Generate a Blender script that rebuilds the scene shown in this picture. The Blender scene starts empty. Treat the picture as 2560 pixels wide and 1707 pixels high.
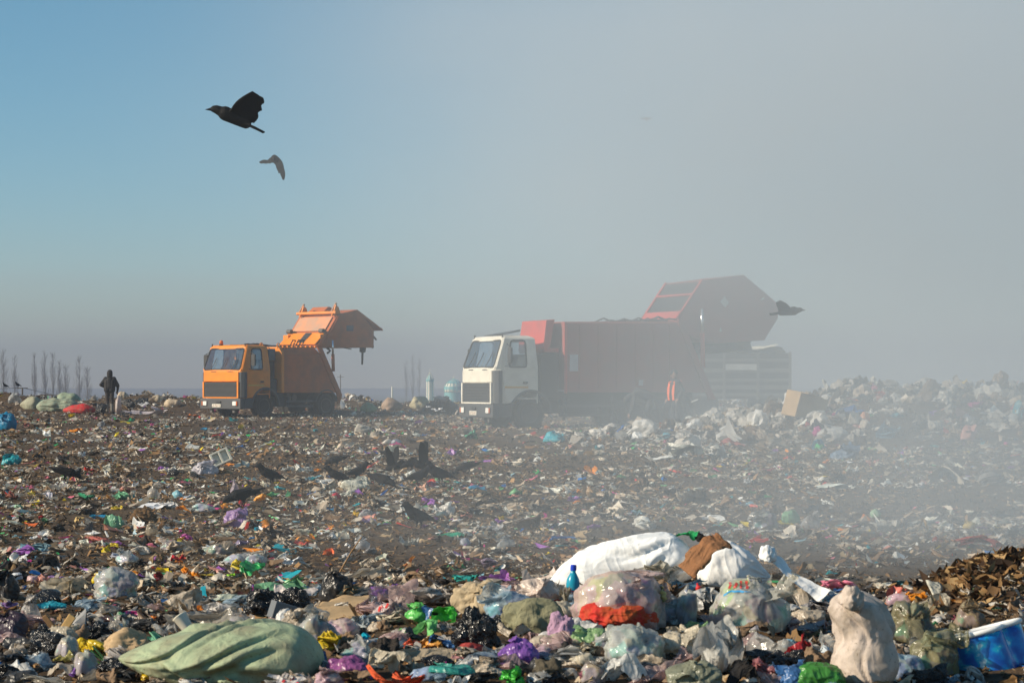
import bpy, bmesh, math, random
import numpy as np
from mathutils import Vector, Matrix
from mathutils.geometry import tessellate_polygon

# ------------------------------------------------------------------ camera, sky, sun, exposure
SC = bpy.context.scene
COL = SC.collection
CAMH, FPX, HOR = 1.45, 4978.0, 965.0          # lens height (m), focal length and horizon row in photo pixels
cam_data = bpy.data.cameras.new("camera")
cam_data.sensor_width = 36.0
cam_data.lens = 36.0 * FPX / 2560.0
cam_data.shift_y = (HOR - 853.5) / 2560.0
cam_data.clip_start, cam_data.clip_end = 0.1, 20000.0
cam_data.dof.use_dof = True
cam_data.dof.focus_distance = 34.0
cam_data.dof.aperture_fstop = 9.0
cam = bpy.data.objects.new("camera", cam_data)
cam.location = (0, 0, CAMH)
cam.rotation_euler = (math.radians(90), 0, 0)
COL.objects.link(cam)
SC.camera = cam

SUN_EL, SUN_AZ = math.radians(27), math.radians(253)     # azimuth clockwise from +Y
sun_dir = Vector((math.sin(SUN_AZ) * math.cos(SUN_EL), math.cos(SUN_AZ) * math.cos(SUN_EL), math.sin(SUN_EL)))
world = bpy.data.worlds.new("World")
SC.world = world
world.use_nodes = True
wn = world.node_tree
wn.nodes.clear()
w_out = wn.nodes.new("ShaderNodeOutputWorld")
w_bg = wn.nodes.new("ShaderNodeBackground")
w_sky = wn.nodes.new("ShaderNodeTexSky")
w_sky.sky_type = 'NISHITA'
w_sky.sun_disc = False
w_sky.sun_elevation = SUN_EL
w_sky.sun_rotation = SUN_AZ
w_sky.altitude = 750
w_sky.air_density = 1.0
w_sky.dust_density = 0.3
w_sky.ozone_density = 3.0
w_bg.inputs["Strength"].default_value = 0.081
w_hs = wn.nodes.new("ShaderNodeHueSaturation")
w_hs.inputs["Hue"].default_value = 0.480
w_hs.inputs["Saturation"].default_value = 1.22
w_hs.inputs["Value"].default_value = 1.08
wn.links.new(w_sky.outputs[0], w_hs.inputs["Color"])
wn.links.new(w_hs.outputs[0], w_bg.inputs["Color"])
wn.links.new(w_bg.outputs[0], w_out.inputs["Surface"])
sun_data = bpy.data.lights.new("sun", 'SUN')
sun_data.energy = 5.0
sun_data.angle = math.radians(0.5)
sun_data.color = (1.0, 0.87, 0.68)
sun = bpy.data.objects.new("sun", sun_data)
sun.rotation_euler = sun_dir.to_track_quat('Z', 'Y').to_euler()
sun.location = (-30, -10, 40)
COL.objects.link(sun)
SC.view_settings.view_transform = 'Standard'
SC.view_settings.look = 'None'
SC.view_settings.exposure = 0.42
SC.view_settings.gamma = 1.0
SC.view_settings.use_curve_mapping = False
SC.render.engine = 'CYCLES'
SC.cycles.use_denoising = True
SC.cycles.max_bounces = 8
SC.cycles.diffuse_bounces = 3
SC.cycles.glossy_bounces = 3
SC.cycles.transmission_bounces = 6
SC.cycles.transparent_max_bounces = 16
SC.cycles.volume_bounces = 1
SC.cycles.volume_step_rate = 0.6
SC.cycles.volume_max_steps = 128
SC.cycles.caustics_reflective = False
SC.cycles.caustics_refractive = False

# ------------------------------------------------------------------ numbers: noise, terrain, photo -> world
def _hash(ix, iy, iz, seed):
    h = (ix.astype(np.int64) * 374761393 + iy.astype(np.int64) * 668265263 + iz.astype(np.int64) * 2147483647 + seed * 974634777) & 0xFFFFFFFF
    h = ((h ^ (h >> 13)) * 1274126177) & 0xFFFFFFFF
    h = ((h ^ (h >> 16)) * 2246822519) & 0xFFFFFFFF
    return (h ^ (h >> 15)) & 0xFFFFFFFF

def vnoise(p, seed=0):
    """smooth value noise of (N,3) points, -1..1"""
    p = np.asarray(p, float)
    i = np.floor(p).astype(np.int64)
    f = p - i
    u = f * f * f * (f * (f * 6 - 15) + 10)
    out = 0
    for dx in (0, 1):
        wx = u[:, 0] if dx else 1 - u[:, 0]
        for dy in (0, 1):
            wy = u[:, 1] if dy else 1 - u[:, 1]
            for dz in (0, 1):
                wz = u[:, 2] if dz else 1 - u[:, 2]
                out = out + wx * wy * wz * (_hash(i[:, 0] + dx, i[:, 1] + dy, i[:, 2] + dz, seed) / 2147483648.0 - 1.0)
    return out

def fbm(p, seed=0, oct=3, gain=0.5):
    a, s, o = 1.0, 0.0, 0.0
    p = np.asarray(p, float)
    for k in range(oct):
        o = o + a * vnoise(p * (2.03 ** k) + 17.3 * k, seed + k)
        s += a
        a *= gain
    return o / s

def sstep(a, b, x):
    t = np.clip((np.asarray(x, float) - a) / (b - a), 0, 1)
    return t * t * (3 - 2 * t)

_CX = (np.array([-900, 0, 300, 420, 600, 800, 950, 1100, 1300, 1500, 1700, 1900, 2060, 2250, 2400, 2560, 3200]) - 1280) / FPX * 12.5
_CZ = CAMH - (np.array([1590, 1580, 1572, 1545, 1510, 1500, 1490, 1478, 1468, 1462, 1468, 1500, 1530, 1500, 1470, 1440, 1440]) - HOR) / FPX * 12.5

def terrain(x, y):
    x = np.asarray(x, float)
    y = np.asarray(y, float)
    P2 = np.stack([x, y, np.zeros_like(x)], -1).reshape(-1, 3)
    n1 = fbm(P2 * 0.55, 3, 3).reshape(x.shape)
    n2 = fbm(P2 * 2.6, 9, 3).reshape(x.shape)
    z = 0.0035 * (np.clip(y, 25, 100) - 25)
    z = z + 0.05 * n1 * sstep(6, 14, y) + 0.022 * n2
    # heaped rim at the far edge of the tip, then the fall to the plain
    rim = np.exp(-((y - 93 - 3 * np.sin(x * 0.09)) / 5.0) ** 2)
    z = z + rim * (0.62 + 0.35 * n1 + 0.12 * n2) * np.clip(1.05 - 0.02 * (x + 20), 0.55, 1.3)
    z = np.where(y > 96, z - 9.0 * sstep(97, 170, y), z)
    # big heap tipped at the right of the trucks
    ax = sstep(3.8, 9.8, x - 0.02 * (y - 48)) 
    heap = np.exp(-((y - 51) / 6.5) ** 2)
    z = z + heap * ax * (1.12 + 0.45 * n1 + 0.2 * n2) * (1 + 0.012 * np.clip(x - 8, 0, 12))
    z = z + np.exp(-((y - 52.5) / 3.6) ** 2 - ((x - 5.2) / 2.6) ** 2) * 0.28
    # foreground pile the photographer stands at
    cz = np.interp(x, _CX, _CZ)
    fr = sstep(7.5, 12.0, y) * (1 - sstep(12.4, 14.6, y))
    base = 0.07 * (1 - sstep(9.0, 12.0, y)) * sstep(-2.6, -1.6, x)
    z = z + base + np.maximum(cz, 0) * fr
    z = z + 0.15 * np.exp(-((x - 2.98) / 0.42) ** 2 - ((y - 12.15) / 0.5) ** 2)
    return z

_YS = np.geomspace(7.5, 160, 3000)
def hit(px, py):
    """point where the terrain is met at photo pixel (px, py)"""
    xs = (px - 1280) / FPX * _YS
    zs = CAMH - (py - HOR) / FPX * _YS
    k = np.nonzero(zs <= terrain(xs, _YS))[0]
    k = k[0] if len(k) else len(_YS) - 1
    return float(xs[k]), float(_YS[k]), float(terrain(xs[k:k + 1], _YS[k:k + 1])[0])

def gz(x, y):
    return float(terrain(np.array([x]), np.array([y]))[0])

# ------------------------------------------------------------------ objects
def tag(o, label=None, cat=None, group=None, kind=None):
    if label: o["label"] = label
    if cat: o["category"] = cat
    if group: o["group"] = group
    if kind: o["kind"] = kind
    return o

def link(o, parent=None):
    COL.objects.link(o)
    if parent: o.parent = parent
    return o

def empty(name, loc, rz=0.0):
    o = bpy.data.objects.new(name, None)
    o.empty_display_size = 0.3
    o.location = loc
    o.rotation_euler = (0, 0, rz)
    return link(o)

def mesh_np(name, V, F, mat=None, smooth=True, colors=None):
    """V (n,3); F list of arrays of equal-size polygons"""
    if not isinstance(F, list): F = [F]
    me = bpy.data.meshes.new(name)
    V = np.asarray(V, np.float32)
    loops = np.concatenate([np.asarray(f, np.int32).ravel() for f in F])
    tot = np.concatenate([np.full(len(f), np.asarray(f).shape[1], np.int32) for f in F])
    start = np.concatenate([[0], np.cumsum(tot)[:-1]]).astype(np.int32)
    me.vertices.add(len(V)); me.vertices.foreach_set("co", V.ravel())
    me.loops.add(len(loops)); me.loops.foreach_set("vertex_index", loops)
    me.polygons.add(len(tot)); me.polygons.foreach_set("loop_start", start)
    me.polygons.foreach_set("loop_total", tot)
    me.polygons.foreach_set("use_smooth", np.full(len(tot), bool(smooth)))
    me.update(calc_edges=True)
    if colors is not None:
        at = me.color_attributes.new("Col", 'FLOAT_COLOR', 'POINT')
        c = np.ones((len(V), 4), np.float32); c[:, :3] = colors
        at.data.foreach_set("color", c.ravel())
    if mat: me.materials.append(mat)
    return me

def add(name, me, parent=None, loc=(0, 0, 0), rot=(0, 0, 0), color=None):
    o = bpy.data.objects.new(name, me)
    o.location = loc
    o.rotation_euler = rot
    if color is not None: o.color = (*color, 1.0)
    return link(o, parent)

class MB:
    """collects simple solids into one mesh"""
    def __init__(s): s.v, s.f = [], []
    def raw(s, V, F):
        n = len(s.v)
        s.v += [tuple(p) for p in V]
        s.f += [tuple(i + n for i in f) for f in F]
        return s
    def box(s, x0, x1, y0, y1, z0, z1):
        V = [(x, y, z) for x in (x0, x1) for y in (y0, y1) for z in (z0, z1)]
        return s.raw(V, [(0, 1, 3, 2), (4, 6, 7, 5), (0, 4, 5, 1), (2, 3, 7, 6), (0, 2, 6, 4), (1, 5, 7, 3)])
    def prism(s, poly, y0, y1, axis='y'):
        """polygon in (a, z) extruded along y (or in (x, y) along z)"""
        m = (lambda p, t: (p[0], t, p[1])) if axis == 'y' else ((lambda p, t: (p[0], p[1], t)) if axis == 'z' else (lambda p, t: (t, p[0], p[1])))
        n = len(poly)
        V = [m(p, y0) for p in poly] + [m(p, y1) for p in poly]
        F = [tuple(range(n)), tuple(range(2 * n - 1, n - 1, -1))] + [(i, i + n, (i + 1) % n + n, (i + 1) % n) for i in range(n)]
        return s.raw(V, F)
    def tube(s, pts, r, n=8, r2=None, cap=True):
        pts = [Vector(p) for p in pts]
        V, F = [], []
        m = len(pts)
        up = None
        for i, p in enumerate(pts):
            d = (pts[min(i + 1, m - 1)] - pts[max(i - 1, 0)]).normalized()
            if up is None:
                up = d.orthogonal().normalized()
            up = (up - d * up.dot(d)).normalized()
            sd = d.cross(up)
            rr = r if r2 is None else r + (r2 - r) * i / max(1, m - 1)
            if isinstance(r, (list, tuple)): rr = r[i]
            for k in range(n):
                a = 2 * math.pi * k / n
                V.append(p + up * (rr * math.cos(a)) + sd * (rr * math.sin(a)))
        for i in range(m - 1):
            for k in range(n):
                F.append((i * n + k, i * n + (k + 1) % n, (i + 1) * n + (k + 1) % n, (i + 1) * n + k))
        if cap:
            F.append(tuple(range(n - 1, -1, -1)))
            F.append(tuple(range((m - 1) * n, m * n)))
        return s.raw(V, F)
    def lathe(s, prof, c=(0, 0, 0), axis='z', n=24):
        """profile of (radius, height)"""
        V, F = [], []
        for r, h in prof:
            for k in range(n):
                a = 2 * math.pi * k / n
                q = (r * math.cos(a), r * math.sin(a), h)
                if axis == 'y': q = (q[0], q[2], q[1])
                if axis == 'x': q = (q[2], q[0], q[1])
                V.append((c[0] + q[0], c[1] + q[1], c[2] + q[2]))
        for i in range(len(prof) - 1):
            for k in range(n):
                F.append((i * n + k, i * n + (k + 1) % n, (i + 1) * n + (k + 1) % n, (i + 1) * n + k))
        F.append(tuple(range(n - 1, -1, -1)))
        F.append(tuple(range((len(prof) - 1) * n, len(prof) * n)))
        return s.raw(V, F)
    def panel(s, outer, holes, fn, thick):
        """flat sheet with holes; fn((u, v), depth) -> xyz"""
        loops = [outer] + list(holes)
        flat = [p for l in loops for p in l]
        tris = tessellate_polygon([[Vector((p[0], p[1], 0)) for p in l] for l in loops])
        n = len(flat)
        V = [fn(p, 0) for p in flat] + [fn(p, thick) for p in flat]
        F = [tuple(t) for t in tris] + [tuple(i + n for i in reversed(t)) for t in tris]
        k = 0
        for l in loops:
            m = len(l)
            F += [(k + i, k + (i + 1) % m, k + (i + 1) % m + n, k + i + n) for i in range(m)]
            k += m
        return s.raw(V, F)
    def mesh(s, name, mat, smooth=False):
        me = bpy.data.meshes.new(name)
        me.from_pydata(s.v, [], s.f)
        bm = bmesh.new(); bm.from_mesh(me)
        bmesh.ops.recalc_face_normals(bm, faces=bm.faces)
        bm.to_mesh(me); bm.free()
        if smooth: me.polygons.foreach_set("use_smooth", [True] * len(me.polygons))
        if mat: me.materials.append(mat)
        return me
    def build(s, name, mat, parent=None, smooth=False, bevel=0.0, label=None, auto=False):
        o = add(name, s.mesh(name, mat, smooth), parent)
        if bevel:
            b = o.modifiers.new("edges", 'BEVEL')
            b.width, b.segments, b.limit_method, b.angle_limit = bevel, 2, 'ANGLE', math.radians(35)
            b.harden_normals = False
        if label: o["label"] = label
        return o

def round_rect(x0, x1, y0, y1, r, n=5):
    pts = []
    for cx, cy, a0 in ((x1 - r, y1 - r, 0), (x0 + r, y1 - r, 90), (x0 + r, y0 + r, 180), (x1 - r, y0 + r, 270)):
        for k in range(n + 1):
            a = math.radians(a0 + 90 * k / n)
            pts.append((cx + r * math.cos(a), cy + r * math.sin(a)))
    return pts

# ------------------------------------------------------------------ materials
def new_mat(name):
    m = bpy.data.materials.new(name)
    m.use_nodes = True
    nt = m.node_tree
    nt.nodes.clear()
    out = nt.nodes.new("ShaderNodeOutputMaterial")
    return m, nt, out

def N(nt, t, **kw):
    n = nt.nodes.new(t)
    for k, v in kw.items():
        if k in n.inputs.keys(): n.inputs[k].default_value = v
        else: setattr(n, k, v)
    return n

def L(nt, a, b): nt.links.new(a, b)

def ramp(nt, src, stops):
    r = nt.nodes.new("ShaderNodeValToRGB")
    e = r.color_ramp.elements
    while len(e) < len(stops): e.new(0.5)
    for el, (p, c) in zip(e, stops):
        el.position = p
        el.color = (*c, 1) if len(c) == 3 else c
    L(nt, src, r.inputs[0])
    return r

def mixc(nt, fac, a, b, mode='MIX'):
    m = nt.nodes.new("ShaderNodeMix")
    m.data_type = 'RGBA'
    m.blend_type = mode
    for sock, v in ((m.inputs[0], fac), (m.inputs[6], a), (m.inputs[7], b)):
        if hasattr(v, "is_output"): L(nt, v, sock)
        elif isinstance(v, (int, float)): sock.default_value = v
        else: sock.default_value = (*v, 1)
    return m.outputs[2]

def surface(name, color=None, rough=0.6, spec=0.4, dirt=0.3, dirt_col=(0.10, 0.075, 0.05), dscale=3.0, bump=0.0, bscale=30.0,
            transl=0.0, clear=0.0, metal=0.0, coat=0.0, coords='Object', weave=0.0, crease=0.0, cscale=9.0, attr=False, fine=0.0):
    """one general outdoor surface: base colour (own, per object, or per vertex), soiling, fine relief, thin-film translucency"""
    m, nt, out = new_mat(name)
    tc = N(nt, "ShaderNodeTexCoord")
    co = tc.outputs[coords]
    if attr:
        src = N(nt, "ShaderNodeVertexColor", layer_name="Col").outputs[0]
    elif color is None:
        src = N(nt, "ShaderNodeObjectInfo").outputs["Color"]
    else:
        rgb = N(nt, "ShaderNodeRGB"); rgb.outputs[0].default_value = (*color, 1); src = rgb.outputs[0]
    nz = N(nt, "ShaderNodeTexNoise", Scale=dscale, Detail=6.0, Roughness=0.62)
    L(nt, co, nz.inputs["Vector"])
    base = src
    if dirt > 0:
        rm = ramp(nt, nz.outputs[0], [(0.40, (0, 0, 0)), (0.74, (1, 1, 1))])
        mul = N(nt, "ShaderNodeMath", operation='MULTIPLY'); L(nt, rm.outputs[0], mul.inputs[0]); mul.inputs[1].default_value = dirt
        base = mixc(nt, mul.outputs[0], base, dirt_col)
    if fine > 0:
        nf = N(nt, "ShaderNodeTexNoise", Scale=dscale * 9, Detail=4.0, Roughness=0.7)
        L(nt, co, nf.inputs["Vector"])
        rf = ramp(nt, nf.outputs[0], [(0.60, (0, 0, 0)), (0.70, (1, 1, 1))])
        mf = N(nt, "ShaderNodeMath", operation='MULTIPLY'); L(nt, rf.outputs[0], mf.inputs[0]); mf.inputs[1].default_value = fine
        base = mixc(nt, mf.outputs[0], base, tuple(c * 0.55 for c in dirt_col))
    bs = N(nt, "ShaderNodeBsdfPrincipled", Roughness=rough, Metallic=metal)
    bs.inputs["Specular IOR Level"].default_value = spec
    bs.inputs["Coat Weight"].default_value = coat
    bs.inputs["Coat Roughness"].default_value = 0.15
    L(nt, base, bs.inputs["Base Color"])
    height = None
    if bump > 0:
        nb = N(nt, "ShaderNodeTexNoise", Scale=bscale, Detail=4.0, Roughness=0.6)
        L(nt, co, nb.inputs["Vector"])
        bp = N(nt, "ShaderNodeBump", Strength=bump, Distance=0.02); L(nt, nb.outputs[0], bp.inputs["Height"]); height = bp
    if crease > 0:
        acc = None
        for sc_, dist_, wt in ((cscale * 0.45, 1.6, 1.0), (cscale * 1.3, 1.2, 0.45)):
            nn = N(nt, "ShaderNodeTexNoise", Scale=sc_, Detail=2.5, Roughness=0.5, Distortion=dist_)
            L(nt, co, nn.inputs["Vector"])
            sb = N(nt, "ShaderNodeMath", operation='SUBTRACT'); L(nt, nn.outputs[0], sb.inputs[0]); sb.inputs[1].default_value = 0.5
            ab = N(nt, "ShaderNodeMath", operation='ABSOLUTE'); L(nt, sb.outputs[0], ab.inputs[0])
            ml = N(nt, "ShaderNodeMath", operation='MULTIPLY_ADD'); L(nt, ab.outputs[0], ml.inputs[0]); ml.inputs[1].default_value = -4.0 * wt
            if acc: L(nt, acc.outputs[0], ml.inputs[2])
            else: ml.inputs[2].default_value = 0.0
            acc = ml
        bp = N(nt, "ShaderNodeBump", Strength=crease, Distance=0.025); L(nt, acc.outputs[0], bp.inputs["Height"])
        if height: L(nt, height.outputs[0], bp.inputs["Normal"])
        height = bp
    if weave > 0:
        wv = N(nt, "ShaderNodeTexWave", Scale=55.0, Distortion=1.0); L(nt, co, wv.inputs["Vector"])
        bp = N(nt, "ShaderNodeBump", Strength=weave, Distance=0.004); L(nt, wv.outputs[1], bp.inputs["Height"])
        if height: L(nt, height.outputs[0], bp.inputs["Normal"])
        height = bp
    if height: L(nt, height.outputs[0], bs.inputs["Normal"])
    sh = bs.outputs[0]
    if transl > 0:
        tr = N(nt, "ShaderNodeBsdfTranslucent"); L(nt, base, tr.inputs["Color"])
        if height: L(nt, height.outputs[0], tr.inputs["Normal"])
        mx = N(nt, "ShaderNodeMixShader"); mx.inputs[0].default_value = transl
        L(nt, sh, mx.inputs[1]); L(nt, tr.outputs[0], mx.inputs[2]); sh = mx.outputs[0]
    if clear > 0:
        tp = N(nt, "ShaderNodeBsdfTransparent"); L(nt, mixc(nt, 0.5, base, (1, 1, 1)), tp.inputs["Color"])
        lw = N(nt, "ShaderNodeLayerWeight", Blend=0.35)
        rg = N(nt, "ShaderNodeMapRange"); L(nt, lw.outputs["Facing"], rg.inputs[0])
        rg.inputs[3].default_value = clear; rg.inputs[4].default_value = clear * 0.25
        mx = N(nt, "ShaderNodeMixShader"); L(nt, rg.outputs[0], mx.inputs[0])
        L(nt, sh, mx.inputs[1]); L(nt, tp.outputs[0], mx.inputs[2]); sh = mx.outputs[0]
    L(nt, sh, out.inputs["Surface"])
    return m

M = {}
M['film'] = surface("plastic_film", None, rough=0.32, spec=0.5, dirt=0.38, dscale=5, transl=0.30, crease=0.5, cscale=9, bump=0.15, bscale=24, fine=0.7)
M['clear'] = surface("clear_film", None, rough=0.18, spec=0.7, dirt=0.34, dirt_col=(0.22, 0.18, 0.13), dscale=4, transl=0.30, clear=0.64, crease=0.42, cscale=6, bump=0.1, bscale=20, fine=0.6)
M['cloth'] = surface("soiled_cloth", None, rough=0.9, spec=0.15, dirt=0.45, dscale=4, bump=0.35, bscale=28, transl=0.06, fine=0.8, crease=0.5, cscale=9)
M['woven'] = surface("woven_sack", None, rough=0.62, spec=0.3, dirt=0.85, dirt_col=(0.24, 0.19, 0.125), dscale=6.5, bump=0.2, bscale=14, transl=0.1, weave=0.25, fine=0.8, crease=0.45, cscale=5)
M['contents'] = None
M['paper'] = surface("paper_board", None, rough=0.85, spec=0.2, dirt=0.35, dscale=5, bump=0.25, bscale=30, fine=0.4)
M['hard'] = surface("hard_plastic", None, rough=0.3, spec=0.5, dirt=0.2, dscale=6, fine=0.3)
M['clean'] = surface('white_sack', None, rough=0.6, spec=0.35, dirt=0.22, dirt_col=(0.35, 0.29, 0.20), dscale=4, bump=0.15, bscale=14, transl=0.1, crease=0.6, cscale=3.5, fine=0.25)
M['stained'] = surface('stained_cloth', None, rough=0.8, dirt=0.75, dirt_col=(0.26, 0.17, 0.02), dscale=6, bump=0.35, bscale=20, fine=0.8, crease=0.5, cscale=7)
M['black'] = surface("black_film", (0.012, 0.012, 0.013), rough=0.25, spec=0.5, dirt=0.2, dscale=5, crease=0.9, cscale=15, bump=0.3, bscale=22)
M['bit'] = surface("litter_bits", rough=0.38, spec=0.5, dirt=0.0, attr=True, transl=0.25, clear=0.10)
M['organic'] = surface("organic_bits", rough=0.85, spec=0.15, dirt=0.0, attr=True, bump=0.3, bscale=60)
M['leaf'] = surface("dry_leaf", None, rough=0.7, spec=0.25, dirt=0.5, dirt_col=(0.05, 0.03, 0.02), dscale=8, transl=0.15, bump=0.5, bscale=18)

def m_contents():
    m, nt, out = new_mat("bag_contents")
    tc = N(nt, "ShaderNodeTexCoord")
    vo = N(nt, "ShaderNodeTexVoronoi", Scale=13.0); nz = N(nt, "ShaderNodeTexNoise", Scale=5.0, Detail=4.0)
    L(nt, tc.outputs["Object"], nz.inputs["Vector"])
    L(nt, mixc(nt, 0.3, tc.outputs["Object"], nz.outputs[1]), vo.inputs["Vector"])
    hs = N(nt, "ShaderNodeHueSaturation", Saturation=0.85, Value=0.8); L(nt, vo.outputs["Color"], hs.inputs["Color"])
    base = mixc(nt, 0.2, hs.outputs[0], N(nt, "ShaderNodeObjectInfo").outputs["Color"])
    base = mixc(nt, ramp(nt, nz.outputs[0], [(.45, (0, 0, 0)), (.65, (.7, .7, .7))]).outputs[0], base, (.16, .12, .08))
    bs = N(nt, "ShaderNodeBsdfPrincipled", Roughness=0.7); L(nt, base, bs.inputs["Base Color"])
    bp = N(nt, "ShaderNodeBump", Strength=0.8, Distance=0.02); L(nt, vo.outputs["Distance"], bp.inputs["Height"]); L(nt, bp.outputs[0], bs.inputs["Normal"])
    L(nt, bs.outputs[0], out.inputs["Surface"])
    return m
M['contents'] = m_contents()
# ------------------------------------------------------------------ ground
def axis_pts(*segs):
    out = []
    for a, b, n in segs:
        out += list(np.linspace(a, b, n, endpoint=False))
    return out

def m_ground():
    m, nt, out = new_mat("tip_soil")
    tc = N(nt, "ShaderNodeTexCoord"); co = tc.outputs["Object"]
    n1 = N(nt, "ShaderNodeTexNoise", Scale=0.35, Detail=5.0, Roughness=0.6)
    n2 = N(nt, "ShaderNodeTexNoise", Scale=7.0, Detail=8.0, Roughness=0.7)
    n3 = N(nt, "ShaderNodeTexVoronoi", Scale=16.0)
    for n in (n1, n2, n3): L(nt, co, n.inputs["Vector"])
    c1 = ramp(nt, n2.outputs[0], [(0.3, (0.022, 0.015, 0.010)), (0.55, (0.088, 0.054, 0.028)), (0.72, (0.21, 0.13, 0.065))])
    c2 = mixc(nt, ramp(nt, n1.outputs[0], [(0.42, (0, 0, 0)), (0.62, (0.6, 0.6, 0.6))]).outputs[0], c1.outputs[0], (0.095, 0.066, 0.038))
    sp = N(nt, "ShaderNodeSeparateXYZ"); L(nt, co, sp.inputs[0])
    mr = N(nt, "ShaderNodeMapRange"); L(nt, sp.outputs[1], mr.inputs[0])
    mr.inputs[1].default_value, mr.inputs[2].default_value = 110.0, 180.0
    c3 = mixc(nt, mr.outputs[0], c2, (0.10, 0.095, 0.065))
    bs = N(nt, "ShaderNodeBsdfPrincipled", Roughness=0.9); bs.inputs["Specular IOR Level"].default_value = 0.2
    L(nt, c3, bs.inputs["Base Color"])
    b1 = N(nt, "ShaderNodeBump", Strength=0.9, Distance=0.06); L(nt, n2.outputs[0], b1.inputs["Height"])
    b2 = N(nt, "ShaderNodeBump", Strength=0.5, Distance=0.03); L(nt, n3.outputs[0], b2.inputs["Height"]); L(nt, b1.outputs[0], b2.inputs["Normal"])
    L(nt, b2.outputs[0], bs.inputs["Normal"])
    L(nt, bs.outputs[0], out.inputs["Surface"])
    return m
M['ground'] = m_ground()
gx = np.array(axis_pts((-9000, -1000, 6), (-1000, -120, 10), (-120, -34, 26), (-34, -6, 90), (-6, 6, 170), (6, 34, 90), (34, 120, 26), (120, 1000, 10), (1000, 9000, 6)) + [9000])
gy = np.array(axis_pts((-3000, -100, 5), (-100, 6, 12), (6, 16, 150), (16, 40, 160), (40, 66, 120), (66, 110, 150), (110, 240, 40), (240, 1000, 16), (1000, 9000, 8)) + [9000])
GX, GY = np.meshgrid(gx, gy)
GZ = terrain(GX, GY)
nx, ny = len(gx), len(gy)
ii = np.arange(nx * ny).reshape(ny, nx)
quads = np.stack([ii[:-1, :-1], ii[:-1, 1:], ii[1:, 1:], ii[1:, :-1]], -1).reshape(-1, 4)
g_me = mesh_np("ground", np.stack([GX, GY, GZ], -1).reshape(-1, 3), quads, M['ground'])
tag(add("ground", g_me), "dark brown soil of the rubbish tip", kind="structure")
# ------------------------------------------------------------------ shapes of rubbish
_ico = {}
def ico(sub):
    if sub not in _ico:
        bm = bmesh.new()
        bmesh.ops.create_icosphere(bm, subdivisions=sub, radius=1.0)
        bm.verts.ensure_lookup_table()
        V = np.array([v.co[:] for v in bm.verts]); F = np.array([[v.index for v in f.verts] for f in bm.faces])
        bm.free(); _ico[sub] = (V, F)
    return _ico[sub]

def folds(P, rng, n=5, f0=0.7, f1=2.2, warp=0.25, seed=0):
    """sum of creases along random planes, -1..1: straight pleats like those of film"""
    w = np.stack([fbm(P * 1.1 + 5, seed + 31, 2), fbm(P * 1.1 + 9, seed + 32, 2), fbm(P * 1.1 - 7, seed + 33, 2)], -1) * warp
    Q = P + w
    out = 0
    for k in range(n):
        d = rng.normal(size=3); d /= np.linalg.norm(d)
        f = rng.uniform(f0, f1)
        t = Q @ d * f + rng.uniform(0, 1)
        out = out + (np.abs(t - np.floor(t) - 0.5) * 4 - 1) / f ** 0.6
    return out / n ** 0.75

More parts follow.
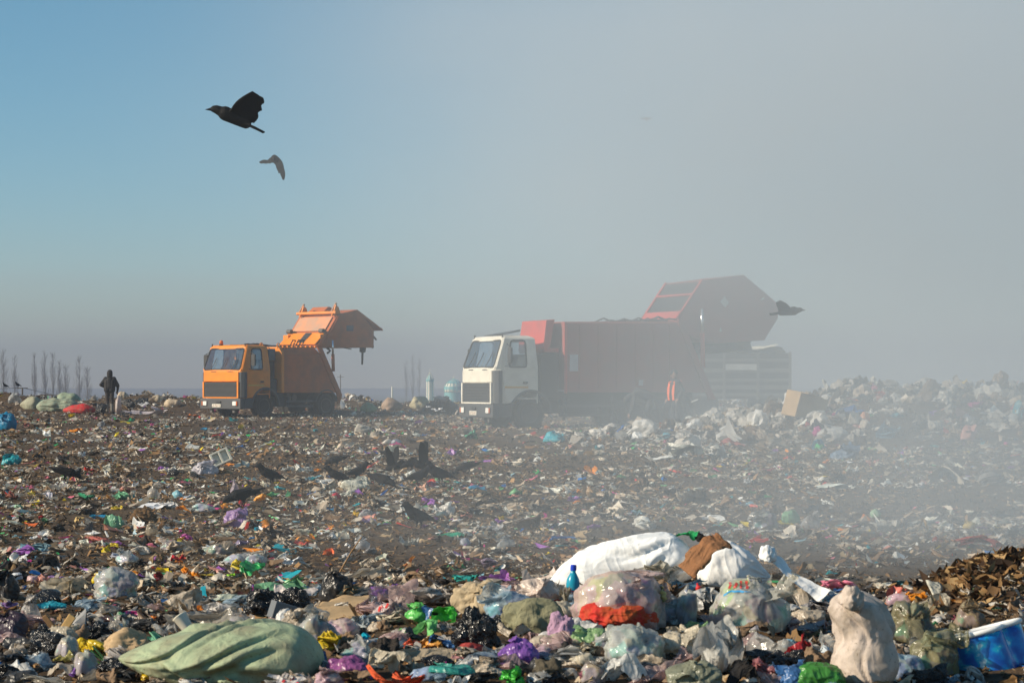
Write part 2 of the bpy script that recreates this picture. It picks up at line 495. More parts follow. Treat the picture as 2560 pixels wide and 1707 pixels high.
def bag_mesh(seed, size, sub=4, crump=0.12, lump=0.22, neck=None, flare=0.35, gather=0.10, flat=0.45, bulge=0.0, long=0.0, facet=0.75, taper=None, big=0.0, creases=()):
    """a stuffed film bag or sack; neck = direction of its gathered, tied mouth"""
    rng = np.random.default_rng(seed)
    V, F = ico(sub)
    P = V + rng.uniform(-40, 40, 3)
    npl = 15
    nd = rng.normal(size=(npl, 3)); nd /= np.linalg.norm(nd, axis=1)[:, None]
    hd = rng.uniform(0.74, 1.0, npl)
    q = np.maximum(V @ nd.T, 0.05) / hd
    r = 1.0 / (np.sum(q ** 9, 1) ** (1 / 9) + 0.25)
    r = np.clip(r, 0.55, 1.2); r = r / r.mean()
    r = 1 - facet + facet * r + big * folds(V, rng, 4, 0.45, 1.0, 0.5, seed + 50) + lump * 0.8 * fbm(P * 1.15, seed, 2) + lump * 0.5 * fbm(P * 2.4, seed + 5, 2)
    r = r + crump * folds(V, rng, 6, 0.6, 2.0, 0.3, seed) + crump * 0.5 * folds(V, rng, 6, 1.8, 4.0, 0.3, seed + 1)
    for cn, cc_, cdep, cwid in creases:
        cn = np.array(cn, float); cn /= np.linalg.norm(cn)
        tt = V @ cn - cc_ + 0.16 * fbm(P * 1.3, seed + 77, 2)
        r = r - cdep * np.exp(-(tt / cwid) ** 2) + cdep * 0.5 * np.exp(-((tt - 1.8 * cwid) / cwid) ** 2)
    rid = 1 - np.abs(fbm(P * 2.6, seed + 20, 2)) * 2.2
    r = r + crump * 0.55 * np.clip(rid, 0, 1) ** 2 - crump * 0.2
    if bulge: r = r + bulge * np.abs(fbm(P * 1.8, seed + 8, 2))
    Q = V * r[:, None]
    if neck is not None:
        d = np.array(neck, float); d /= np.linalg.norm(d)
        c = V @ d
        a1 = np.cross(d, [0.3, 0.9, 0.2]); a1 /= np.linalg.norm(a1); a2 = np.cross(d, a1)
        az = np.arctan2(V @ a2, V @ a1)
        k = rng.integers(7, 12)
        pl = np.abs(np.sin(az * k / 2 + rng.uniform(0, 6) + 0.6 * np.sin(az * 2))) - 0.6
        fall = sstep(0.1, 0.8, c) 
        Q = Q * (1 + gather * pl * fall)[:, None]
        t = sstep(0.80, 0.93, c); t2 = sstep(0.93, 1.0, c)
        al = Q @ d
        perp = Q - al[:, None] * d
        sq = 1 - 0.72 * t * (1 - 0.75 * t2)
        nv = 0.25 * t2[:, None] * np.stack([fbm(P * 4, seed + 40 + q, 2) for q in range(3)], -1)
        Q = perp * sq[:, None] * (1 + 0.9 * t2)[:, None] + (al + flare * (t * 0.4 + t2))[:, None] * d + nv * flare * 2
    if long: Q[:, 2] += long * (Q[:, 0] ** 2)
    lo = -flat
    Q[:, 2] = np.where(Q[:, 2] < lo, lo + (Q[:, 2] - lo) * 0.18, Q[:, 2])
    Q = Q - (Q.max(0) + Q.min(0)) / 2
    Q = Q / (Q.max(0) - Q.min(0)) * np.asarray(size)
    Q[:, 2] += size[2] * 0.5
    if taper is not None:
        t = Q[:, 2] / size[2]
        Q[:, :2] *= np.interp(t, np.linspace(0, 1, len(taper)), taper)[:, None]
    return Q, F

def fold_mesh(seed, size, n=24, folds_n=6, ang=(20, 110), wob=0.06, torn=0.25, drape=0.0, asp=0.75, soft=0.05):
    """a torn piece of film or cloth, creased again and again along straight lines"""
    rng = np.random.default_rng(seed)
    u = np.linspace(-1, 1, n)
    X, Y = np.meshgrid(u, u)
    X, Y = X.ravel(), Y.ravel()
    P = np.stack([X, Y, 0 * X], -1)
    ed = np.maximum(np.abs(X), np.abs(Y))
    E = np.stack([fbm(P * 1.7 + 11 * q + seed % 53, seed + q, 3) for q in range(2)], -1)
    P[:, :2] += E * torn * (0.3 + ed[:, None])
    P[:, :2] *= (1 - 0.22 * (ed ** 4))[:, None] * np.array([1, asp])
    P[:, 2] = wob * fbm(P * 2.2, seed + 4, 2) + drape * (0.6 - 0.6 * (P[:, 0] ** 2 + P[:, 1] ** 2))
    for k in range(folds_n):
        th = rng.uniform(0, np.pi)
        d = np.array([np.cos(th), np.sin(th), rng.normal(0, 0.35)]); d /= np.linalg.norm(d)
        ax = np.cross(d, [rng.normal(0, .3), rng.normal(0, .3), 1.0]); ax /= np.linalg.norm(ax)
        c = rng.uniform(-0.45, 0.55) * np.abs(P @ d).max()
        a = math.radians(rng.uniform(*ang)) * rng.choice([-1, 1])
        t = P @ d - c + 0.05 * vnoise(P * 3 + k, seed + k)
        w = sstep(0, soft * 2, t)
        aa = a * w
        o = d * c
        Q = P - o
        ca, sa = np.cos(aa)[:, None], np.sin(aa)[:, None]
        R = Q * ca + np.cross(ax, Q) * sa + ax * (Q @ ax)[:, None] * (1 - ca)
        P = np.where((t > 0)[:, None], R + o, P)
    P = P + 0.02 * np.stack([fbm(P * 5 + 3 * q, seed + 60 + q, 2) for q in range(3)], -1)
    # lay it on its flattest side
    C = P - P.mean(0)
    U, S, Vt = np.linalg.svd(C[:: max(1, len(C) // 400)], full_matrices=False)
    if np.linalg.det(Vt) < 0: Vt[2] *= -1
    P = C @ Vt.T
    P = P - (P.max(0) + P.min(0)) / 2
    P = P / np.maximum(P.max(0) - P.min(0), 1e-6) * np.asarray(size)
    P[:, 2] += size[2] * 0.5
    i = np.arange(n * n).reshape(n, n)
    F = np.stack([i[:-1, :-1], i[:-1, 1:], i[1:, 1:], i[1:, :-1]], -1).reshape(-1, 4)
    return P, [F]

def sheet_mesh(seed, size, n=26, amp=0.5, torn=0.25, drape=0.0, **kw):
    return fold_mesh(seed, size, n, 6 if n > 12 else 4, (15, 40 + 90 * amp), 0.10, torn, drape)

def sack_mesh(seed, size, prof=(.45, .78, .95, 1, .98, .93, .8, .5, .2), pleats=12, depth=0.09, slant=0.5, axis='x', lean=0.0, gath=0.0, n=96, m=72, flat=0.55, sag=0.0):
    """a filled cloth or woven sack: a skin round an axis with long pleats, drawn in at its mouth"""
    rng = np.random.default_rng(seed)
    t = np.linspace(0, 1, m); th = np.linspace(0, 2 * np.pi, n, endpoint=False)
    T, A = np.meshgrid(t, th, indexing='ij')
    R = np.interp(T, np.linspace(0, 1, len(prof)), prof)
    k = np.ones(5) / 5
    Rp = np.pad(R, ((2, 2), (0, 0)), mode='edge')
    R = sum(Rp[i:i + m] for i in range(5)) / 5
    R = R * np.sqrt(np.clip(1 - (np.abs(2 * T - 1)) ** 10, 0.0004, 1))
    P3 = np.stack([np.cos(A) * 1.2, np.sin(A) * 1.2, T * 2.6 + seed % 31], -1).reshape(-1, 3)
    R = R * (1 + 0.13 * fbm(P3 * 0.9, seed, 2).reshape(R.shape) + 0.05 * fbm(P3 * 2.4, seed + 3, 3).reshape(R.shape))
    for q in range(pleats):
        a0, t0 = rng.uniform(0, 2 * np.pi), rng.uniform(0.1, 0.95)
        sl, wd, ln = rng.normal(0, slant), rng.uniform(0.06, 0.16), rng.uniform(0.12, 0.38)
        da = np.angle(np.exp(1j * (A - a0 - sl * 3 * (T - t0) - 0.5 * np.sin(5 * (T - t0) + q))))
        act = np.exp(-((T - t0) / ln) ** 2)
        R = R * (1 - depth * act * (np.exp(-(da / wd) ** 2) - 0.6 * np.exp(-((da - 2.0 * wd) / wd) ** 2)))
    if gath:
        kk = rng.integers(9, 14)
        R = R * (1 + gath * sstep(0.45, 0.95, T) * (np.abs(np.sin(A * kk / 2 + 0.8 * np.sin(A * 2 + 3 * T))) - 0.6))
    X, Y, Z = R * np.cos(A), R * np.sin(A), T * 2.0 - 1
    X = X + lean * sstep(0.55, 1, T)
    V = np.stack([X, Y, Z], -1).reshape(-1, 3)
    if axis == 'x':
        V = V[:, [2, 1, 0]]
        V[:, 2] = np.where(V[:, 2] < -flat, -flat + (V[:, 2] + flat) * 0.15, V[:, 2])
        V[:, 2] -= sag * (V[:, 0] ** 2)
    V = V - (V.max(0) + V.min(0)) / 2
    V = V / (V.max(0) - V.min(0)) * np.asarray(size)
    V[:, 2] += size[2] * 0.5
    i = np.arange(m * n).reshape(m, n); j = np.roll(i, -1, 1)
    F = [np.stack([i[:-1], j[:-1], j[1:], i[1:]], -1).reshape(-1, 4)]
    return V, F

def strip_mesh(pts, w, seed=0, n=60, tw=0.5, m=6):
    """a ribbon of film or cloth along a path"""
    rng = np.random.default_rng(seed)
    pts = np.asarray(pts, float)
    s = np.concatenate([[0], np.cumsum(np.linalg.norm(np.diff(pts, axis=0), axis=1))]); s /= s[-1]
    t = np.linspace(0, 1, n)
    C = np.stack([np.interp(t, s, pts[:, k]) for k in range(3)], -1)
    for _ in range(3): C[1:-1] = (C[:-2] + 2 * C[1:-1] + C[2:]) / 4
    D = np.gradient(C, axis=0); D /= np.linalg.norm(D, axis=1)[:, None]
    up = np.array([0.0, -0.6, 0.8])
    S = np.cross(D, up); S /= np.linalg.norm(S, axis=1)[:, None]
    U = np.cross(S, D)
    a = tw * fbm(np.stack([t * 4, t * 0, t * 0 + seed], -1), seed, 2)
    S2 = S * np.cos(a)[:, None] + U * np.sin(a)[:, None]
    ww = w * (1 + 0.35 * fbm(np.stack([t * 7, t * 0 + 3, t * 0 + seed], -1), seed + 2, 2))
    V = []
    for j in range(m):
        q = j / (m - 1) - 0.5
        cr = 0.10 * w * np.abs(np.sin(j * 2.1 + 4 * t + seed))
        V.append(C + S2 * (q * ww)[:, None] + U * cr[:, None])
    V = np.stack(V, 1).reshape(-1, 3)
    i = np.arange(n * m).reshape(n, m)
    F = np.stack([i[:-1, :-1], i[:-1, 1:], i[1:, 1:], i[1:, :-1]], -1).reshape(-1, 4)
    return V, F

def sub_of(px):
    return 6 if px > 170 else 5 if px > 90 else 4 if px > 34 else 3 if px > 16 else 2

_seed = [100]
def nseed():
    _seed[0] += 7
    return _seed[0]

def spot(x0, y0, x1, y1, lift=0.0, Y=None):
    """where a thing seen in that box of the photograph stands, and how big it is"""
    cx = (x0 + x1) / 2
    if Y is None:
        x, y, z = hit(cx, y1 + lift)
    else:
        x, y, z = (cx - 1280) / FPX * Y, Y, CAMH - (y1 + lift - HOR) / FPX * Y
    k = y / FPX
    return x, y, z, (x1 - x0) * k, (y1 - y0) * k, k

BOXES = []
REG = []       # (label, category, pixel x, pixel y) of things the loose pieces are described by
def put(kind, name, box, col, label, cat, mat=None, group=None, rz=None, lift=0, Y=None, parent=None, ry=0.0, **kw):
    """kind: bag, sack, sheet, crumple, board"""
    x0, y0, x1, y1 = box
    x, y, z, w, h, k = spot(x0, y0, x1, y1, lift, Y)
    BOXES.append((x0, y0, x1, y1, y))
    sd = kw.pop('seed', None) or nseed()
    rng = np.random.default_rng(sd)
    pxw = x1 - x0
    if kind == 'sack':
        dep = kw.pop('depth', None) or min(max(w * 0.6, h * 0.8), 1.5 * h)
        pr = [0.35, .7, .9, 1, .97, .9, .75, .45, .18]
        ok = {k: v for k, v in kw.items() if k in ('prof', 'pleats', 'depth_', 'slant', 'axis', 'lean', 'gath', 'sag')}
        if 'depth_' in ok: ok['depth'] = ok.pop('depth_')
        if 'prof' not in ok: ok['prof'] = [p * rng.uniform(.85, 1.15) for p in (pr if rng.random() < .5 else pr[::-1])]
        big_ = pxw > 100
        V, F = sack_mesh(sd, (w, dep, h), n=96 if big_ else 40, m=80 if big_ else 30, **ok)
        m_ = mat or 'woven'
    elif kind == 'bag':
        dep = kw.pop('depth', None) or min(max(w * 0.75, h * 0.8), 1.6 * h)
        args = dict(crump=0.13, lump=0.24) if kind == 'bag' else dict(crump=0.07, lump=0.26, facet=0.3, big=0.08)
        args.update(kw)
        V, F = bag_mesh(sd, (w, dep, h), sub_of(pxw), **args)
        m_ = mat or ('film' if kind == 'bag' else 'woven')
    elif kind == 'crumple' and (mat in ('black', 'cloth') or 'neck' in kw or 'lump' in kw):
        dep = kw.pop('depth', None) or min(max(w * 0.7, h * 0.7), 1.6 * h)
        args = dict(crump=0.34, lump=0.42, flat=0.5); args.update(kw)
        V, F = bag_mesh(sd, (w, dep, h), sub_of(pxw), **args)
        m_ = mat or 'film'
    elif kind == 'crumple':
        dep = kw.pop('depth', None) or min(max(w * 0.7, h * 0.7), 1.6 * h)
        V, F = fold_mesh(sd, (w, dep, h), 40 if pxw > 90 else 26 if pxw > 34 else 14, 11, (50, 150), 0.2, 0.3, 0.5, soft=0.10)
        m_ = mat or 'film'
    elif kind == 'sheet':
        dep = kw.pop('depth', None) or min(max(0.55 * w, 0.5 * h), 2.2 * h)
        args = dict(n=48 if pxw > 120 else 32 if pxw > 50 else 18); args.update(kw)
        V, F = sheet_mesh(sd, (w, dep, h * 0.92), **args)
        m_ = mat or 'film'
    V = np.asarray(V)
    V[:, 1] += dep * 0.42
    V[:, 2] -= 0.06 * h
    me = mesh_np(name, V, F, M[m_])
    o = add(name, me, parent, (x, y, z), (0, math.radians(ry), math.radians(rz or 0)), col)
    if m_ == 'clear' and pxw > 55 and kind == 'bag':
        c = add("contents", mesh_np("contents", (V - [0, V[:, 1].mean(), h / 2]) * 0.90 + [0, V[:, 1].mean(), h / 2], F, M['contents']), o, color=col)
    if kind == 'bag' and m_ in ('film', 'clear') and pxw > 30 and rng.random() < 0.8:
        q = rng.uniform(-.25, .25)
        V2, F2 = fold_mesh(sd + 3, (w * rng.uniform(.6, .95), dep * .7, h * rng.uniform(.35, .6)), 26, 7, (20, 110), .1, .4, .3)
        Rm = np.array(Matrix.Rotation(rng.uniform(-.5, .5), 3, 'Y') @ Matrix.Rotation(rng.uniform(.2, .9), 3, 'X'))
        V2 = V2 @ Rm.T
        V2 = V2 - V2.mean(0) + [q * w, V[:, 1].min() + dep * rng.uniform(.2, .55), h * rng.uniform(.62, .95)]
        add("loose_film", mesh_np("loose_film", V2, F2, M[m_]), o, color=col)
    if label: tag(o, label, cat, group)
    REG.append((o, (x0 + x1) / 2, y1, pxw))
    return o

def ears(o, box, col, mat='film', n=2):
    """carrier-bag handles standing up from a bag, as parts of it"""
    d = o.dimensions
    bb = [Vector(c) for c in o.bound_box]
    top = max(c.z for c in bb); cx = sum(c.x for c in bb) / 8; cy = sum(c.y for c in bb) / 8
    w = d.x
    for k in range(n):
        s = (k - (n - 1) / 2) * w * 0.45
        sd = nseed(); rng = np.random.default_rng(sd)
        q = rng.uniform(-0.12, 0.12) * w
        pts = [(cx + s * 0.6, cy, top - 0.25 * d.z), (cx + s, cy + q, top + 0.02 * d.z), (cx + s * 1.3 + q, cy - 0.05 * w, top + 0.22 * w)]
        V, F = strip_mesh(pts, 0.17 * w, sd, 24)
        add("handle", mesh_np("handle", V, F, M[mat]), o, color=col)
# ------------------------------------------------------------------ the lorries
def paint(name, c, rough=0.42, dirt=0.35, dscale=1.6, metal=0.0, dc=(0.09, 0.065, 0.045)):
    return surface(name, c, rough=rough, spec=0.45, dirt=dirt, dirt_col=dc, dscale=dscale, bump=0.08, bscale=6, metal=metal, fine=0.35)
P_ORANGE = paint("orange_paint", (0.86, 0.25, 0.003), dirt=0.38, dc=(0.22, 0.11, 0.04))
P_BODYOR = paint("worn_shaded_orange_paint", (0.52, 0.125, 0.025), rough=0.6, dirt=0.5)  # worn, and darker than the cab: shade of the container put into the colour
P_PALE = surface("scuffed_steel", (0.62, 0.27, 0.13), rough=0.6, dirt=0.9, dirt_col=(0.30, 0.27, 0.22), dscale=1.4, fine=0.5)
P_CREAM = paint("cream_paint", (0.80, 0.75, 0.64), dirt=0.42, dc=(0.34, 0.29, 0.22))
P_RED = paint("red_paint", (0.55, 0.06, 0.04), rough=0.55, dirt=0.6, dc=(0.16, 0.10, 0.09))  # kept bright for the front faces turned to the sun
P_REDB = paint("shaded_red_paint", (0.33, 0.065, 0.05), rough=0.6, dirt=0.6, dc=(0.15, 0.10, 0.09))  # duller copy of the red: shade on sides and tailgate painted in
P_DARK = paint("dark_chassis", (0.022, 0.023, 0.025), rough=0.6, dirt=0.45, dc=(0.06, 0.05, 0.04))
P_BUMP = paint("dark_bumper", (0.06, 0.062, 0.066), rough=0.5, dirt=0.35)
P_RUB = surface("rubber", (0.022, 0.021, 0.020), rough=0.8, dirt=0.6, dirt_col=(0.075, 0.062, 0.05), dscale=4, bump=0.3, bscale=20)
P_RIM = surface("wheel_rim", (0.10, 0.095, 0.09), rough=0.6, dirt=0.6, dscale=4)
P_CHROME = surface("steel_rod", (0.75, 0.76, 0.78), rough=0.25, metal=0.9, dirt=0.1)
P_LAMP = surface("lamp_glass", (0.80, 0.80, 0.76), rough=0.12, spec=0.8, dirt=0.1)
P_AMBER = surface("amber_lens", (0.85, 0.20, 0.02), rough=0.2, spec=0.6, dirt=0.05, transl=0.3)
P_PLATE = surface("number_plate", (0.78, 0.74, 0.62), rough=0.4, dirt=0.35, dscale=9)
P_INK = surface("plate_ink", (0.30, 0.10, 0.08), rough=0.5, dirt=0.1)
P_YEL = paint("yellow_stripe", (0.78, 0.42, 0.05), dirt=0.3)
P_SEAT = surface("cab_upholstery", (0.03, 0.035, 0.04), rough=0.85, dirt=0.1)
P_BLUE = paint("dark_blue_paint", (0.03, 0.07, 0.11), dirt=0.4)
P_HOSE = surface("hose_rubber", (0.02, 0.02, 0.02), rough=0.55, dirt=0.3)

def m_glass():
    m, nt, out = new_mat("window_glass")
    tp = N(nt, "ShaderNodeBsdfTransparent"); tp.inputs["Color"].default_value = (0.78, 0.86, 0.88, 1)
    gl = N(nt, "ShaderNodeBsdfGlossy", Roughness=0.06); gl.inputs["Color"].default_value = (0.9, 0.95, 1, 1)
    df = N(nt, "ShaderNodeBsdfDiffuse"); df.inputs["Color"].default_value = (0.42, 0.42, 0.40, 1)
    fr = N(nt, "ShaderNodeMapRange"); L(nt, N(nt, "ShaderNodeLayerWeight", Blend=0.25).outputs["Facing"], fr.inputs[0]); fr.inputs[3].default_value, fr.inputs[4].default_value = 0.05, 0.55
    nz = N(nt, "ShaderNodeTexNoise", Scale=6.0, Detail=8.0, Roughness=0.75)
    tc = N(nt, "ShaderNodeTexCoord"); L(nt, tc.outputs["Object"], nz.inputs["Vector"])
    rm = ramp(nt, nz.outputs[0], [(0.5, (0.06, 0.06, 0.06)), (0.72, (0.35, 0.35, 0.35))])
    a = N(nt, "ShaderNodeMixShader"); L(nt, rm.outputs[0], a.inputs[0]); L(nt, tp.outputs[0], a.inputs[1]); L(nt, df.outputs[0], a.inputs[2])
    b = N(nt, "ShaderNodeMixShader"); L(nt, fr.outputs[0], b.inputs[0]); L(nt, a.outputs[0], b.inputs[1]); L(nt, gl.outputs[0], b.inputs[2])
    L(nt, b.outputs[0], out.inputs["Surface"])
    return m
P_GLASS = m_glass()

def arc(cx, cz, r, a0, a1, n=14):
    return [(cx + r * math.cos(math.radians(a0 + (a1 - a0) * k / n)), cz + r * math.sin(math.radians(a0 + (a1 - a0) * k / n))) for k in range(n + 1)]

def wheel(root, b, y, dual=False, r=0.52):
    s = -1 if y < 0 else 1
    w = 0.30
    e = empty("wheel", (b, y, r)); e.parent = root
    for q in ([0, -0.33] if dual else [0]):
        c = (0, s * q, 0)
        prof = [(0.29, -w / 2 + .03), (0.36, -w / 2), (r - .05, -w / 2 + .01), (r - .012, -w / 2 + .045), (r, -w / 2 + .08), (r, w / 2 - .08), (r - .012, w / 2 - .045), (r - .05, w / 2 - .01), (0.36, w / 2), (0.29, w / 2 - .03)]
        t = MB().lathe(prof, c, 'y', 36)
        for k in range(30):
            a = 2 * math.pi * k / 30
            ca, sa = math.cos(a), math.sin(a)
            for yy in (-0.07, 0.07):
                V = []
                for rr in (r - .01, r + .012):
                    for da in (-.055, .055):
                        for dy in (-.055, .055):
                            V.append((c[0] + rr * math.cos(a + da), c[1] + yy + dy, c[2] + rr * math.sin(a + da)))
                t.raw(V, [(0, 1, 3, 2), (4, 6, 7, 5), (0, 4, 5, 1), (2, 3, 7, 6), (0, 2, 6, 4), (1, 5, 7, 3)])
        t.build("tyre", P_RUB, e)
    rim = MB().lathe([(0.05, s * 0.03), (0.11, s * 0.09), (0.12, s * 0.06), (0.20, s * 0.02), (0.25, s * 0.03), (0.27, s * 0.13), (0.30, s * 0.145), (0.30, s * 0.12), (0.285, -s * 0.12)], (0, 0, 0), 'y', 32)
    for k in range(10):
        a = 2 * math.pi * k / 10
        rim.lathe([(0.016, 0), (0.016, s * 0.03)], (0.165 * math.cos(a), s * 0.045, 0.165 * math.sin(a)), 'y', 6)
    rim.build("rim", P_RIM, e)
    return e

def cab(root, col, beacon=False, visor=False, plate_y=0.15):
    lean = lambda z: 0.0 if z <= 1.97 else (z - 1.97) / 0.83 * 0.30
    hw = lambda z: 1.23 if z <= 1.97 else 1.23 - (z - 1.97) / 0.83 * 0.11
    fw = lambda z: 1.12 if z <= 1.97 else 1.16 - (z - 1.97) / 0.83 * 0.08
    rows = [0.84, 0.97, 1.47, 1.92, 2.00, 2.82, 2.88, 2.93, 2.955]
    ins = [0, 0, 0, 0, 0, 0, 0, 0.05, 0.16]
    def ring(z, i):
        f, h, w = lean(min(z, 2.85)), hw(min(z, 2.85)) - i, fw(min(z, 2.85)) - i
        bk = 1.5 - (0.05 if z > 2 else 0) - i
        f += i
        sd = [(bk, h), (1.10, h), (0.47 + f * 0.4, h), (f + 0.20, h)]
        pts = [(b, -y) for b, y in sd] + [(f + 0.05, -w - 0.05 + i * 0), (f, -w), (f, -0.955 * w), (f - 0.03, -0.4 * w), (f - 0.03, 0.4 * w), (f, 0.955 * w), (f, w), (f + 0.05, w + 0.05)] + [(b, y) for b, y in reversed(sd)] + [(bk, 0.75), (bk, -0.75)]
        return [(p[0], p[1], z + (0.03 if (z > 2.84 and abs(p[1]) < 1.0) else 0)) for p in pts]
    V, F = [], []
    for z, i in zip(rows, ins): V += ring(z, i)
    n = len(ring(1, 0))
    for r in range(len(rows) - 1):
        for k in range(n):
            j = (k + 1) % n
            win = r == 4 and (k in (1, 6, 7, 8, n - 5 if False else -1) or k == n - 5 or k == n - 2)
            if r == 4 and k in (1, 6, 7, 8): continue
            if r == 4 and k in (13, 16): continue
            if r < 2 and k in (0, 1, 2, 12, 13, 14): continue
            F.append((r * n + k, r * n + j, (r + 1) * n + j, (r + 1) * n + k))
    F.append(tuple(range((len(rows) - 1) * n, len(rows) * n)))
    s = MB().raw(V, F)
    for sg in (-1, 1):      # lower side sheets with the wheel arch cut out
        poly = [(0.2, 0.84), (0.62, 0.86)] + arc(1.24, 0.50, 0.72, 150, 69) + [(1.5, 1.47), (0.2, 1.47)]
        s.panel(poly, [], lambda p, d, sg=sg: (p[0], sg * (1.23 - d), p[1]), 0.03)
    s.box(0.1, 1.48, -1.18, 1.18, 0.98, 1.02)
    o = s.build("cab", col, root)
    md = o.modifiers.new("sheet", 'SOLIDIFY'); md.thickness = 0.03; md.offset = -1
    b = o.modifiers.new("edges", 'BEVEL'); b.width, b.segments, b.limit_method, b.angle_limit = 0.018, 2, 'ANGLE', math.radians(28)
    # glass
    def pane(pts, seal=True):
        g = MB().raw(pts, [(0, 1, 2, 3)]).build("window", P_GLASS, o)
        P = [Vector(p) for p in pts]
        c = sum(P, Vector()) / 4
        path = []
        for q in range(4):
            a, m_, z = P[q - 1], P[q], P[(q + 1) % 4]
            u, v = (a - m_).normalized() * 0.09, (z - m_).normalized() * 0.09
            path += [m_ + u, m_ + (u + v) * 0.29, m_ + v]
        path.append(path[0]); path.append(path[1])
        MB().tube(path, 0.028, 6).build("window_seal", P_RUB, g, smooth=True)
        return g
    zb, zt = 1.985, 2.83
    f0, f1, w0, w1 = lean(zb) - 0.004, lean(zt) - 0.004, 0.96 * fw(zb), 0.96 * fw(zt)
    pane([(f0, -w0, zb), (f0, w0, zb), (f1, w1, zt), (f1, -w1, zt)])
    for sg in (-1, 1):
        pane([(0.47 + lean(zb) * 0.4, sg * (hw(zb) + 0.004), zb), (1.10, sg * (hw(zb) + 0.004), zb), (1.10, sg * (hw(zt) + 0.004), zt), (0.47 + lean(zt) * 0.4, sg * (hw(zt) + 0.004), zt)])
    pane([(1.455, -0.75, zb), (1.455, 0.75, zb), (1.455, 0.75, zt), (1.455, -0.75, zt)])
    # door outline, handle, stripe on both sides
    for sg in (-1, 1):
        dm = MB()
        y = sg * 1.232
        dm.panel([(0.30, 0.90), (0.60, 0.90)] + arc(1.24, 0.50, 0.76, 148, 100) + [(1.16, 1.30), (1.16, 1.965), (0.30, 1.965)], [], lambda p, d, sg=sg: (p[0], sg * (1.236 + d), p[1]), 0.012)
        dr = dm.build("door", col, root, bevel=0.006)
        MB().box(0.96, 1.12, min(y, y + sg * 0.05), max(y, y + sg * 0.05), 1.46, 1.53).build("handle", P_DARK, dr, bevel=0.01)
        MB().box(0.32, 1.14, min(sg * 1.248, sg * 1.253), max(sg * 1.248, sg * 1.253), 1.325, 1.385).build("stripe", P_YEL, dr)
        a0 = 0.35
        MB().tube([(a0, sg * 1.2, 2.02), (a0 + .05, sg * 1.42, 2.0), (a0 + .05, sg * 1.45, 2.45)], 0.015, 6).tube([(a0 + .1, sg * 1.15, 2.72), (a0 + .05, sg * 1.45, 2.62), (a0 + .05, sg * 1.45, 2.40)], 0.015, 6).build("mirror_arm", P_DARK, root, smooth=True)
        mr = MB()
        mr.prism(round_rect(sg * 1.45 - 0.11, sg * 1.45 + 0.11, 2.12, 2.60, 0.05), a0 + .02, a0 + .09, 'x')
        mr.build("mirror", P_DARK, root, bevel=0.01)
    # front: bonnet flap, grille, deflectors, lip
    MB().prism(round_rect(-1.06, 1.06, 1.515, 1.89, 0.03), -0.055, 0.01, 'x').build("bonnet_flap", col, root, bevel=0.008)
    for yy in (-0.55, 0.45):
        MB().tube([(-0.045, yy - .16, 1.905), (-0.07, yy, 1.91), (-0.045, yy + .16, 1.905)], 0.012, 6).build("flap_hinge", P_DARK, root)
    gr = MB().box(-0.045, 0.01, -1.0, 1.0, 0.885, 1.485)
    go = gr.build("grille", P_DARK, root)
    sl = MB()
    for k in range(12):
        z = 0.90 + k * 0.048
        sl.prism([(-0.085, z), (-0.047, z + 0.012), (-0.047, z + 0.036), (-0.085, z + 0.024)], -0.97, 0.97)
    sl.build("grille_slats", P_BUMP, go)
    fr = MB()
    fr.panel([(-1.09, 0.83), (1.09, 0.83), (1.09, 1.50), (-1.09, 1.50)], [[(-1.0, 0.88), (-1.0, 1.49), (1.0, 1.49), (1.0, 0.88)]], lambda p, d: (-0.09 + d, p[0], p[1]), 0.09)
    fr.build("grille_frame", col, root, bevel=0.01)
    for sg in (-1, 1):
        pl = [(-0.03, sg * 1.085), (0.0, sg * 1.17), (0.10, sg * 1.262), (0.23, sg * 1.275), (0.23, sg * 1.24), (0.05, sg * 1.10)]
        MB().prism(pl, 0.85, 1.88, 'z').build("air_deflector", P_BUMP, root, bevel=0.012)
    # bumper with lamps and plate
    bp = MB().box(-0.10, 0.10, -1.24, 1.24, 0.40, 0.82).box(0.098, 0.58, -1.25, -1.05, 0.43, 0.815).box(0.098, 0.58, 1.05, 1.25, 0.43, 0.815)
    bo = bp.build("bumper", P_BUMP, root, bevel=0.025)
    MB().box(-0.14, -0.102, -0.06, 0.20, 0.64, 0.72).build("tow_hatch", P_DARK, bo)
    for sg in (-1, 1):
        hl = MB().prism(round_rect(sg * 0.93 - 0.15, sg * 0.93 + 0.15, 0.52, 0.73, 0.03), -0.125, -0.10, 'x').build("headlight", P_BUMP, root, bevel=0.008)
        MB().prism(round_rect(sg * 0.90 - 0.11, sg * 0.90 + 0.11, 0.54, 0.71, 0.03), -0.14, -0.126, 'x').build("lens", P_LAMP, hl, bevel=0.008)
        a, b_ = sorted((sg * 1.03, sg * 1.085))
        MB().box(-0.14, -0.126, a, b_, 0.54, 0.71).build("indicator", P_AMBER, hl, bevel=0.006)
    pt = MB().box(-0.125, -0.102, plate_y - 0.26, plate_y + 0.26, 0.47, 0.60).build("number_plate", P_PLATE, root, bevel=0.006)
    ink = MB()
    for k, w_ in enumerate((0.05, 0.03, 0.05, 0.05, 0.04, 0.05)):
        y_ = plate_y + 0.2 - k * 0.075
        ink.box(-0.130, -0.127, y_ - w_ / 2, y_ - w_ / 2 + 0.014, 0.495, 0.575).box(-0.130, -0.127, y_ - w_ / 2 + .0142, y_ + w_ / 2, 0.495 + 0.03 * (k % 3), 0.512 + 0.03 * (k % 3))
    ink.build("plate_digits", P_INK, pt)
    for yy in (-0.75, 0.62): MB().box(0.02, 0.12, yy, yy + 0.13, 0.25, 0.42).build("bumper_bracket", P_RIM, root)
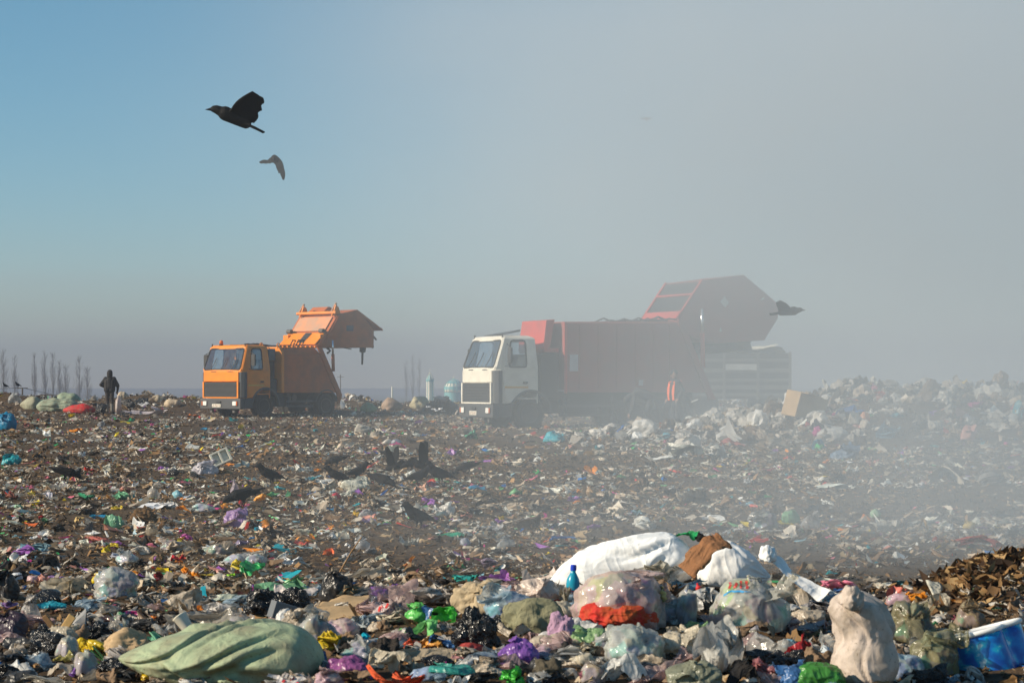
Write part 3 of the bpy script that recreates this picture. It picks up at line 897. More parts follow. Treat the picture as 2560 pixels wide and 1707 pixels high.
    for yy in (-0.62, 0.0, 0.62):
        MB().tube([(-0.02, yy, 1.99), (-0.06, yy - .03, 2.02), (0.03, yy - .12, 2.22), (0.13, yy - .16, 2.46)], 0.014, 6).build("wiper", P_DARK, root)
    # inside
    for yy in (-0.6, 0.55):
        MB().prism([(0.75, 1.1), (1.22, 1.1), (1.36, 2.35), (1.25, 2.42), (1.1, 1.62), (0.78, 1.58)], yy - 0.26, yy + 0.26).build("seat", P_SEAT, root, bevel=0.04)
    MB().prism([(0.10, 1.3), (0.50, 1.3), (0.42, 1.92), (0.10, 2.0)], -1.12, 1.12).build("dashboard", P_SEAT, root, bevel=0.03)
    sw = MB(); pts = []
    for k in range(25):
        a = 2 * math.pi * k / 24
        pts.append((0.55 + 0.10 * math.sin(a), -0.58 + 0.23 * math.cos(a), 2.02 + 0.21 * math.sin(a)))
    sw.tube(pts, 0.018, 6, cap=False).tube([(0.55, -0.8, 2.02), (0.55, -0.36, 2.02)], 0.015, 6).tube([(0.55, -0.58, 2.02), (0.40, -0.58, 1.75)], 0.03, 6)
    sw.build("steering_wheel", P_HOSE, root, smooth=True)
    # wheel arches, roof hatch
    for sg in (-1, 1):
        a, b_ = sorted((sg * 1.275, sg * 0.85))
        ring_ = arc(1.24, 0.50, 0.78, 172, 4) + list(reversed(arc(1.24, 0.50, 0.70, 172, 4)))
        MB().prism(ring_, a, b_).build("mudguard", P_BUMP, root, bevel=0.01)
    MB().box(0.72, 1.12, -0.35, 0.35, 2.98, 3.01).build("roof_hatch", P_DARK, root, bevel=0.01)
    if beacon:
        bc = MB().lathe([(0.085, 0), (0.085, 0.05), (0.075, 0.055)], (0.42, 0.52, 2.965), 'z', 16).build("beacon", P_DARK, root)
        MB().lathe([(0.075, 0.056), (0.075, 0.16), (0.055, 0.20), (0.02, 0.215)], (0.42, 0.52, 2.965), 'z', 16).build("lens", P_AMBER, bc, smooth=True)
    for yy in (-1.0, 1.0): MB().tube([(0.36, yy, 2.90), (0.36, yy, 3.03)], 0.025, 8).build("marker_lamp", P_DARK, root)
    if visor:
        v = MB().raw([(0.55, -0.9, 3.03), (0.55, 0.75, 3.0), (1.0, 0.75, 3.0), (1.05, -0.9, 3.12), (0.55, -0.9, 3.05), (0.55, 0.75, 3.02), (1.0, 0.75, 3.02), (1.05, -0.9, 3.19)],
                     [(0, 1, 2, 3), (7, 6, 5, 4), (0, 4, 5, 1), (1, 5, 6, 2), (2, 6, 7, 3), (3, 7, 4, 0)])
        v.build("roof_deflector", P_BUMP, root, bevel=0.015)

def chassis(root, L_, axles, tank=(1.95, 2.85), sub=1.05):
    MB().box(0.3, L_, -0.45, -0.36, 0.70, 0.96).box(0.3, L_, 0.36, 0.45, 0.70, 0.96).box(1.5, 1.62, -0.36, 0.36, 0.74, 0.92).box(L_ - .3, L_ - .18, -0.36, 0.36, 0.74, 0.92).box(2.15, L_ - 0.1, -0.95, 0.95, 0.965, sub).build("chassis", P_DARK, root)
    for k, b in enumerate(axles):
        for sg in (-1, 1):
            wheel(root, b, sg * (1.03 if k == 0 else 1.05), k > 0)
        MB().tube([(b, -0.9, 0.52), (b, 0.9, 0.52)], 0.07, 10).build("axle", P_DARK, root)
        if k:
            for sg in (-1, 1):
                a, b_ = sorted((sg * 1.24, sg * 0.62))
                rg = arc(b, 0.52, 0.66, 165, 15) + list(reversed(arc(b, 0.52, 0.62, 165, 15)))
                MB().prism(rg, a, b_).build("mudguard", P_BUMP, root)
    MB().prism(round_rect(tank[0], tank[1], 0.48, 0.98, 0.12), -1.15, -0.55).build("fuel_tank", P_DARK, root, bevel=0.01)
    MB().prism(round_rect(tank[0], tank[0] + .7, 0.5, 0.95, 0.04), 0.55, 1.1).build("battery_box", P_DARK, root, bevel=0.01)

# ---- orange lorry with its tailgate tipped up
TH = math.radians(49)
ox, oy = (604 - 1280) / FPX * 79.5 - 1.2 * math.sin(TH), 79.5 + 1.2 * math.cos(TH)
t1 = tag(empty("garbage_truck", (ox, oy, 0.13), TH), "orange rubbish lorry with orange cab and its tailgate raised", "garbage truck")
cab(t1, P_ORANGE, beacon=True, plate_y=0.2)
chassis(t1, 5.2, (1.24, 4.66), (1.75, 2.35))
MB().tube([(2.72, -1.0, 0.86), (2.72, -0.5, 0.86)], 0.14, 14).tube([(3.04, -1.0, 0.86), (3.04, -0.5, 0.86)], 0.14, 14).build("air_tank", P_RIM, t1, smooth=False)
MB().box(2.4, 3.9, -1.2, -1.15, 0.46, 0.54).box(2.4, 3.9, -1.2, -1.15, 0.66, 0.74).box(2.55, 2.6, -1.15, -0.4, 0.48, 0.9).build("side_guard", P_BUMP, t1)
MB().box(1.60, 2.0, -0.95, 0.95, 1.0, 2.35).box(1.62, 2.0, -1.1, -0.4, 0.98, 1.6).build("air_intake", P_DARK, t1, bevel=0.03)
MB().box(1.62, 1.98, -1.02, 0.9, 2.36, 2.84).build("oil_reservoir", P_BLUE, t1, bevel=0.03)

def body_loft(sec, b0, rear):
    """cross-section (y, z) from a flat front to a raked rear"""
    n = len(sec)
    V = [(b0, y, z) for y, z in sec] + [(rear(z), y, z) for y, z in sec]
    F = [tuple(range(n)), tuple(range(2 * n - 1, n - 1, -1))] + [(i, (i + 1) % n, (i + 1) % n + n, i + n) for i in range(n)]
    return V, F
sec = [(-1.2, 1.06), (-1.2, 2.62), (-1.02, 2.88), (1.02, 2.88), (1.2, 2.62), (1.2, 1.06)]
rr1 = lambda z: 3.98 + (2.88 - z) / 1.82 * 0.98
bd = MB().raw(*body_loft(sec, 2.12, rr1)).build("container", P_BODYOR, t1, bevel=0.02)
MB().box(2.12, 4.45, -1.212, -1.2, 1.95, 1.975).box(2.12, 4.95, -1.225, -1.2, 1.06, 1.22).build("side_rail", P_BODYOR, bd)
fr = MB()
fo = [(y * 1.035, z + (0.03 if z > 2 else 0)) for y, z in sec]
V, F = body_loft(fo, 2.06, lambda z: 2.20); fr.raw(V, F)
fr.build("front_frame", P_ORANGE, bd, bevel=0.01)
for sg in (-1, 1):
    a, b_ = sorted((sg * 1.19, sg * 1.27))
    MB().prism([(3.93, 2.90), (4.16, 2.90), (5.22, 0.98), (5.10, 0.62), (5.0, 0.62), (4.96, 1.0)], a, b_).build("rear_frame", P_BODYOR, bd, bevel=0.01)
ft = MB()
for k in range(8):
    ft.box(2.3 + k * 0.24, 2.38 + k * 0.24, -1.06, -0.96, 2.885, 2.95)
ft.box(2.12, 4.05, -0.98, -0.88, 2.883, 2.93).box(2.12, 4.05, 0.88, 0.98, 2.883, 2.93)
ft.build("roof_rail", P_ORANGE, bd)
for b_, y_ in ((1.45, -0.75), (2.15, -1.0), (2.15, 0.9), (3.1, -0.9)):
    pts = [(b_ + 0.07 * math.cos(a), y_, 3.0 + 0.07 * math.sin(a)) for a in np.linspace(0, 2 * math.pi, 13)]
    lug = MB().tube(pts, 0.022, 6, cap=False).box(b_ - .07, b_ + .07, y_ - .025, y_ + .025, 2.86, 2.95)
    lug.build("lifting_lug", P_ORANGE, t1)
for k, yy in enumerate((-0.35, -0.15, 0.2)):
    pts = [(1.3, yy, 3.0), (1.6, yy + .05, 3.05), (2.3, yy - .05, 2.97), (3.2, yy + .08, 2.99), (3.9, yy, 3.0), (4.15, yy + .1, 3.25), (4.4, yy, 3.2)]
    MB().tube(pts, 0.028, 6).build("hydraulic_hose", P_HOSE, t1, smooth=True)
# tailgate, tipped about its top hinge
tg = [(3.98, 2.96), (4.52, 3.46), (5.05, 4.18), (5.2, 4.24), (6.12, 4.42), (6.42, 4.18), (6.98, 3.55), (6.97, 2.88), (4.3, 2.90)]
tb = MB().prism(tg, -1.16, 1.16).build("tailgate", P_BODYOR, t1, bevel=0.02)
for sg in (-1, 1):
    a, b_ = sorted((sg * 1.165, sg * 1.20))
    MB().prism([(4.25, 2.95), (4.60, 3.44), (5.08, 4.14), (6.10, 4.36), (6.38, 4.12), (6.9, 3.55), (6.9, 3.30), (4.55, 3.28)], a, b_).build("side_plate", P_BODYOR, tb, bevel=0.008)
MB().raw([(4.56, -0.98, 3.545), (4.56, 0.98, 3.545), (4.98, 0.98, 4.115), (4.98, -0.98, 4.115), (4.53, -0.98, 3.57), (4.53, 0.98, 3.57), (4.95, 0.98, 4.14), (4.95, -0.98, 4.14)],
         [(0, 1, 2, 3), (7, 6, 5, 4), (0, 4, 5, 1), (1, 5, 6, 2), (2, 6, 7, 3), (3, 7, 4, 0)]).build("front_plate", P_PALE, tb, bevel=0.006)
MB().raw([(3.96, -1.1, 3.0), (3.96, 1.1, 3.0), (4.46, 1.1, 3.46), (4.46, -1.1, 3.46), (3.93, -1.1, 3.03), (3.93, 1.1, 3.03), (4.43, 1.1, 3.49), (4.43, -1.1, 3.49)],
         [(0, 1, 2, 3), (7, 6, 5, 4), (0, 4, 5, 1), (1, 5, 6, 2), (2, 6, 7, 3), (3, 7, 4, 0)]).build("lower_plate", P_ORANGE, tb, bevel=0.006)
MB().raw([(3.99, -0.32, 3.10), (3.99, 0.02, 3.10), (4.38, -0.02, 3.49), (4.38, -0.38, 3.49)], [(0, 1, 2, 3)]).build("oil_stain_plate", P_DARK, tb)
MB().tube([(4.97, -1.2, 4.30), (4.97, 1.2, 4.30)], 0.065, 10).build("cross_bar", P_ORANGE, tb)
for yy in (-1.02, 0.95):
    MB().prism([(4.85, 4.16), (5.35, 4.22), (5.22, 4.52), (5.08, 4.62), (5.0, 4.40)], yy - 0.03, yy + 0.03).build("bracket", P_ORANGE, tb, bevel=0.008)
    MB().tube([(4.95, yy + .12, 4.30), (5.22, yy + .12, 4.68)], 0.05, 8).build("ram", P_PALE, tb)
    MB().box(4.2, 4.5, yy - 0.10, yy + 0.22, 3.20, 3.42).build("hinge_block", P_ORANGE, tb, bevel=0.02)
    MB().lathe([(0.09, -0.12), (0.09, 0.12)], (4.40, yy + 0.05, 3.56), 'y', 14).build("hinge_pin", P_RIM, tb)
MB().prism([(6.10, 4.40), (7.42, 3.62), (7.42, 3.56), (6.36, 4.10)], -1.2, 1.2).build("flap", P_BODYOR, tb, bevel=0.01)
MB().prism([(5.35, 4.25), (5.75, 4.56), (5.85, 4.56), (6.12, 4.42)], 0.2, 1.15).build("hopper_cover", P_BODYOR, tb, bevel=0.01)
MB().box(5.5, 5.85, -1.215, -1.201, 3.55, 3.78).build("side_window", P_BLUE, tb)
MB().tube([(6.62, -0.9, 2.9), (6.6, -0.9, 2.7), (6.62, -0.88, 2.68), (6.6, -0.88, 2.2)], [0.13, 0.12, 0.045, 0.04], 8).build("hanging_rag", P_HOSE, tb)
for pts, r_ in (([(5.0, -0.6, 2.88), (5.15, -0.62, 2.76), (5.0, -0.62, 2.66)], 0.05), ([(5.6, -0.8, 2.9), (6.1, -0.8, 2.82)], 0.02), ([(7.0, -1, 3.4), (7.2, -1.05, 3.2)], 0.04), ([(7.0, -0.9, 2.95), (7.1, -1.0, 2.9)], 0.06)):
    MB().tube(pts, r_, 6).build("caught_rag", P_HOSE, tb)
for sg in (-1, 1):
    cy = MB().tube([(4.72, sg * 1.3, 1.92), (4.70, sg * 1.3, 2.62)], 0.065, 12).build("hydraulic_cylinder", P_BODYOR, t1, smooth=True)
    MB().tube([(4.70, sg * 1.3, 2.6), (4.68, sg * 1.3, 3.18)], 0.04, 10).build("rod", P_CHROME, cy, smooth=True)

# ---- cream cab, red container, bigger tailgate
TH2 = math.radians(26.8)
ox, oy = (1237.4 - 1280) / FPX * 62.3 - 1.2 * math.sin(TH2), 62.3 + 1.2 * math.cos(TH2)
t2 = tag(empty("garbage_truck", (ox, oy, 0.06), TH2), "rubbish lorry with cream cab and long red container, tailgate raised", "garbage truck")
cab(t2, P_CREAM, visor=True, plate_y=0.15)
chassis(t2, 7.5, (1.24, 5.21, 6.69), (2.55, 3.7), 1.235)
MB().box(2.3, 4.3, -1.2, -1.15, 0.42, 0.50).box(2.3, 4.3, -1.2, -1.15, 0.72, 0.80).box(2.42, 2.47, -1.22, -1.15, 0.3, 1.1).box(4.18, 4.23, -1.22, -1.15, 0.3, 1.1).build("side_guard", P_BUMP, t2)
MB().box(1.60, 2.30, -1.12, 0.9, 0.95, 2.42).prism(round_rect(1.62, 2.28, 1.0, 2.46, 0.2), -1.18, -0.2).build("air_intake", P_DARK, t2, bevel=0.03)
MB().raw([(1.80, -1.0, 2.55), (1.80, 0.75, 2.55), (1.93, 0.72, 3.49), (1.93, -0.98, 3.49), (2.06, -1.0, 2.62), (2.06, 0.75, 2.62), (2.24, 0.72, 3.52), (2.24, -0.98, 3.52)],
         [(0, 1, 2, 3), (7, 6, 5, 4), (0, 4, 5, 1), (1, 5, 6, 2), (2, 6, 7, 3), (3, 7, 4, 0)]).build("front_hopper", P_RED, t2, bevel=0.02)
MB().box(1.85, 2.38, -1.0, 0.8, 2.46, 2.60).build("hopper_base", P_RED, t2, bevel=0.02)
sec2 = [(-1.23, 1.24), (-1.23, 3.36), (-1.18, 3.42), (1.18, 3.42), (1.23, 3.36), (1.23, 1.24)]
rr2 = lambda z: 6.38 + (3.42 - z) / 2.18 * 1.02
bd = MB().raw(*body_loft(sec2, 2.42, rr2)).build("container", P_REDB, t2, bevel=0.02)
rb = MB()
for b_ in (2.95, 3.6, 4.25, 4.9, 5.55, 6.1):
    rb.box(b_, b_ + 0.05, -1.262, -1.23, 1.3, 3.3)
rb.box(2.42, 7.3, -1.27, -1.231, 1.18, 1.298)
rb.build("side_ribs", P_REDB, bd)
MB().box(2.40, 2.50, -1.28, -1.235, 1.15, 3.40).box(2.40, 2.50, 1.235, 1.28, 1.15, 3.40).build("corner_post", P_RED, bd)
MB().box(2.6, 2.9, -1.240, -1.234, 1.85, 2.38).box(5.02, 5.18, -1.240, -1.234, 1.40, 1.58).build("painted_patch", surface("faded_patch", (0.50, 0.50, 0.52), dirt=0.3), bd)
for sg in (-1, 1):
    a, b_ = sorted((sg * 1.235, sg * 1.29))
    MB().prism([(6.36, 3.42), (6.56, 3.42), (7.72, 0.95), (7.45, 0.95)], a, b_).build("rear_frame", P_REDB, bd, bevel=0.01)
mess = MB()
rng = np.random.default_rng(5)
for k in range(26):
    b_ = rng.uniform(4.6, 6.8); y_ = rng.uniform(-1.1, 1.0)
    mess.tube([(b_ - .3, y_, 3.45), (b_, y_ + rng.uniform(-.1, .1), 3.47 + rng.uniform(0, .12)), (b_ + .35, y_, 3.46)], 0.02 + 0.02 * rng.random(), 5)
mess.build("caught_rubbish", P_BUMP, bd)
tg2 = [(6.43, 3.50), (7.32, 4.73), (8.74, 4.90), (10.0, 3.94), (9.92, 3.5), (9.46, 2.83), (8.0, 2.74), (7.2, 2.80), (6.55, 3.12)]
tb = MB().prism(tg2, -1.2, 1.2).build("tailgate", P_REDB, t2, bevel=0.02)
def front_pt(t, y, off):     # along the lit front face of the tipped tailgate
    b0, z0, b1, z1 = 6.43, 3.50, 7.32, 4.73
    n = (-(z1 - z0), b1 - b0); q = math.hypot(*n)
    return (b0 + (b1 - b0) * t + n[0] / q * off, y, z0 + (z1 - z0) * t + n[1] / q * off)
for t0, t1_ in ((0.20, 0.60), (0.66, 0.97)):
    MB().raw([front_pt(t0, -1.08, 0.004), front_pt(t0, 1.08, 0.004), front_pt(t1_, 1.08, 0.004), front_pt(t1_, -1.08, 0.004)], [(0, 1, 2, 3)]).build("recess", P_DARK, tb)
for t0, t1_, y0, y1 in ((0.0, 0.19, -1.2, 1.2), (0.605, 0.65, -1.1, 1.1), (0.0, 1.0, -1.2, -1.1), (0.0, 1.0, 1.1, 1.2)):
    q = [front_pt(t0, y0, 0.006), front_pt(t0, y1, 0.006), front_pt(t1_, y1, 0.006), front_pt(t1_, y0, 0.006), front_pt(t0, y0, 0.05), front_pt(t0, y1, 0.05), front_pt(t1_, y1, 0.05), front_pt(t1_, y0, 0.05)]
    MB().raw(q, [(0, 1, 2, 3), (7, 6, 5, 4), (0, 4, 5, 1), (1, 5, 6, 2), (2, 6, 7, 3), (3, 7, 4, 0)]).build("front_frame", P_RED, tb)
MB().prism([(7.9, 4.05), (8.05, 4.22), (8.2, 4.02), (8.08, 3.86)], -1.215, -1.205).prism([(7.85, 3.1), (7.92, 3.25), (7.95, 3.1)], -1.215, -1.205).prism([(9.3, 4.1), (9.42, 4.2), (9.45, 4.12)], -1.215, -1.205).build("stuck_paper", surface("pale_scrap", (0.6, 0.62, 0.58), dirt=0.3), tb)
V, F = bag_mesh(77, (2.6, 2.0, 0.6), 4, crump=0.25, lump=0.3)
V = V + np.array([8.2, 0, 2.42]); V[:, 2] += 0.06 * (V[:, 0] - 8.2)
o = add("caught_rubbish", mesh_np("caught_rubbish", V, F, M['black']), tb)
for sg in (-1, 1):
    cy = MB().tube([(7.22, sg * 1.34, 1.95), (7.20, sg * 1.34, 3.05)], 0.075, 12).build("hydraulic_cylinder", P_RED, t2, smooth=True)
    MB().tube([(7.20, sg * 1.34, 3.0), (7.18, sg * 1.34, 3.82)], 0.05, 10).build("rod", P_CHROME, cy, smooth=True)

def refit(root, names, conv):
    for o in list(root.children):
        if o.name.split('.')[0] in names:
            for q in [o] + list(o.children):
                for v in q.data.vertices:
                    b_, z_ = conv(v.co.x, v.co.z)
                    v.co.x, v.co.z = b_, z_
def conv_for(tanx0, Y0, th, z0, to_px):
    c, s_ = math.cos(th), math.sin(th)
    def f(b, z):
        px, py = to_px(b, z)
        q = (px - 1280) / FPX
        nb = (q * Y0 - tanx0) / (c - q * s_)
        return nb, CAMH + (HOR - py) / FPX * (Y0 + nb * s_) - z0
    return f
refit(t1, ('container', 'tailgate', 'hydraulic_cylinder'), conv_for((604 - 1280) / FPX * 79.5, 79.5, TH, 0.13, lambda b, z: (440 + (690 + 200 * b) * .2381, 740 + (1290 - 260 * z) * .2381)))
refit(t2, ('container', 'tailgate', 'hydraulic_cylinder'), conv_for((1237.4 - 1280) / FPX * 62.3, 62.3, TH2, 0.06, lambda b, z: (1350 + (236 * b - 373) * .3019, 1074 - 79 * z)))

# ---- pale slatted trailer standing behind in the smoke
Yt = 78.0
tx0, tx1 = (1722 - 1280) / FPX * Yt, (1982 - 1280) / FPX * Yt
t3 = tag(empty("box_trailer", (tx0, Yt, 0.2), math.radians(5)), "grey slatted trailer under a pale tarpaulin, half lost in smoke behind the red container", "trailer")
W = tx1 - tx0
P_GREY = paint("grey_board", (0.19, 0.185, 0.17), dirt=0.5); P_GDK = paint("dark_board", (0.05, 0.05, 0.05), dirt=0.4)
MB().box(0, W, 0.05, 2.3, 0.75, 2.55).build("body", P_GDK, t3, bevel=0.01)
sl = MB()
for k, z in enumerate((0.85, 1.12, 1.42, 1.78, 2.2)):
    sl.box(0.1, W - 0.1, -0.02, 0.048, z, z + (0.16 if k % 2 else 0.12))
sl.build("side_boards", P_GREY, t3, bevel=0.01)
MB().box(W * 0.34, W * 0.66, -0.05, -0.022, 1.88, 2.12).build("pale_board", paint("pale_board", (0.62, 0.62, 0.58)), t3)
st = MB()
for x in (0, W * 0.33, W * 0.66, W - 0.1): st.box(x, x + 0.1, -0.06, -0.021 if x else -0.021, 0.7, 2.6)
st.build("posts", P_GREY, t3)
V, F = sheet_mesh(91, (W + 0.25, 2.6, 0.42), 30, 0.3, 0.05, drape=0.5)
V = V + np.array([W / 2, 1.15, 2.5])
o = add("tarpaulin", mesh_np("tarpaulin", V, F, M['woven']), t3, color=(0.78, 0.74, 0.62))
for x in (0.7, W - 0.8):
    for y_ in (0.3, 2.0): wheel(t3, x, y_)
# ------------------------------------------------------------------ people and birds: one continuous skin each
def capsule(mb, a, b, ra, rb, n=12):
    a, b = Vector(a), Vector(b)
    d = (b - a); l = d.length or 1e-4; d = d / l
    pts, rad = [], []
    for k in range(5):
        t = math.radians(90 - 90 * k / 4); pts.append(a - d * ra * math.sin(t)); rad.append(max(ra * math.cos(t), 0.001))
    for k in range(5):
        t = math.radians(90 * k / 4); pts.append(b + d * rb * math.sin(t)); rad.append(max(rb * math.cos(t), 0.001))
    mb.tube(pts, rad, n)

def fuse(mb, voxel, smooth=4):
    """weld overlapping limbs into one closed skin"""
    o = bpy.data.objects.new("skin", mb.mesh("skin", None))
    COL.objects.link(o)
    r = o.modifiers.new("r", 'REMESH'); r.mode = 'VOXEL'; r.voxel_size = voxel; r.use_smooth_shade = True
    s = o.modifiers.new("s", 'SMOOTH'); s.factor = 0.5; s.iterations = smooth
    dg = bpy.context.evaluated_depsgraph_get()
    me = bpy.data.meshes.new_from_object(o.evaluated_get(dg))
    old = o.data
    bpy.data.objects.remove(o); bpy.data.meshes.remove(old)
    me.polygons.foreach_set("use_smooth", [True] * len(me.polygons))
    return me

def person(J, bones, mats, loc, rz, label, hand_fist=True):
    """J joints; bones (a, b, ra, rb, material index)"""
    mb = MB()
    for a, b, ra, rb, mi in bones: capsule(mb, J[a], J[b], ra, rb)
    segs = [(Vector(J[a]), Vector(J[b]), mi, (ra + rb) / 2) for a, b, ra, rb, mi in bones]
    for side in ('l', 'r'):              # palm, four fingers of different length, thumb from the side of the palm
        w, e = Vector(J['wrist_' + side]), Vector(J['elbow_' + side])
        d = (w - e).normalized()
        sx = d.cross(Vector((0, 0, 1)) if abs(d.z) < 0.9 else Vector((0, 1, 0))).normalized()
        up = sx.cross(d)
        palm = w + d * 0.09
        capsule(mb, w, palm, 0.030, 0.036); segs.append((w, palm, 4, 0.03))
        for q, ln in zip((-0.03, -0.01, 0.01, 0.03), (0.060, 0.075, 0.080, 0.068)):
            k0 = palm + sx * q; k1 = k0 + d * ln * 0.6 - up * 0.012; k2 = k1 + d * ln * 0.35 - up * 0.035
            capsule(mb, k0, k1, 0.012, 0.011, 8); capsule(mb, k1, k2, 0.011, 0.009, 8); segs.append((k0, k2, 4, 0.01))
        t0 = w + d * 0.03 - sx * 0.03; t1_ = t0 + d * 0.045 - sx * 0.03; t2_ = t1_ + d * 0.035 - up * 0.01
        capsule(mb, t0, t1_, 0.014, 0.012, 8); capsule(mb, t1_, t2_, 0.012, 0.010, 8); segs.append((t0, t2_, 4, 0.01))
    h = Vector(J['head']); f = Vector(J['face'])      # nose, brow, ears
    capsule(mb, h + f * 0.09 + Vector((0, 0, -.02)), h + f * 0.115 + Vector((0, 0, -.05)), 0.012, 0.016, 8)
    sx = f.cross(Vector((0, 0, 1))).normalized()
    for s in (-1, 1): capsule(mb, h + sx * s * 0.085 + Vector((0, 0, 0.0)), h + sx * s * 0.09 + Vector((0, 0, -0.05)), 0.016, 0.014, 8)
    me = fuse(mb, 0.013, 3)
    for m_ in mats: me.materials.append(m_)
    V = np.empty(len(me.vertices) * 3); me.vertices.foreach_get("co", V); V = V.reshape(-1, 3)
    C = np.array([np.mean(V[list(p.vertices)], 0) for p in me.polygons])
    best = np.full(len(C), 1e9); idx = np.zeros(len(C), int)
    for a, b, mi, r in segs:
        a, b = np.array(a), np.array(b); ab = b - a
        t = np.clip(((C - a) @ ab) / max(ab @ ab, 1e-9), 0, 1)
        dd = np.linalg.norm(C - (a + t[:, None] * ab), axis=1) - r
        u = dd < best; best[u] = dd[u]; idx[u] = mi
    me.polygons.foreach_set("material_index", idx.astype(np.int32))
    me.name = "person"
    return tag(add("person", me, None, loc, (0, 0, rz)), label, "person")

C_JACK = surface("black_jacket", (0.008, 0.0075, 0.009), rough=0.8, dirt=0.3, bump=0.4, bscale=10)
C_TROU = surface("brown_trousers", (0.035, 0.027, 0.025), rough=0.9, dirt=0.35, bump=0.3, bscale=12)
C_BOOT = surface("grey_rubber_boot", (0.20, 0.19, 0.17), rough=0.6, dirt=0.5)
C_SKIN = surface("weathered_skin", (0.28, 0.15, 0.10), rough=0.55, dirt=0.1)
C_VEST = surface("hi_vis_orange", (0.95, 0.16, 0.03), rough=0.7, dirt=0.1)
C_BLUE = surface("dark_work_clothes", (0.03, 0.032, 0.04), rough=0.9, dirt=0.3)

def standing(arm_l, arm_r, lean=0.0, stance=0.11, head_f=(0, 1, 0)):
    e_l, w_l = arm_l; e_r, w_r = arm_r
    J = dict(hip=(0, 0, 0.92), waist=(0, lean * .2, 1.08), chest=(0, lean * .6, 1.32), neck=(0, lean, 1.48), head=(0, lean + .03, 1.635),
             crown=(0, lean + .02, 1.68), sh_l=(-.17, lean * .8, 1.41), sh_r=(.17, lean * .8, 1.41), elbow_l=e_l, wrist_l=w_l, elbow_r=e_r, wrist_r=w_r,
             hp_l=(-.095, 0, .90), hp_r=(.095, 0, .90), kn_l=(-stance, .03, .49), kn_r=(stance, .03, .49), an_l=(-stance, 0, .09), an_r=(stance, 0, .09),
             to_l=(-stance - .03, .17, .045), to_r=(stance + .03, .17, .045), fl=(-.09, lean * .5, 1.28), fr=(.09, lean * .5, 1.28), hl=(-.09, 0, .96), hr=(.09, 0, .96),
             kb_l=(-stance, .01, .40), kb_r=(stance, .01, .40))
    J['face'] = head_f
    return J

def bones(jk=0, tr=1, bt=2, hd=0, bulk=1.0, vest=None):
    B = bulk
    v = jk if vest is None else vest
    return [('hl', 'fl', .135 * B, .145 * B, v), ('hr', 'fr', .135 * B, .145 * B, v), ('waist', 'chest', .15 * B, .16 * B, jk), ('fl', 'sh_l', .13 * B, .095 * B, v), ('fr', 'sh_r', .13 * B, .095 * B, v),
            ('chest', 'neck', .13, .075, jk), ('neck', 'head', .065, .095, hd), ('head', 'crown', .105, .098, hd),
            ('sh_l', 'elbow_l', .085 * B, .066 * B, jk), ('elbow_l', 'wrist_l', .066 * B, .046, jk), ('sh_r', 'elbow_r', .085 * B, .066 * B, jk), ('elbow_r', 'wrist_r', .066 * B, .046, jk),
            ('hp_l', 'kn_l', .105, .080, tr), ('hp_r', 'kn_r', .105, .080, tr), ('kn_l', 'kb_l', .078, .074, tr), ('kn_r', 'kb_r', .078, .074, tr),
            ('kb_l', 'an_l', .080, .058, bt), ('kb_r', 'an_r', .080, .058, bt), ('an_l', 'to_l', .060, .046, bt), ('an_r', 'to_r', .060, .046, bt)]

def spot_at(px, Y):
    x = (px - 1280) / FPX * Y
    return x, Y, gz(x, Y)

sk = [C_JACK, C_TROU, C_BOOT, C_VEST, C_SKIN]
J = standing((( -.36, -.02, 1.17), (-.24, .20, 1.06)), ((.34, .04, 1.14), (.30, .16, .92)), 0.05, 0.10)
p1 = person(J, bones(hd=0, bulk=1.12), sk, spot_at(274, 83.8), 0, "person in a black hooded jacket and grey boots, back turned, picking among sacks")
hb = MB()
capsule(hb, (0, .03, 1.50), (0, .02, 1.66), .12, .125); capsule(hb, (0, .02, 1.66), (0, .05, 1.70), .122, .115)
me = fuse(hb, 0.02, 2); me.materials.append(C_JACK); me.name = "hood"
add("hood", me, p1)
Yw = 61.8
x, y, z = spot_at(1690, Yw)
J = standing(((-.26, -.10, 1.14), (-.30, .10, .92)), ((.26, -.06, 1.13), (.28, .14, .90)), 0.04, 0.12)
p2 = person(J, bones(hd=4, vest=0), [C_BLUE, C_BLUE, C_BLUE, C_VEST, C_SKIN], (x, y, z + 0.03), math.radians(115), "worker in dark clothes with an open orange safety vest beside the red container")
for s in (-1, 1):
    mb = MB()
    pts = [(s * .11, -.10, 1.46), (s * .145, .10, 1.43), (s * .15, .175, 1.30), (s * .15, .185, 1.05), (s * .145, .165, .84)]
    V, F = strip_mesh(pts, 0.13, 3, 20, 0.1, 4)
    o = add("vest_panel", mesh_np("vest_panel", V, F, C_VEST), p2)
    sd = o.modifiers.new("t", 'SOLIDIFY'); sd.thickness = 0.02
mb = MB(); capsule(mb, (0, .05, 1.70), (0, .06, 1.73), .105, .09); capsule(mb, (0, .10, 1.69), (0, .19, 1.68), .06, .05)
me = fuse(mb, 0.015, 2); me.materials.append(C_BLUE); me.name = "cap"; add("cap", me, p2)
x, y, z = spot_at(1618, 60.6)
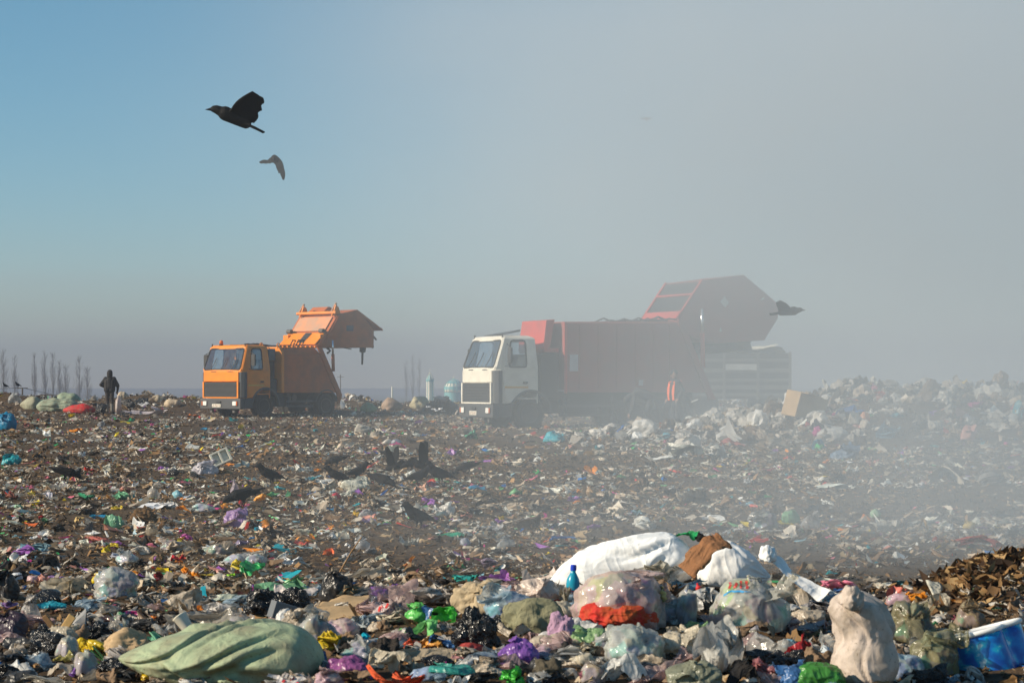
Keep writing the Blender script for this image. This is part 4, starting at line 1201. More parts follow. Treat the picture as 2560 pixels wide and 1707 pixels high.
J = dict(hip=(.12, 0, .90), waist=(0, 0, 1.0), chest=(-.28, 0, 1.08), neck=(-.46, 0, 1.02), head=(-.58, 0, .92), crown=(-.62, 0, .88), sh_l=(-.38, .17, 1.04), sh_r=(-.38, -.17, 1.04),
         elbow_l=(-.44, .2, .74), wrist_l=(-.50, .14, .48), elbow_r=(-.42, -.22, .74), wrist_r=(-.52, -.15, .46), hp_l=(.10, .095, .88), hp_r=(.10, -.095, .88), kn_l=(.02, .12, .48), kn_r=(-.06, -.12, .48),
         an_l=(.14, .12, .09), an_r=(.06, -.12, .09), to_l=(-.04, .13, .045), to_r=(-.12, -.13, .045), fl=(-.22, .09, 1.06), fr=(-.22, -.09, 1.06), hl=(.06, .09, .96), hr=(.06, -.09, .96), kb_l=(.05, .12, .40), kb_r=(-.03, -.12, .40))
J['face'] = (-.75, 0, -.66)
person(J, bones(hd=0), [C_BLUE, C_BLUE, C_BLUE, C_VEST, C_SKIN], (x, y, z + 0.03), 0, "person in dark clothes bending over the rubbish before the rear wheels of the red lorry")

# ---- rooks
C_CROW = surface("crow_feathers", (0.005, 0.005, 0.006), rough=0.75, spec=0.2, dirt=0.15, dirt_col=(0.03, 0.025, 0.022), bump=0.5, bscale=40)
C_BEAK = surface("pale_beak", (0.16, 0.14, 0.12), rough=0.5, dirt=0.2)
def wing_pts(root, tip, chord0, chord1, back, n=7):
    """flat wing plate from shoulder to tip with fingered trailing edge"""
    root, tip, back = Vector(root), Vector(tip), Vector(back).normalized()
    sp = tip - root
    nrm = sp.cross(back).normalized()
    le = [root + sp * t + back * (-0.03 * math.sin(t * math.pi)) for t in np.linspace(0, 1, n)]
    te = [root + sp * (t * 0.94) + back * ((chord0 + (chord1 - chord0) * t ** 1.6) * (1 - 0.12 * (i % 2) * (t > .4))) for i, t in enumerate(np.linspace(0, 1, n))]
    V, F = [], []
    for a, b in zip(le, te):
        for q in (-1, 1):
            V.append(a + nrm * 0.009 * q); V.append(b + nrm * 0.006 * q)
    for i in range(n - 1):
        k, j = i * 4, (i + 1) * 4
        F += [(k, j, j + 1, k + 1), (k + 2, k + 3, j + 3, j + 2), (k, k + 2, j + 2, j), (k + 1, j + 1, j + 3, k + 3)]
    F += [(0, 1, 3, 2), ((n - 1) * 4, (n - 1) * 4 + 2, (n - 1) * 4 + 3, (n - 1) * 4 + 1)]
    return V, F

def crow_mesh(pose):
    """bird facing -x; about 0.46 m from bill to tail"""
    mb = MB()
    if pose == 'stand':
        capsule(mb, (-.08, 0, .20), (.08, 0, .15), .068, .055); capsule(mb, (-.10, 0, .22), (-.16, 0, .285), .055, .042); capsule(mb, (-.165, 0, .295), (-.18, 0, .295), .043, .036)
        capsule(mb, (-.20, 0, .29), (-.255, 0, .275), .017, .006, 8)
        for s in (-1, 1): mb.raw(*wing_pts((-.08, s * .055, .215), (.20, s * .035, .125), .10, .03, (0.1, 0, -1), 6))
        mb.raw(*wing_pts((.06, -.04, .15), (.26, -.045, .085), .085, .09, (0, 1, 0), 5))
        for s in (-1, 1):
            capsule(mb, (0, s * .035, .14), (.02, s * .04, .07), .025, .010, 8); capsule(mb, (.02, s * .04, .07), (0, s * .04, .006), .009, .008, 8); capsule(mb, (0, s * .04, .008), (-.05, s * .045, .006), .008, .007, 8)
    elif pose == 'peck':
        capsule(mb, (-.07, 0, .15), (.09, 0, .19), .068, .055); capsule(mb, (-.09, 0, .14), (-.17, 0, .11), .055, .042); capsule(mb, (-.175, 0, .105), (-.19, 0, .095), .043, .036)
        capsule(mb, (-.205, 0, .08), (-.245, 0, .04), .017, .006, 8)
        for s in (-1, 1): mb.raw(*wing_pts((-.07, s * .055, .175), (.22, s * .035, .21), .09, .03, (0.1, 0, -1), 6))
        mb.raw(*wing_pts((.07, -.04, .20), (.28, -.045, .235), .085, .09, (0, 1, 0), 5))
        for s in (-1, 1):
            capsule(mb, (0, s * .035, .13), (.03, s * .04, .07), .025, .010, 8); capsule(mb, (.03, s * .04, .07), (0, s * .04, .006), .009, .008, 8); capsule(mb, (0, s * .04, .008), (-.05, s * .045, .006), .008, .007, 8)
    elif pose == 'flap':         # just landing, wings up
        capsule(mb, (-.08, 0, .18), (.09, 0, .13), .068, .055); capsule(mb, (-.10, 0, .20), (-.16, 0, .25), .055, .042); capsule(mb, (-.165, 0, .26), (-.18, 0, .26), .043, .036)
        capsule(mb, (-.20, 0, .255), (-.255, 0, .24), .017, .006, 8)
        for s in (-1, 1): mb.raw(*wing_pts((-.05, s * .05, .20), (.0 + .06 * s, s * .20, .56), .15, .07, (1, 0, -.1), 8))
        mb.raw(*wing_pts((.06, -.05, .13), (.25, -.07, .06), .10, .14, (0, 1, 0), 5))
        for s in (-1, 1):
            capsule(mb, (0, s * .035, .12), (.02, s * .04, .06), .025, .010, 8); capsule(mb, (.02, s * .04, .06), (0, s * .04, .006), .009, .008, 8)
    elif pose == 'fly_up':       # level flight, both wings raised and swept back
        capsule(mb, (-.10, 0, .03), (.09, 0, -.02), .066, .05); capsule(mb, (-.12, 0, .035), (-.18, 0, .05), .05, .04); capsule(mb, (-.185, 0, .05), (-.20, 0, .05), .04, .034)
        capsule(mb, (-.22, 0, .045), (-.275, 0, .03), .017, .006, 8)
        mb.raw(*wing_pts((-.07, -.05, .04), (.10, -.15, .25), .24, .14, (1, .12, -.22), 8))
        mb.raw(*wing_pts((-.07, .05, .04), (.06, .28, .26), .22, .13, (1, -.1, -.18), 8))
        mb.raw(*wing_pts((.07, -.04, -.02), (.27, -.045, -.075), .08, .09, (0, 1, 0), 5))
    elif pose == 'fly_down':     # seen in a bank, wings arched down
        capsule(mb, (-.10, 0, .0), (.09, 0, .0), .066, .05); capsule(mb, (-.12, 0, .0), (-.18, 0, .01), .05, .04); capsule(mb, (-.185, 0, .01), (-.20, 0, .01), .04, .034)
        capsule(mb, (-.22, 0, .005), (-.275, 0, -.005), .017, .006, 8)
        for s in (-1, 1):
            mb.raw(*wing_pts((-.06, s * .04, .02), (-.03, s * .22, .06), .17, .16, (1, 0, 0), 6))
            mb.raw(*wing_pts((-.03, s * .21, .06), (.06, s * .44, -.10), .16, .07, (1, 0, 0), 7))
        mb.raw(*wing_pts((.07, -.05, .0), (.27, -.07, -.01), .10, .14, (0, 1, 0), 5))
    elif pose == 'bank':         # turning away: one wing out to the left, the other hanging
        capsule(mb, (-.03, 0, .09), (.09, .05, -.07), .070, .058); capsule(mb, (-.04, .08, .10), (-.03, .14, .11), .05, .04); capsule(mb, (-.03, .17, .11), (-.03, .22, .10), .016, .006, 8)
        mb.raw(*wing_pts((-.02, 0, .12), (-.17, .05, .055), .11, .08, (.25, -.35, -1), 6))
        mb.raw(*wing_pts((-.16, .05, .06), (-.34, .10, .03), .07, .035, (.25, -.35, -1), 6))
        mb.raw(*wing_pts((.03, -.02, .13), (.16, -.06, -.10), .13, .12, (-1, .1, -.55), 7))
        mb.raw(*wing_pts((.15, -.06, -.08), (.165, -.08, -.34), .10, .04, (-1, .1, .1), 7))
        mb.raw(*wing_pts((.05, .02, -.05), (.12, .0, -.18), .06, .08, (-1, 0, -.4), 5))
    elif pose == 'glide':
        capsule(mb, (-.10, 0, .0), (.09, 0, .0), .066, .05); capsule(mb, (-.12, 0, .0), (-.19, 0, .005), .05, .036); capsule(mb, (-.21, 0, .0), (-.265, 0, -.01), .017, .006, 8)
        for s in (-1, 1): mb.raw(*wing_pts((-.06, s * .04, .02), (.03, s * .44, .09), .17, .08, (1, 0, -.1), 8))
        mb.raw(*wing_pts((.07, -.05, .0), (.27, -.07, -.01), .10, .14, (0, 1, 0), 5))
    me = fuse(mb, 0.0075, 2)
    me.materials.append(C_CROW); me.name = "crow"
    return me
CROW = {k: crow_mesh(k) for k in ('stand', 'peck', 'flap', 'fly_up', 'bank', 'glide')}

for px, py, Yb, pose, rot, s, lab in (
    (590, 298, 18.5, 'fly_up', (0, 10, 8), 1.05, "large dark crow flying leftward over the orange lorry, wings raised"),
    (690, 408, 46.0, 'bank', (0, 0, 0), 1.2, "smaller crow banking below the large flying crow, wings arched down"),
    (1968, 779, 44.0, 'glide', (8, 6, 165), 1.5, "hazy crow gliding past the tip of the raised red tailgate"),
    (1615, 297, 150.0, 'glide', (0, 30, 70), 1.1, "tiny distant bird high in the grey sky, spread triangular"),
    (1981, 327, 170.0, 'glide', (25, 0, 20), 1.0, "tiny distant bird, a slanting sliver high above the smoke"),
    (2105, 397, 190.0, 'glide', (0, 0, 10), 1.0, "faintest tiny distant bird, a level sliver lower in the smoke")):
    loc = ((px - 1280) / FPX * Yb, Yb, CAMH - (py - HOR) / FPX * Yb)
    o = add("crow", CROW[pose], None, loc, tuple(math.radians(a) for a in rot))
    o.scale = (s, s, s)
    tag(o, lab, "bird", "crows in the air")
for px, py, pose, rz, s, lab in (
    (166, 1205, 'peck', 185, 1.0, "crow feeding alone at the far left, below the turquoise bags"),
    (676, 1213, 'stand', 25, 1.0, "crow standing beside the white crate and silver bag"),
    (604, 1268, 'peck', 20, 1.0, "crow feeding just left of the orange film on the soil"),
    (840, 1168, 'peck', 0, 0.9, "crow crouching behind the pale tufted bag, leftmost of the flock"),
    (893, 1200, 'stand', 200, 0.9, "crow perched behind the big white folded bag"),
    (845, 1213, 'stand', 10, 0.9, "crow at the left end of the big white folded bag"),
    (955, 1224, 'peck', 150, 1.0, "crow pecking at a white scrap right of the big white folded bag"),
    (983, 1186, 'flap', 170, 0.85, "crow with wings half spread in the middle of the flock"),
    (1027, 1178, 'peck', 20, 0.9, "crow bent low between the two wing-lifting crows"),
    (1056, 1186, 'flap', 10, 1.0, "crow lifting one tall wing upright, highest of the flock"),
    (1046, 1214, 'stand', 190, 0.95, "crow standing behind the tan cardboard scrap"),
    (1099, 1212, 'stand', 30, 1.1, "crow standing right of the tan cardboard scrap, dim in smoke"),
    (1170, 1184, 'peck', 0, 0.9, "rightmost crow of the flock, faint in the smoke"),
    (971, 1149, 'peck', 170, 0.8, "farthest crow of the flock, crouched on the soil"),
    (1045, 1322, 'stand', 40, 0.9, "lone crow left of the green film strip in the middle ground"),
    (14, 976, 'stand', 200, 1.0, None), (45, 974, 'stand', 170, 1.0, None)):
    if lab is None: continue
    x, y, z = hit(px, py)
    o = add("crow", CROW[pose], None, (x, y, z - 0.01), (0, 0, math.radians(rz)))
    o.scale = (s, s, s)
    tag(o, lab, "bird", "crows on the ground")
# ------------------------------------------------------------------ beyond the tip: poplars, wire, mosque
BARK = surface("poplar_bark", (0.085, 0.072, 0.06), rough=0.9, dirt=0.3)
def poplar(seed, px, top, Y, spread, label, base=-7.7):
    rng = np.random.default_rng(seed)
    x = (px - 1280) / FPX * Y
    H = CAMH - (top - HOR) / FPX * Y - base
    root = tag(empty("poplar_tree", (x, Y, base)), label, "tree", "bare poplars on the plain")
    tr = MB().tube([(0, 0, 0), (0.1, 0, H * .4), (-0.05, 0, H * .75), (0, 0, H)], 0.20, 7, 0.02)
    tr.build("trunk", BARK, root)
    cr = MB()
    for k in range(64):
        z0 = H * rng.uniform(0.10, 0.93)
        ln = (H - z0) * rng.uniform(0.18, 0.42) + 0.8
        a = rng.uniform(0, 2 * math.pi)
        dx, dy = math.cos(a), math.sin(a)
        sp = spread * rng.uniform(0.5, 1.5) * (1 - 0.5 * (z0 / H))
        p = [(0, 0, z0), (dx * sp * .6, dy * sp * .6, z0 + ln * .35), (dx * sp, dy * sp, z0 + ln)]
        cr.tube(p, 0.05, 3, 0.012, cap=False)
        for j in range(3):
            q = rng.uniform(0.2, 1.0); c = Vector(p[0]).lerp(Vector(p[2]), q); 
            e = c + Vector((dx * .3 + rng.uniform(-.4, .4), dy * .3 + rng.uniform(-.4, .4), ln * rng.uniform(.2, .4)))
            cr.tube([c, e], 0.022, 3, 0.008, cap=False)
    cr.build("crown", BARK, root)
    return root
for k, (px, top, Y, sp, lab) in enumerate((
    (8, 868, 560, 1.6, "bare poplar at the left edge of the picture, cut by it"), (36, 884, 560, 1.2, "slim bare poplar second from the left edge, low and dense"),
    (86, 878, 600, 1.0, "bare poplar left of the gap before the main row"), (112, 872, 600, 1.2, "tallest bare poplar left of the person"),
    (132, 876, 610, 1.3, "broad bare poplar in the middle of the row left of the person"), (148, 900, 600, 0.9, "short bare poplar between two broad ones"),
    (164, 905, 590, 1.5, "leaning-looking bare poplar with fan-like branches"), (198, 886, 580, 1.6, "dense bare poplar nearest the person"),
    (218, 915, 590, 1.3, "lowest bare poplar at the right end of the row by the person"),
    (1015, 895, 980, 1.6, "faint distant poplar left of the minaret"), (1032, 882, 980, 1.8, "tallest of the faint distant poplars left of the minaret"), (1048, 890, 1000, 1.6, "faint distant poplar closest to the minaret"))):
    poplar(300 + k, px, top, Y, sp, lab)

# wire on posts with two birds on it, at the far left
WOOD = surface("grey_wood", (0.12, 0.10, 0.085), rough=0.9, dirt=0.3)
ROOF_T = surface("turquoise_tile", (0.16, 0.42, 0.44), rough=0.5, dirt=0.2, dscale=0.6)
WHITE_T = surface("cream_tile", (0.78, 0.74, 0.62), rough=0.5, dirt=0.2, dscale=0.6)
def at(px, py, Y): return ((px - 1280) / FPX * Y, Y, CAMH - (py - HOR) / FPX * Y)
Yw = 112.0
wire_pts = []
for px, py in ((-60, 974), (56, 969), (130, 986)):
    x, y, z = at(px, py, Yw)
    base = gz(x, y)
    if px >= 0:
        MBp = MB().tube([(0, 0, 0), (0, 0, z - base)], 0.05, 6).box(-0.3, 0.3, -0.03, 0.03, z - base - 0.05, z - base)
        tag(MBp.build("fence_post", WOOD), {56: "thin grey post carrying the wire behind the sacks", 130: "thin low post at the end of the wire behind the green sacks"}[px], "post").location = (x, y, base)
    wire_pts.append((x, y, z))
tag(MB().tube(wire_pts, 0.012, 5).build("wire", P_DARK), "thin dark wire strung behind the sacks at the far left", "wire")
for px, py, lab in ((14, 971, "small dark bird perched left on the wire"), (45, 969, "small dark bird perched on the wire beside the post")):
    o = add("crow", CROW['stand'], None, at(px, py, Yw - 0.02), (0, 0, math.radians(60)))
    tag(o, lab, "bird", "crows on the wire")

Ym = 500.0
x, y, z = at(1075, 960, Ym)
mn = tag(empty("minaret", (x, y, -7.7)), "pale blue-green minaret with a pointed roof, left of the cream cab", "minaret")
H0 = at(0, 949, Ym)[2] + 7.7
MB().lathe([(0.95, 0), (0.92, H0 - 0.3)], (0, 0, 0), 'z', 8).build("shaft", ROOF_T, mn)
ins = MB()
for k in range(8):
    a = 2 * math.pi * (k + .5) / 8
    c, s = math.cos(a), math.sin(a)
    V = []
    for zz in (0.2, H0 - 0.5):
        for q in (-.26, .26): 
            for rr in (0.80, 0.90): V.append((c * rr - s * q, s * rr + c * q, zz))
    ins.raw(V, [(0, 1, 3, 2), (4, 6, 7, 5), (0, 4, 5, 1), (2, 3, 7, 6), (1, 5, 7, 3), (0, 2, 6, 4)])
ins.build("shaft_panels", WHITE_T, mn)
MB().lathe([(1.02, H0 - 0.3), (1.02, H0), (0.98, H0 + .1)], (0, 0, 0), 'z', 8).build("gallery", ROOF_T, mn)
H1 = at(0, 931, Ym)[2] + 7.7; H2 = at(0, 920, Ym)[2] + 7.7
MB().lathe([(0.98, H0 + .1), (0.10, H1), (0.04, H1 + .2)], (0, 0, 0), 'z', 8).build("roof", ROOF_T, mn)
rb = MB()
for k in range(8):
    a = 2 * math.pi * k / 8
    rb.tube([(0.97 * math.cos(a), 0.97 * math.sin(a), H0 + .13), (0.1 * math.cos(a), 0.1 * math.sin(a), H1 + .02)], 0.09, 4)
rb.build("roof_ribs", WHITE_T, mn)
MB().tube([(0, 0, H1), (0, 0, H2 - .4)], 0.03, 5).lathe([(0.01, H2 - .5), (0.16, H2 - .35), (0.01, H2 - .15)], (0, 0, 0), 'z', 8).build("finial", WHITE_T, mn)
x, y, z = at(1134, 980, Ym)
dm = tag(empty("mosque", (x, y, -7.7)), "small turquoise domed mosque behind the cream cab's grille", "mosque")
R = 2.35
Z = lambda py: at(0, py, Ym)[2] + 7.7
prof = [(R, Z(980)), (R * 1.02, Z(974)), (R * .97, Z(966)), (R * .80, Z(958)), (R * .52, Z(952)), (R * .22, Z(948)), (0.05, Z(946))]
MB().lathe([(R * 1.0, 0), (R * 1.0, Z(981))], (0, 0, 0), 'z', 24).build("drum", ROOF_T, dm)
dome = MB().lathe(prof, (0, 0, 0), 'z', 32).build("dome", WHITE_T, dm, smooth=True)
bb = MB()
for i, (a, b) in enumerate(zip(prof[:-1], prof[1:])):
    if i % 2 == 1:
        bb.lathe([(a[0] * 1.015 + .02, a[1]), (b[0] * 1.015 + .02, b[1])], (0, 0, 0), 'z', 32)
for k in range(16):
    a = 2 * math.pi * k / 16
    bb.tube([((r + .02) * math.cos(a), (r + .02) * math.sin(a), h) for r, h in prof[:-1]], 0.10, 4)
bb.build("dome_bands", ROOF_T, dome)
MB().tube([(0, 0, Z(947)), (0, 0, Z(936))], 0.04, 5).lathe([(0.05, Z(947)), (0.35, Z(944.5)), (0.05, Z(942))], (0, 0, 0), 'z', 10).build("finial", WHITE_T, dm)
MB().box(-5, 6, -1.0, 5, 0, Z(1003)).build("prayer_hall", ROOF_T, dm)
x, y, z = at(980.5, 966, 420)
tag(MB().tube([(0, 0, 0), (0, 0, z + 7.7)], 0.26, 8, 0.18).build("chimney_pipe", WHITE_T), "thin pale pole rising behind the brown sack between the lorries", "pole").location = (x, 420, -7.7)
x, y, z = at(851, 936, 300)
pp = MB().tube([(0, 0, 0), (0, 0, z + 7.7)], 0.09, 6, 0.07).box(-0.5, 0.5, -.04, .04, z + 7.3, z + 7.38)
tag(pp.build("utility_pole", WOOD), "thin utility pole with a crossarm behind the orange lorry's raked tail", "pole").location = (x, 300, -7.7)
# ------------------------------------------------------------------ the rubbish one can tell apart
WHITE, CREAM, GREY, BEIGE, TAN, BROWN = (.80, .80, .78), (.74, .68, .55), (.60, .60, .58), (.58, .47, .36), (.52, .37, .21), (.17, .10, .055)
MINT, GREEN, TEAL, CYAN, BLUE, NAVY = (.27, .56, .33), (.10, .66, .08), (.03, .33, .29), (.01, .42, .60), (.012, .16, .58), (.03, .05, .14)
PURP, MAUVE, MAG, PINK, RED, ORED = (.27, .11, .47), (.34, .10, .29), (.62, .07, .42), (.78, .40, .41), (.64, .035, .03), (.78, .13, .05)
ORANGE, YEL, OLIVE, SAGE, BLACK, CHAR = (.88, .32, .02), (.82, .60, .03), (.27, .26, .14), (.37, .44, .27), (.012, .012, .013), (.035, .033, .032)
KHAKI, LILAC, CLEARC, PALEG = (.33, .29, .18), (.46, .34, .48), (.72, .72, .70), (.55, .66, .55)

def rows(tab):
    out = []
    for r in tab:
        kind, name, box, col, label, cat = r[:6]
        kw = r[6] if len(r) > 6 else {}
        out.append(put(kind, name, box, col, label, cat, **kw))
    return out

# --- biggest things of the near pile
sage = put('sack', 'woven_sack', (262, 1565, 795, 1725), SAGE, "large pale green woven sack lying full length at the bottom of the near pile", "sack", prof=(.15, .42, .70, .88, .92, 1, 1, .92, .55), pleats=16, depth_=.13, slant=.8, depth=0.66, seed=417, lift=-8)
d = sage.dimensions
for k, pts in enumerate(([(-.03, -.1, .9), (.12, -.3, .75), (.26, -.42, .35)], [(-.2, -.36, .6), (-.1, -.45, .4), (-.02, -.48, .15)])):
    pass
pinks = put('sack', 'woven_sack', (2078, 1468, 2262, 1722), (.60, .50, .43), "dirty pinkish beige sack standing upright with a folded corner, beside the olive bags", "sack", axis='z', prof=(.70, .92, 1.0, .97, .84, .88, .92, .84, .50), pleats=18, depth_=.10, slant=.35, lean=-.28, depth=0.36, seed=83)
ws1 = put('sack', 'woven_sack', (1378, 1338, 1752, 1478), (.90, .90, .89), "long clean white sack lying behind the blue-capped bottle, sloping down to the left", "sack", prof=(.20, .60, .80, .88, .92, 1, 1.02, .95, .6), pleats=16, depth_=.09, slant=.5, depth=0.40, Y=12.9, ry=-10, seed=31, mat='clean')
ws2 = put('sack', 'woven_sack', (1742, 1350, 1930, 1472), (.90, .90, .89), "bulging white sack tied with a knot at its right end, behind the printed carrier bag", "sack", prof=(.55, .92, 1, 1, .95, .82, .60, .30, .12), pleats=10, depth_=.08, gath=.20, depth=0.36, Y=12.7, ry=9, seed=36, mat='clean')
def ribbon(name, pix, Y, wpx, col, mat, label, cat, parent=None, tw=0.4, seed=3, n=40):
    pts = [at(px, py, Y + dy) for px, py, dy in pix]
    o0 = np.array(pts[0])
    V, F = strip_mesh(np.array(pts) - o0, wpx * Y / FPX, seed, n, tw)
    o = add(name, mesh_np(name, V, F, M[mat]), None, tuple(o0), color=col)
    md = o.modifiers.new("t", 'SOLIDIFY'); md.thickness = 0.004
    if label: tag(o, label, cat)
    REG.append((o, sum(p[0] for p in pix) / len(pix), max(p[1] for p in pix), wpx))
    return o
def at(px, py, Y): return ((px - 1280) / FPX * Y, Y, CAMH - (py - HOR) / FPX * Y)
tl = strip_mesh(np.array([at(1905, 1392, 12.7), at(1945, 1400, 12.65), at(1975, 1440, 12.6), at(2040, 1478, 12.55), at(2062, 1492, 12.5)]) - np.array(ws2.location), 0.10, 8, 36, 0.5)
R9 = Matrix.Rotation(-math.radians(9), 3, 'Y')
o = add("sack_mouth", mesh_np("sack_mouth", np.array([R9 @ Vector(v) for v in tl[0]]), tl[1], M['clean']), ws2, color=(.9, .9, .89))
V, F = bag_mesh(19, (.12, .12, .11), 4, crump=.25, lump=.3)
kp = R9 @ (Vector(at(1918, 1404, 12.62)) - Vector(ws2.location))
add('knot', mesh_np('knot', V, F, M['clean']), ws2, tuple(kp), color=(.9, .9, .89))
add('folded_mouth', mesh_np('folded_mouth', V, F, M['woven']), pinks, (-.10, -.04, .36), (0, .5, 0), (.60, .50, .43))
ribbon('leather_strip', [(1812, 1352, -.18), (1775, 1362, -.24), (1740, 1400, -.26), (1718, 1432, -.25)], 12.72, 62, (.30, .14, .065), 'cloth', "tan brown strip of leatherette lying across the two white sacks", "strip", tw=0.2)
ribbon('torn_strap', [(2334, 1455, 0), (2352, 1500, -.2), (2372, 1548, -.5), (2395, 1590, -.8), (2412, 1630, -1.1), (2434, 1660, -1.4)], 12.0, 38, (.66, .63, .52), 'cloth', "torn off-white strap running down between the olive bag and the clear brown bag", "strap", tw=0.5, seed=9)
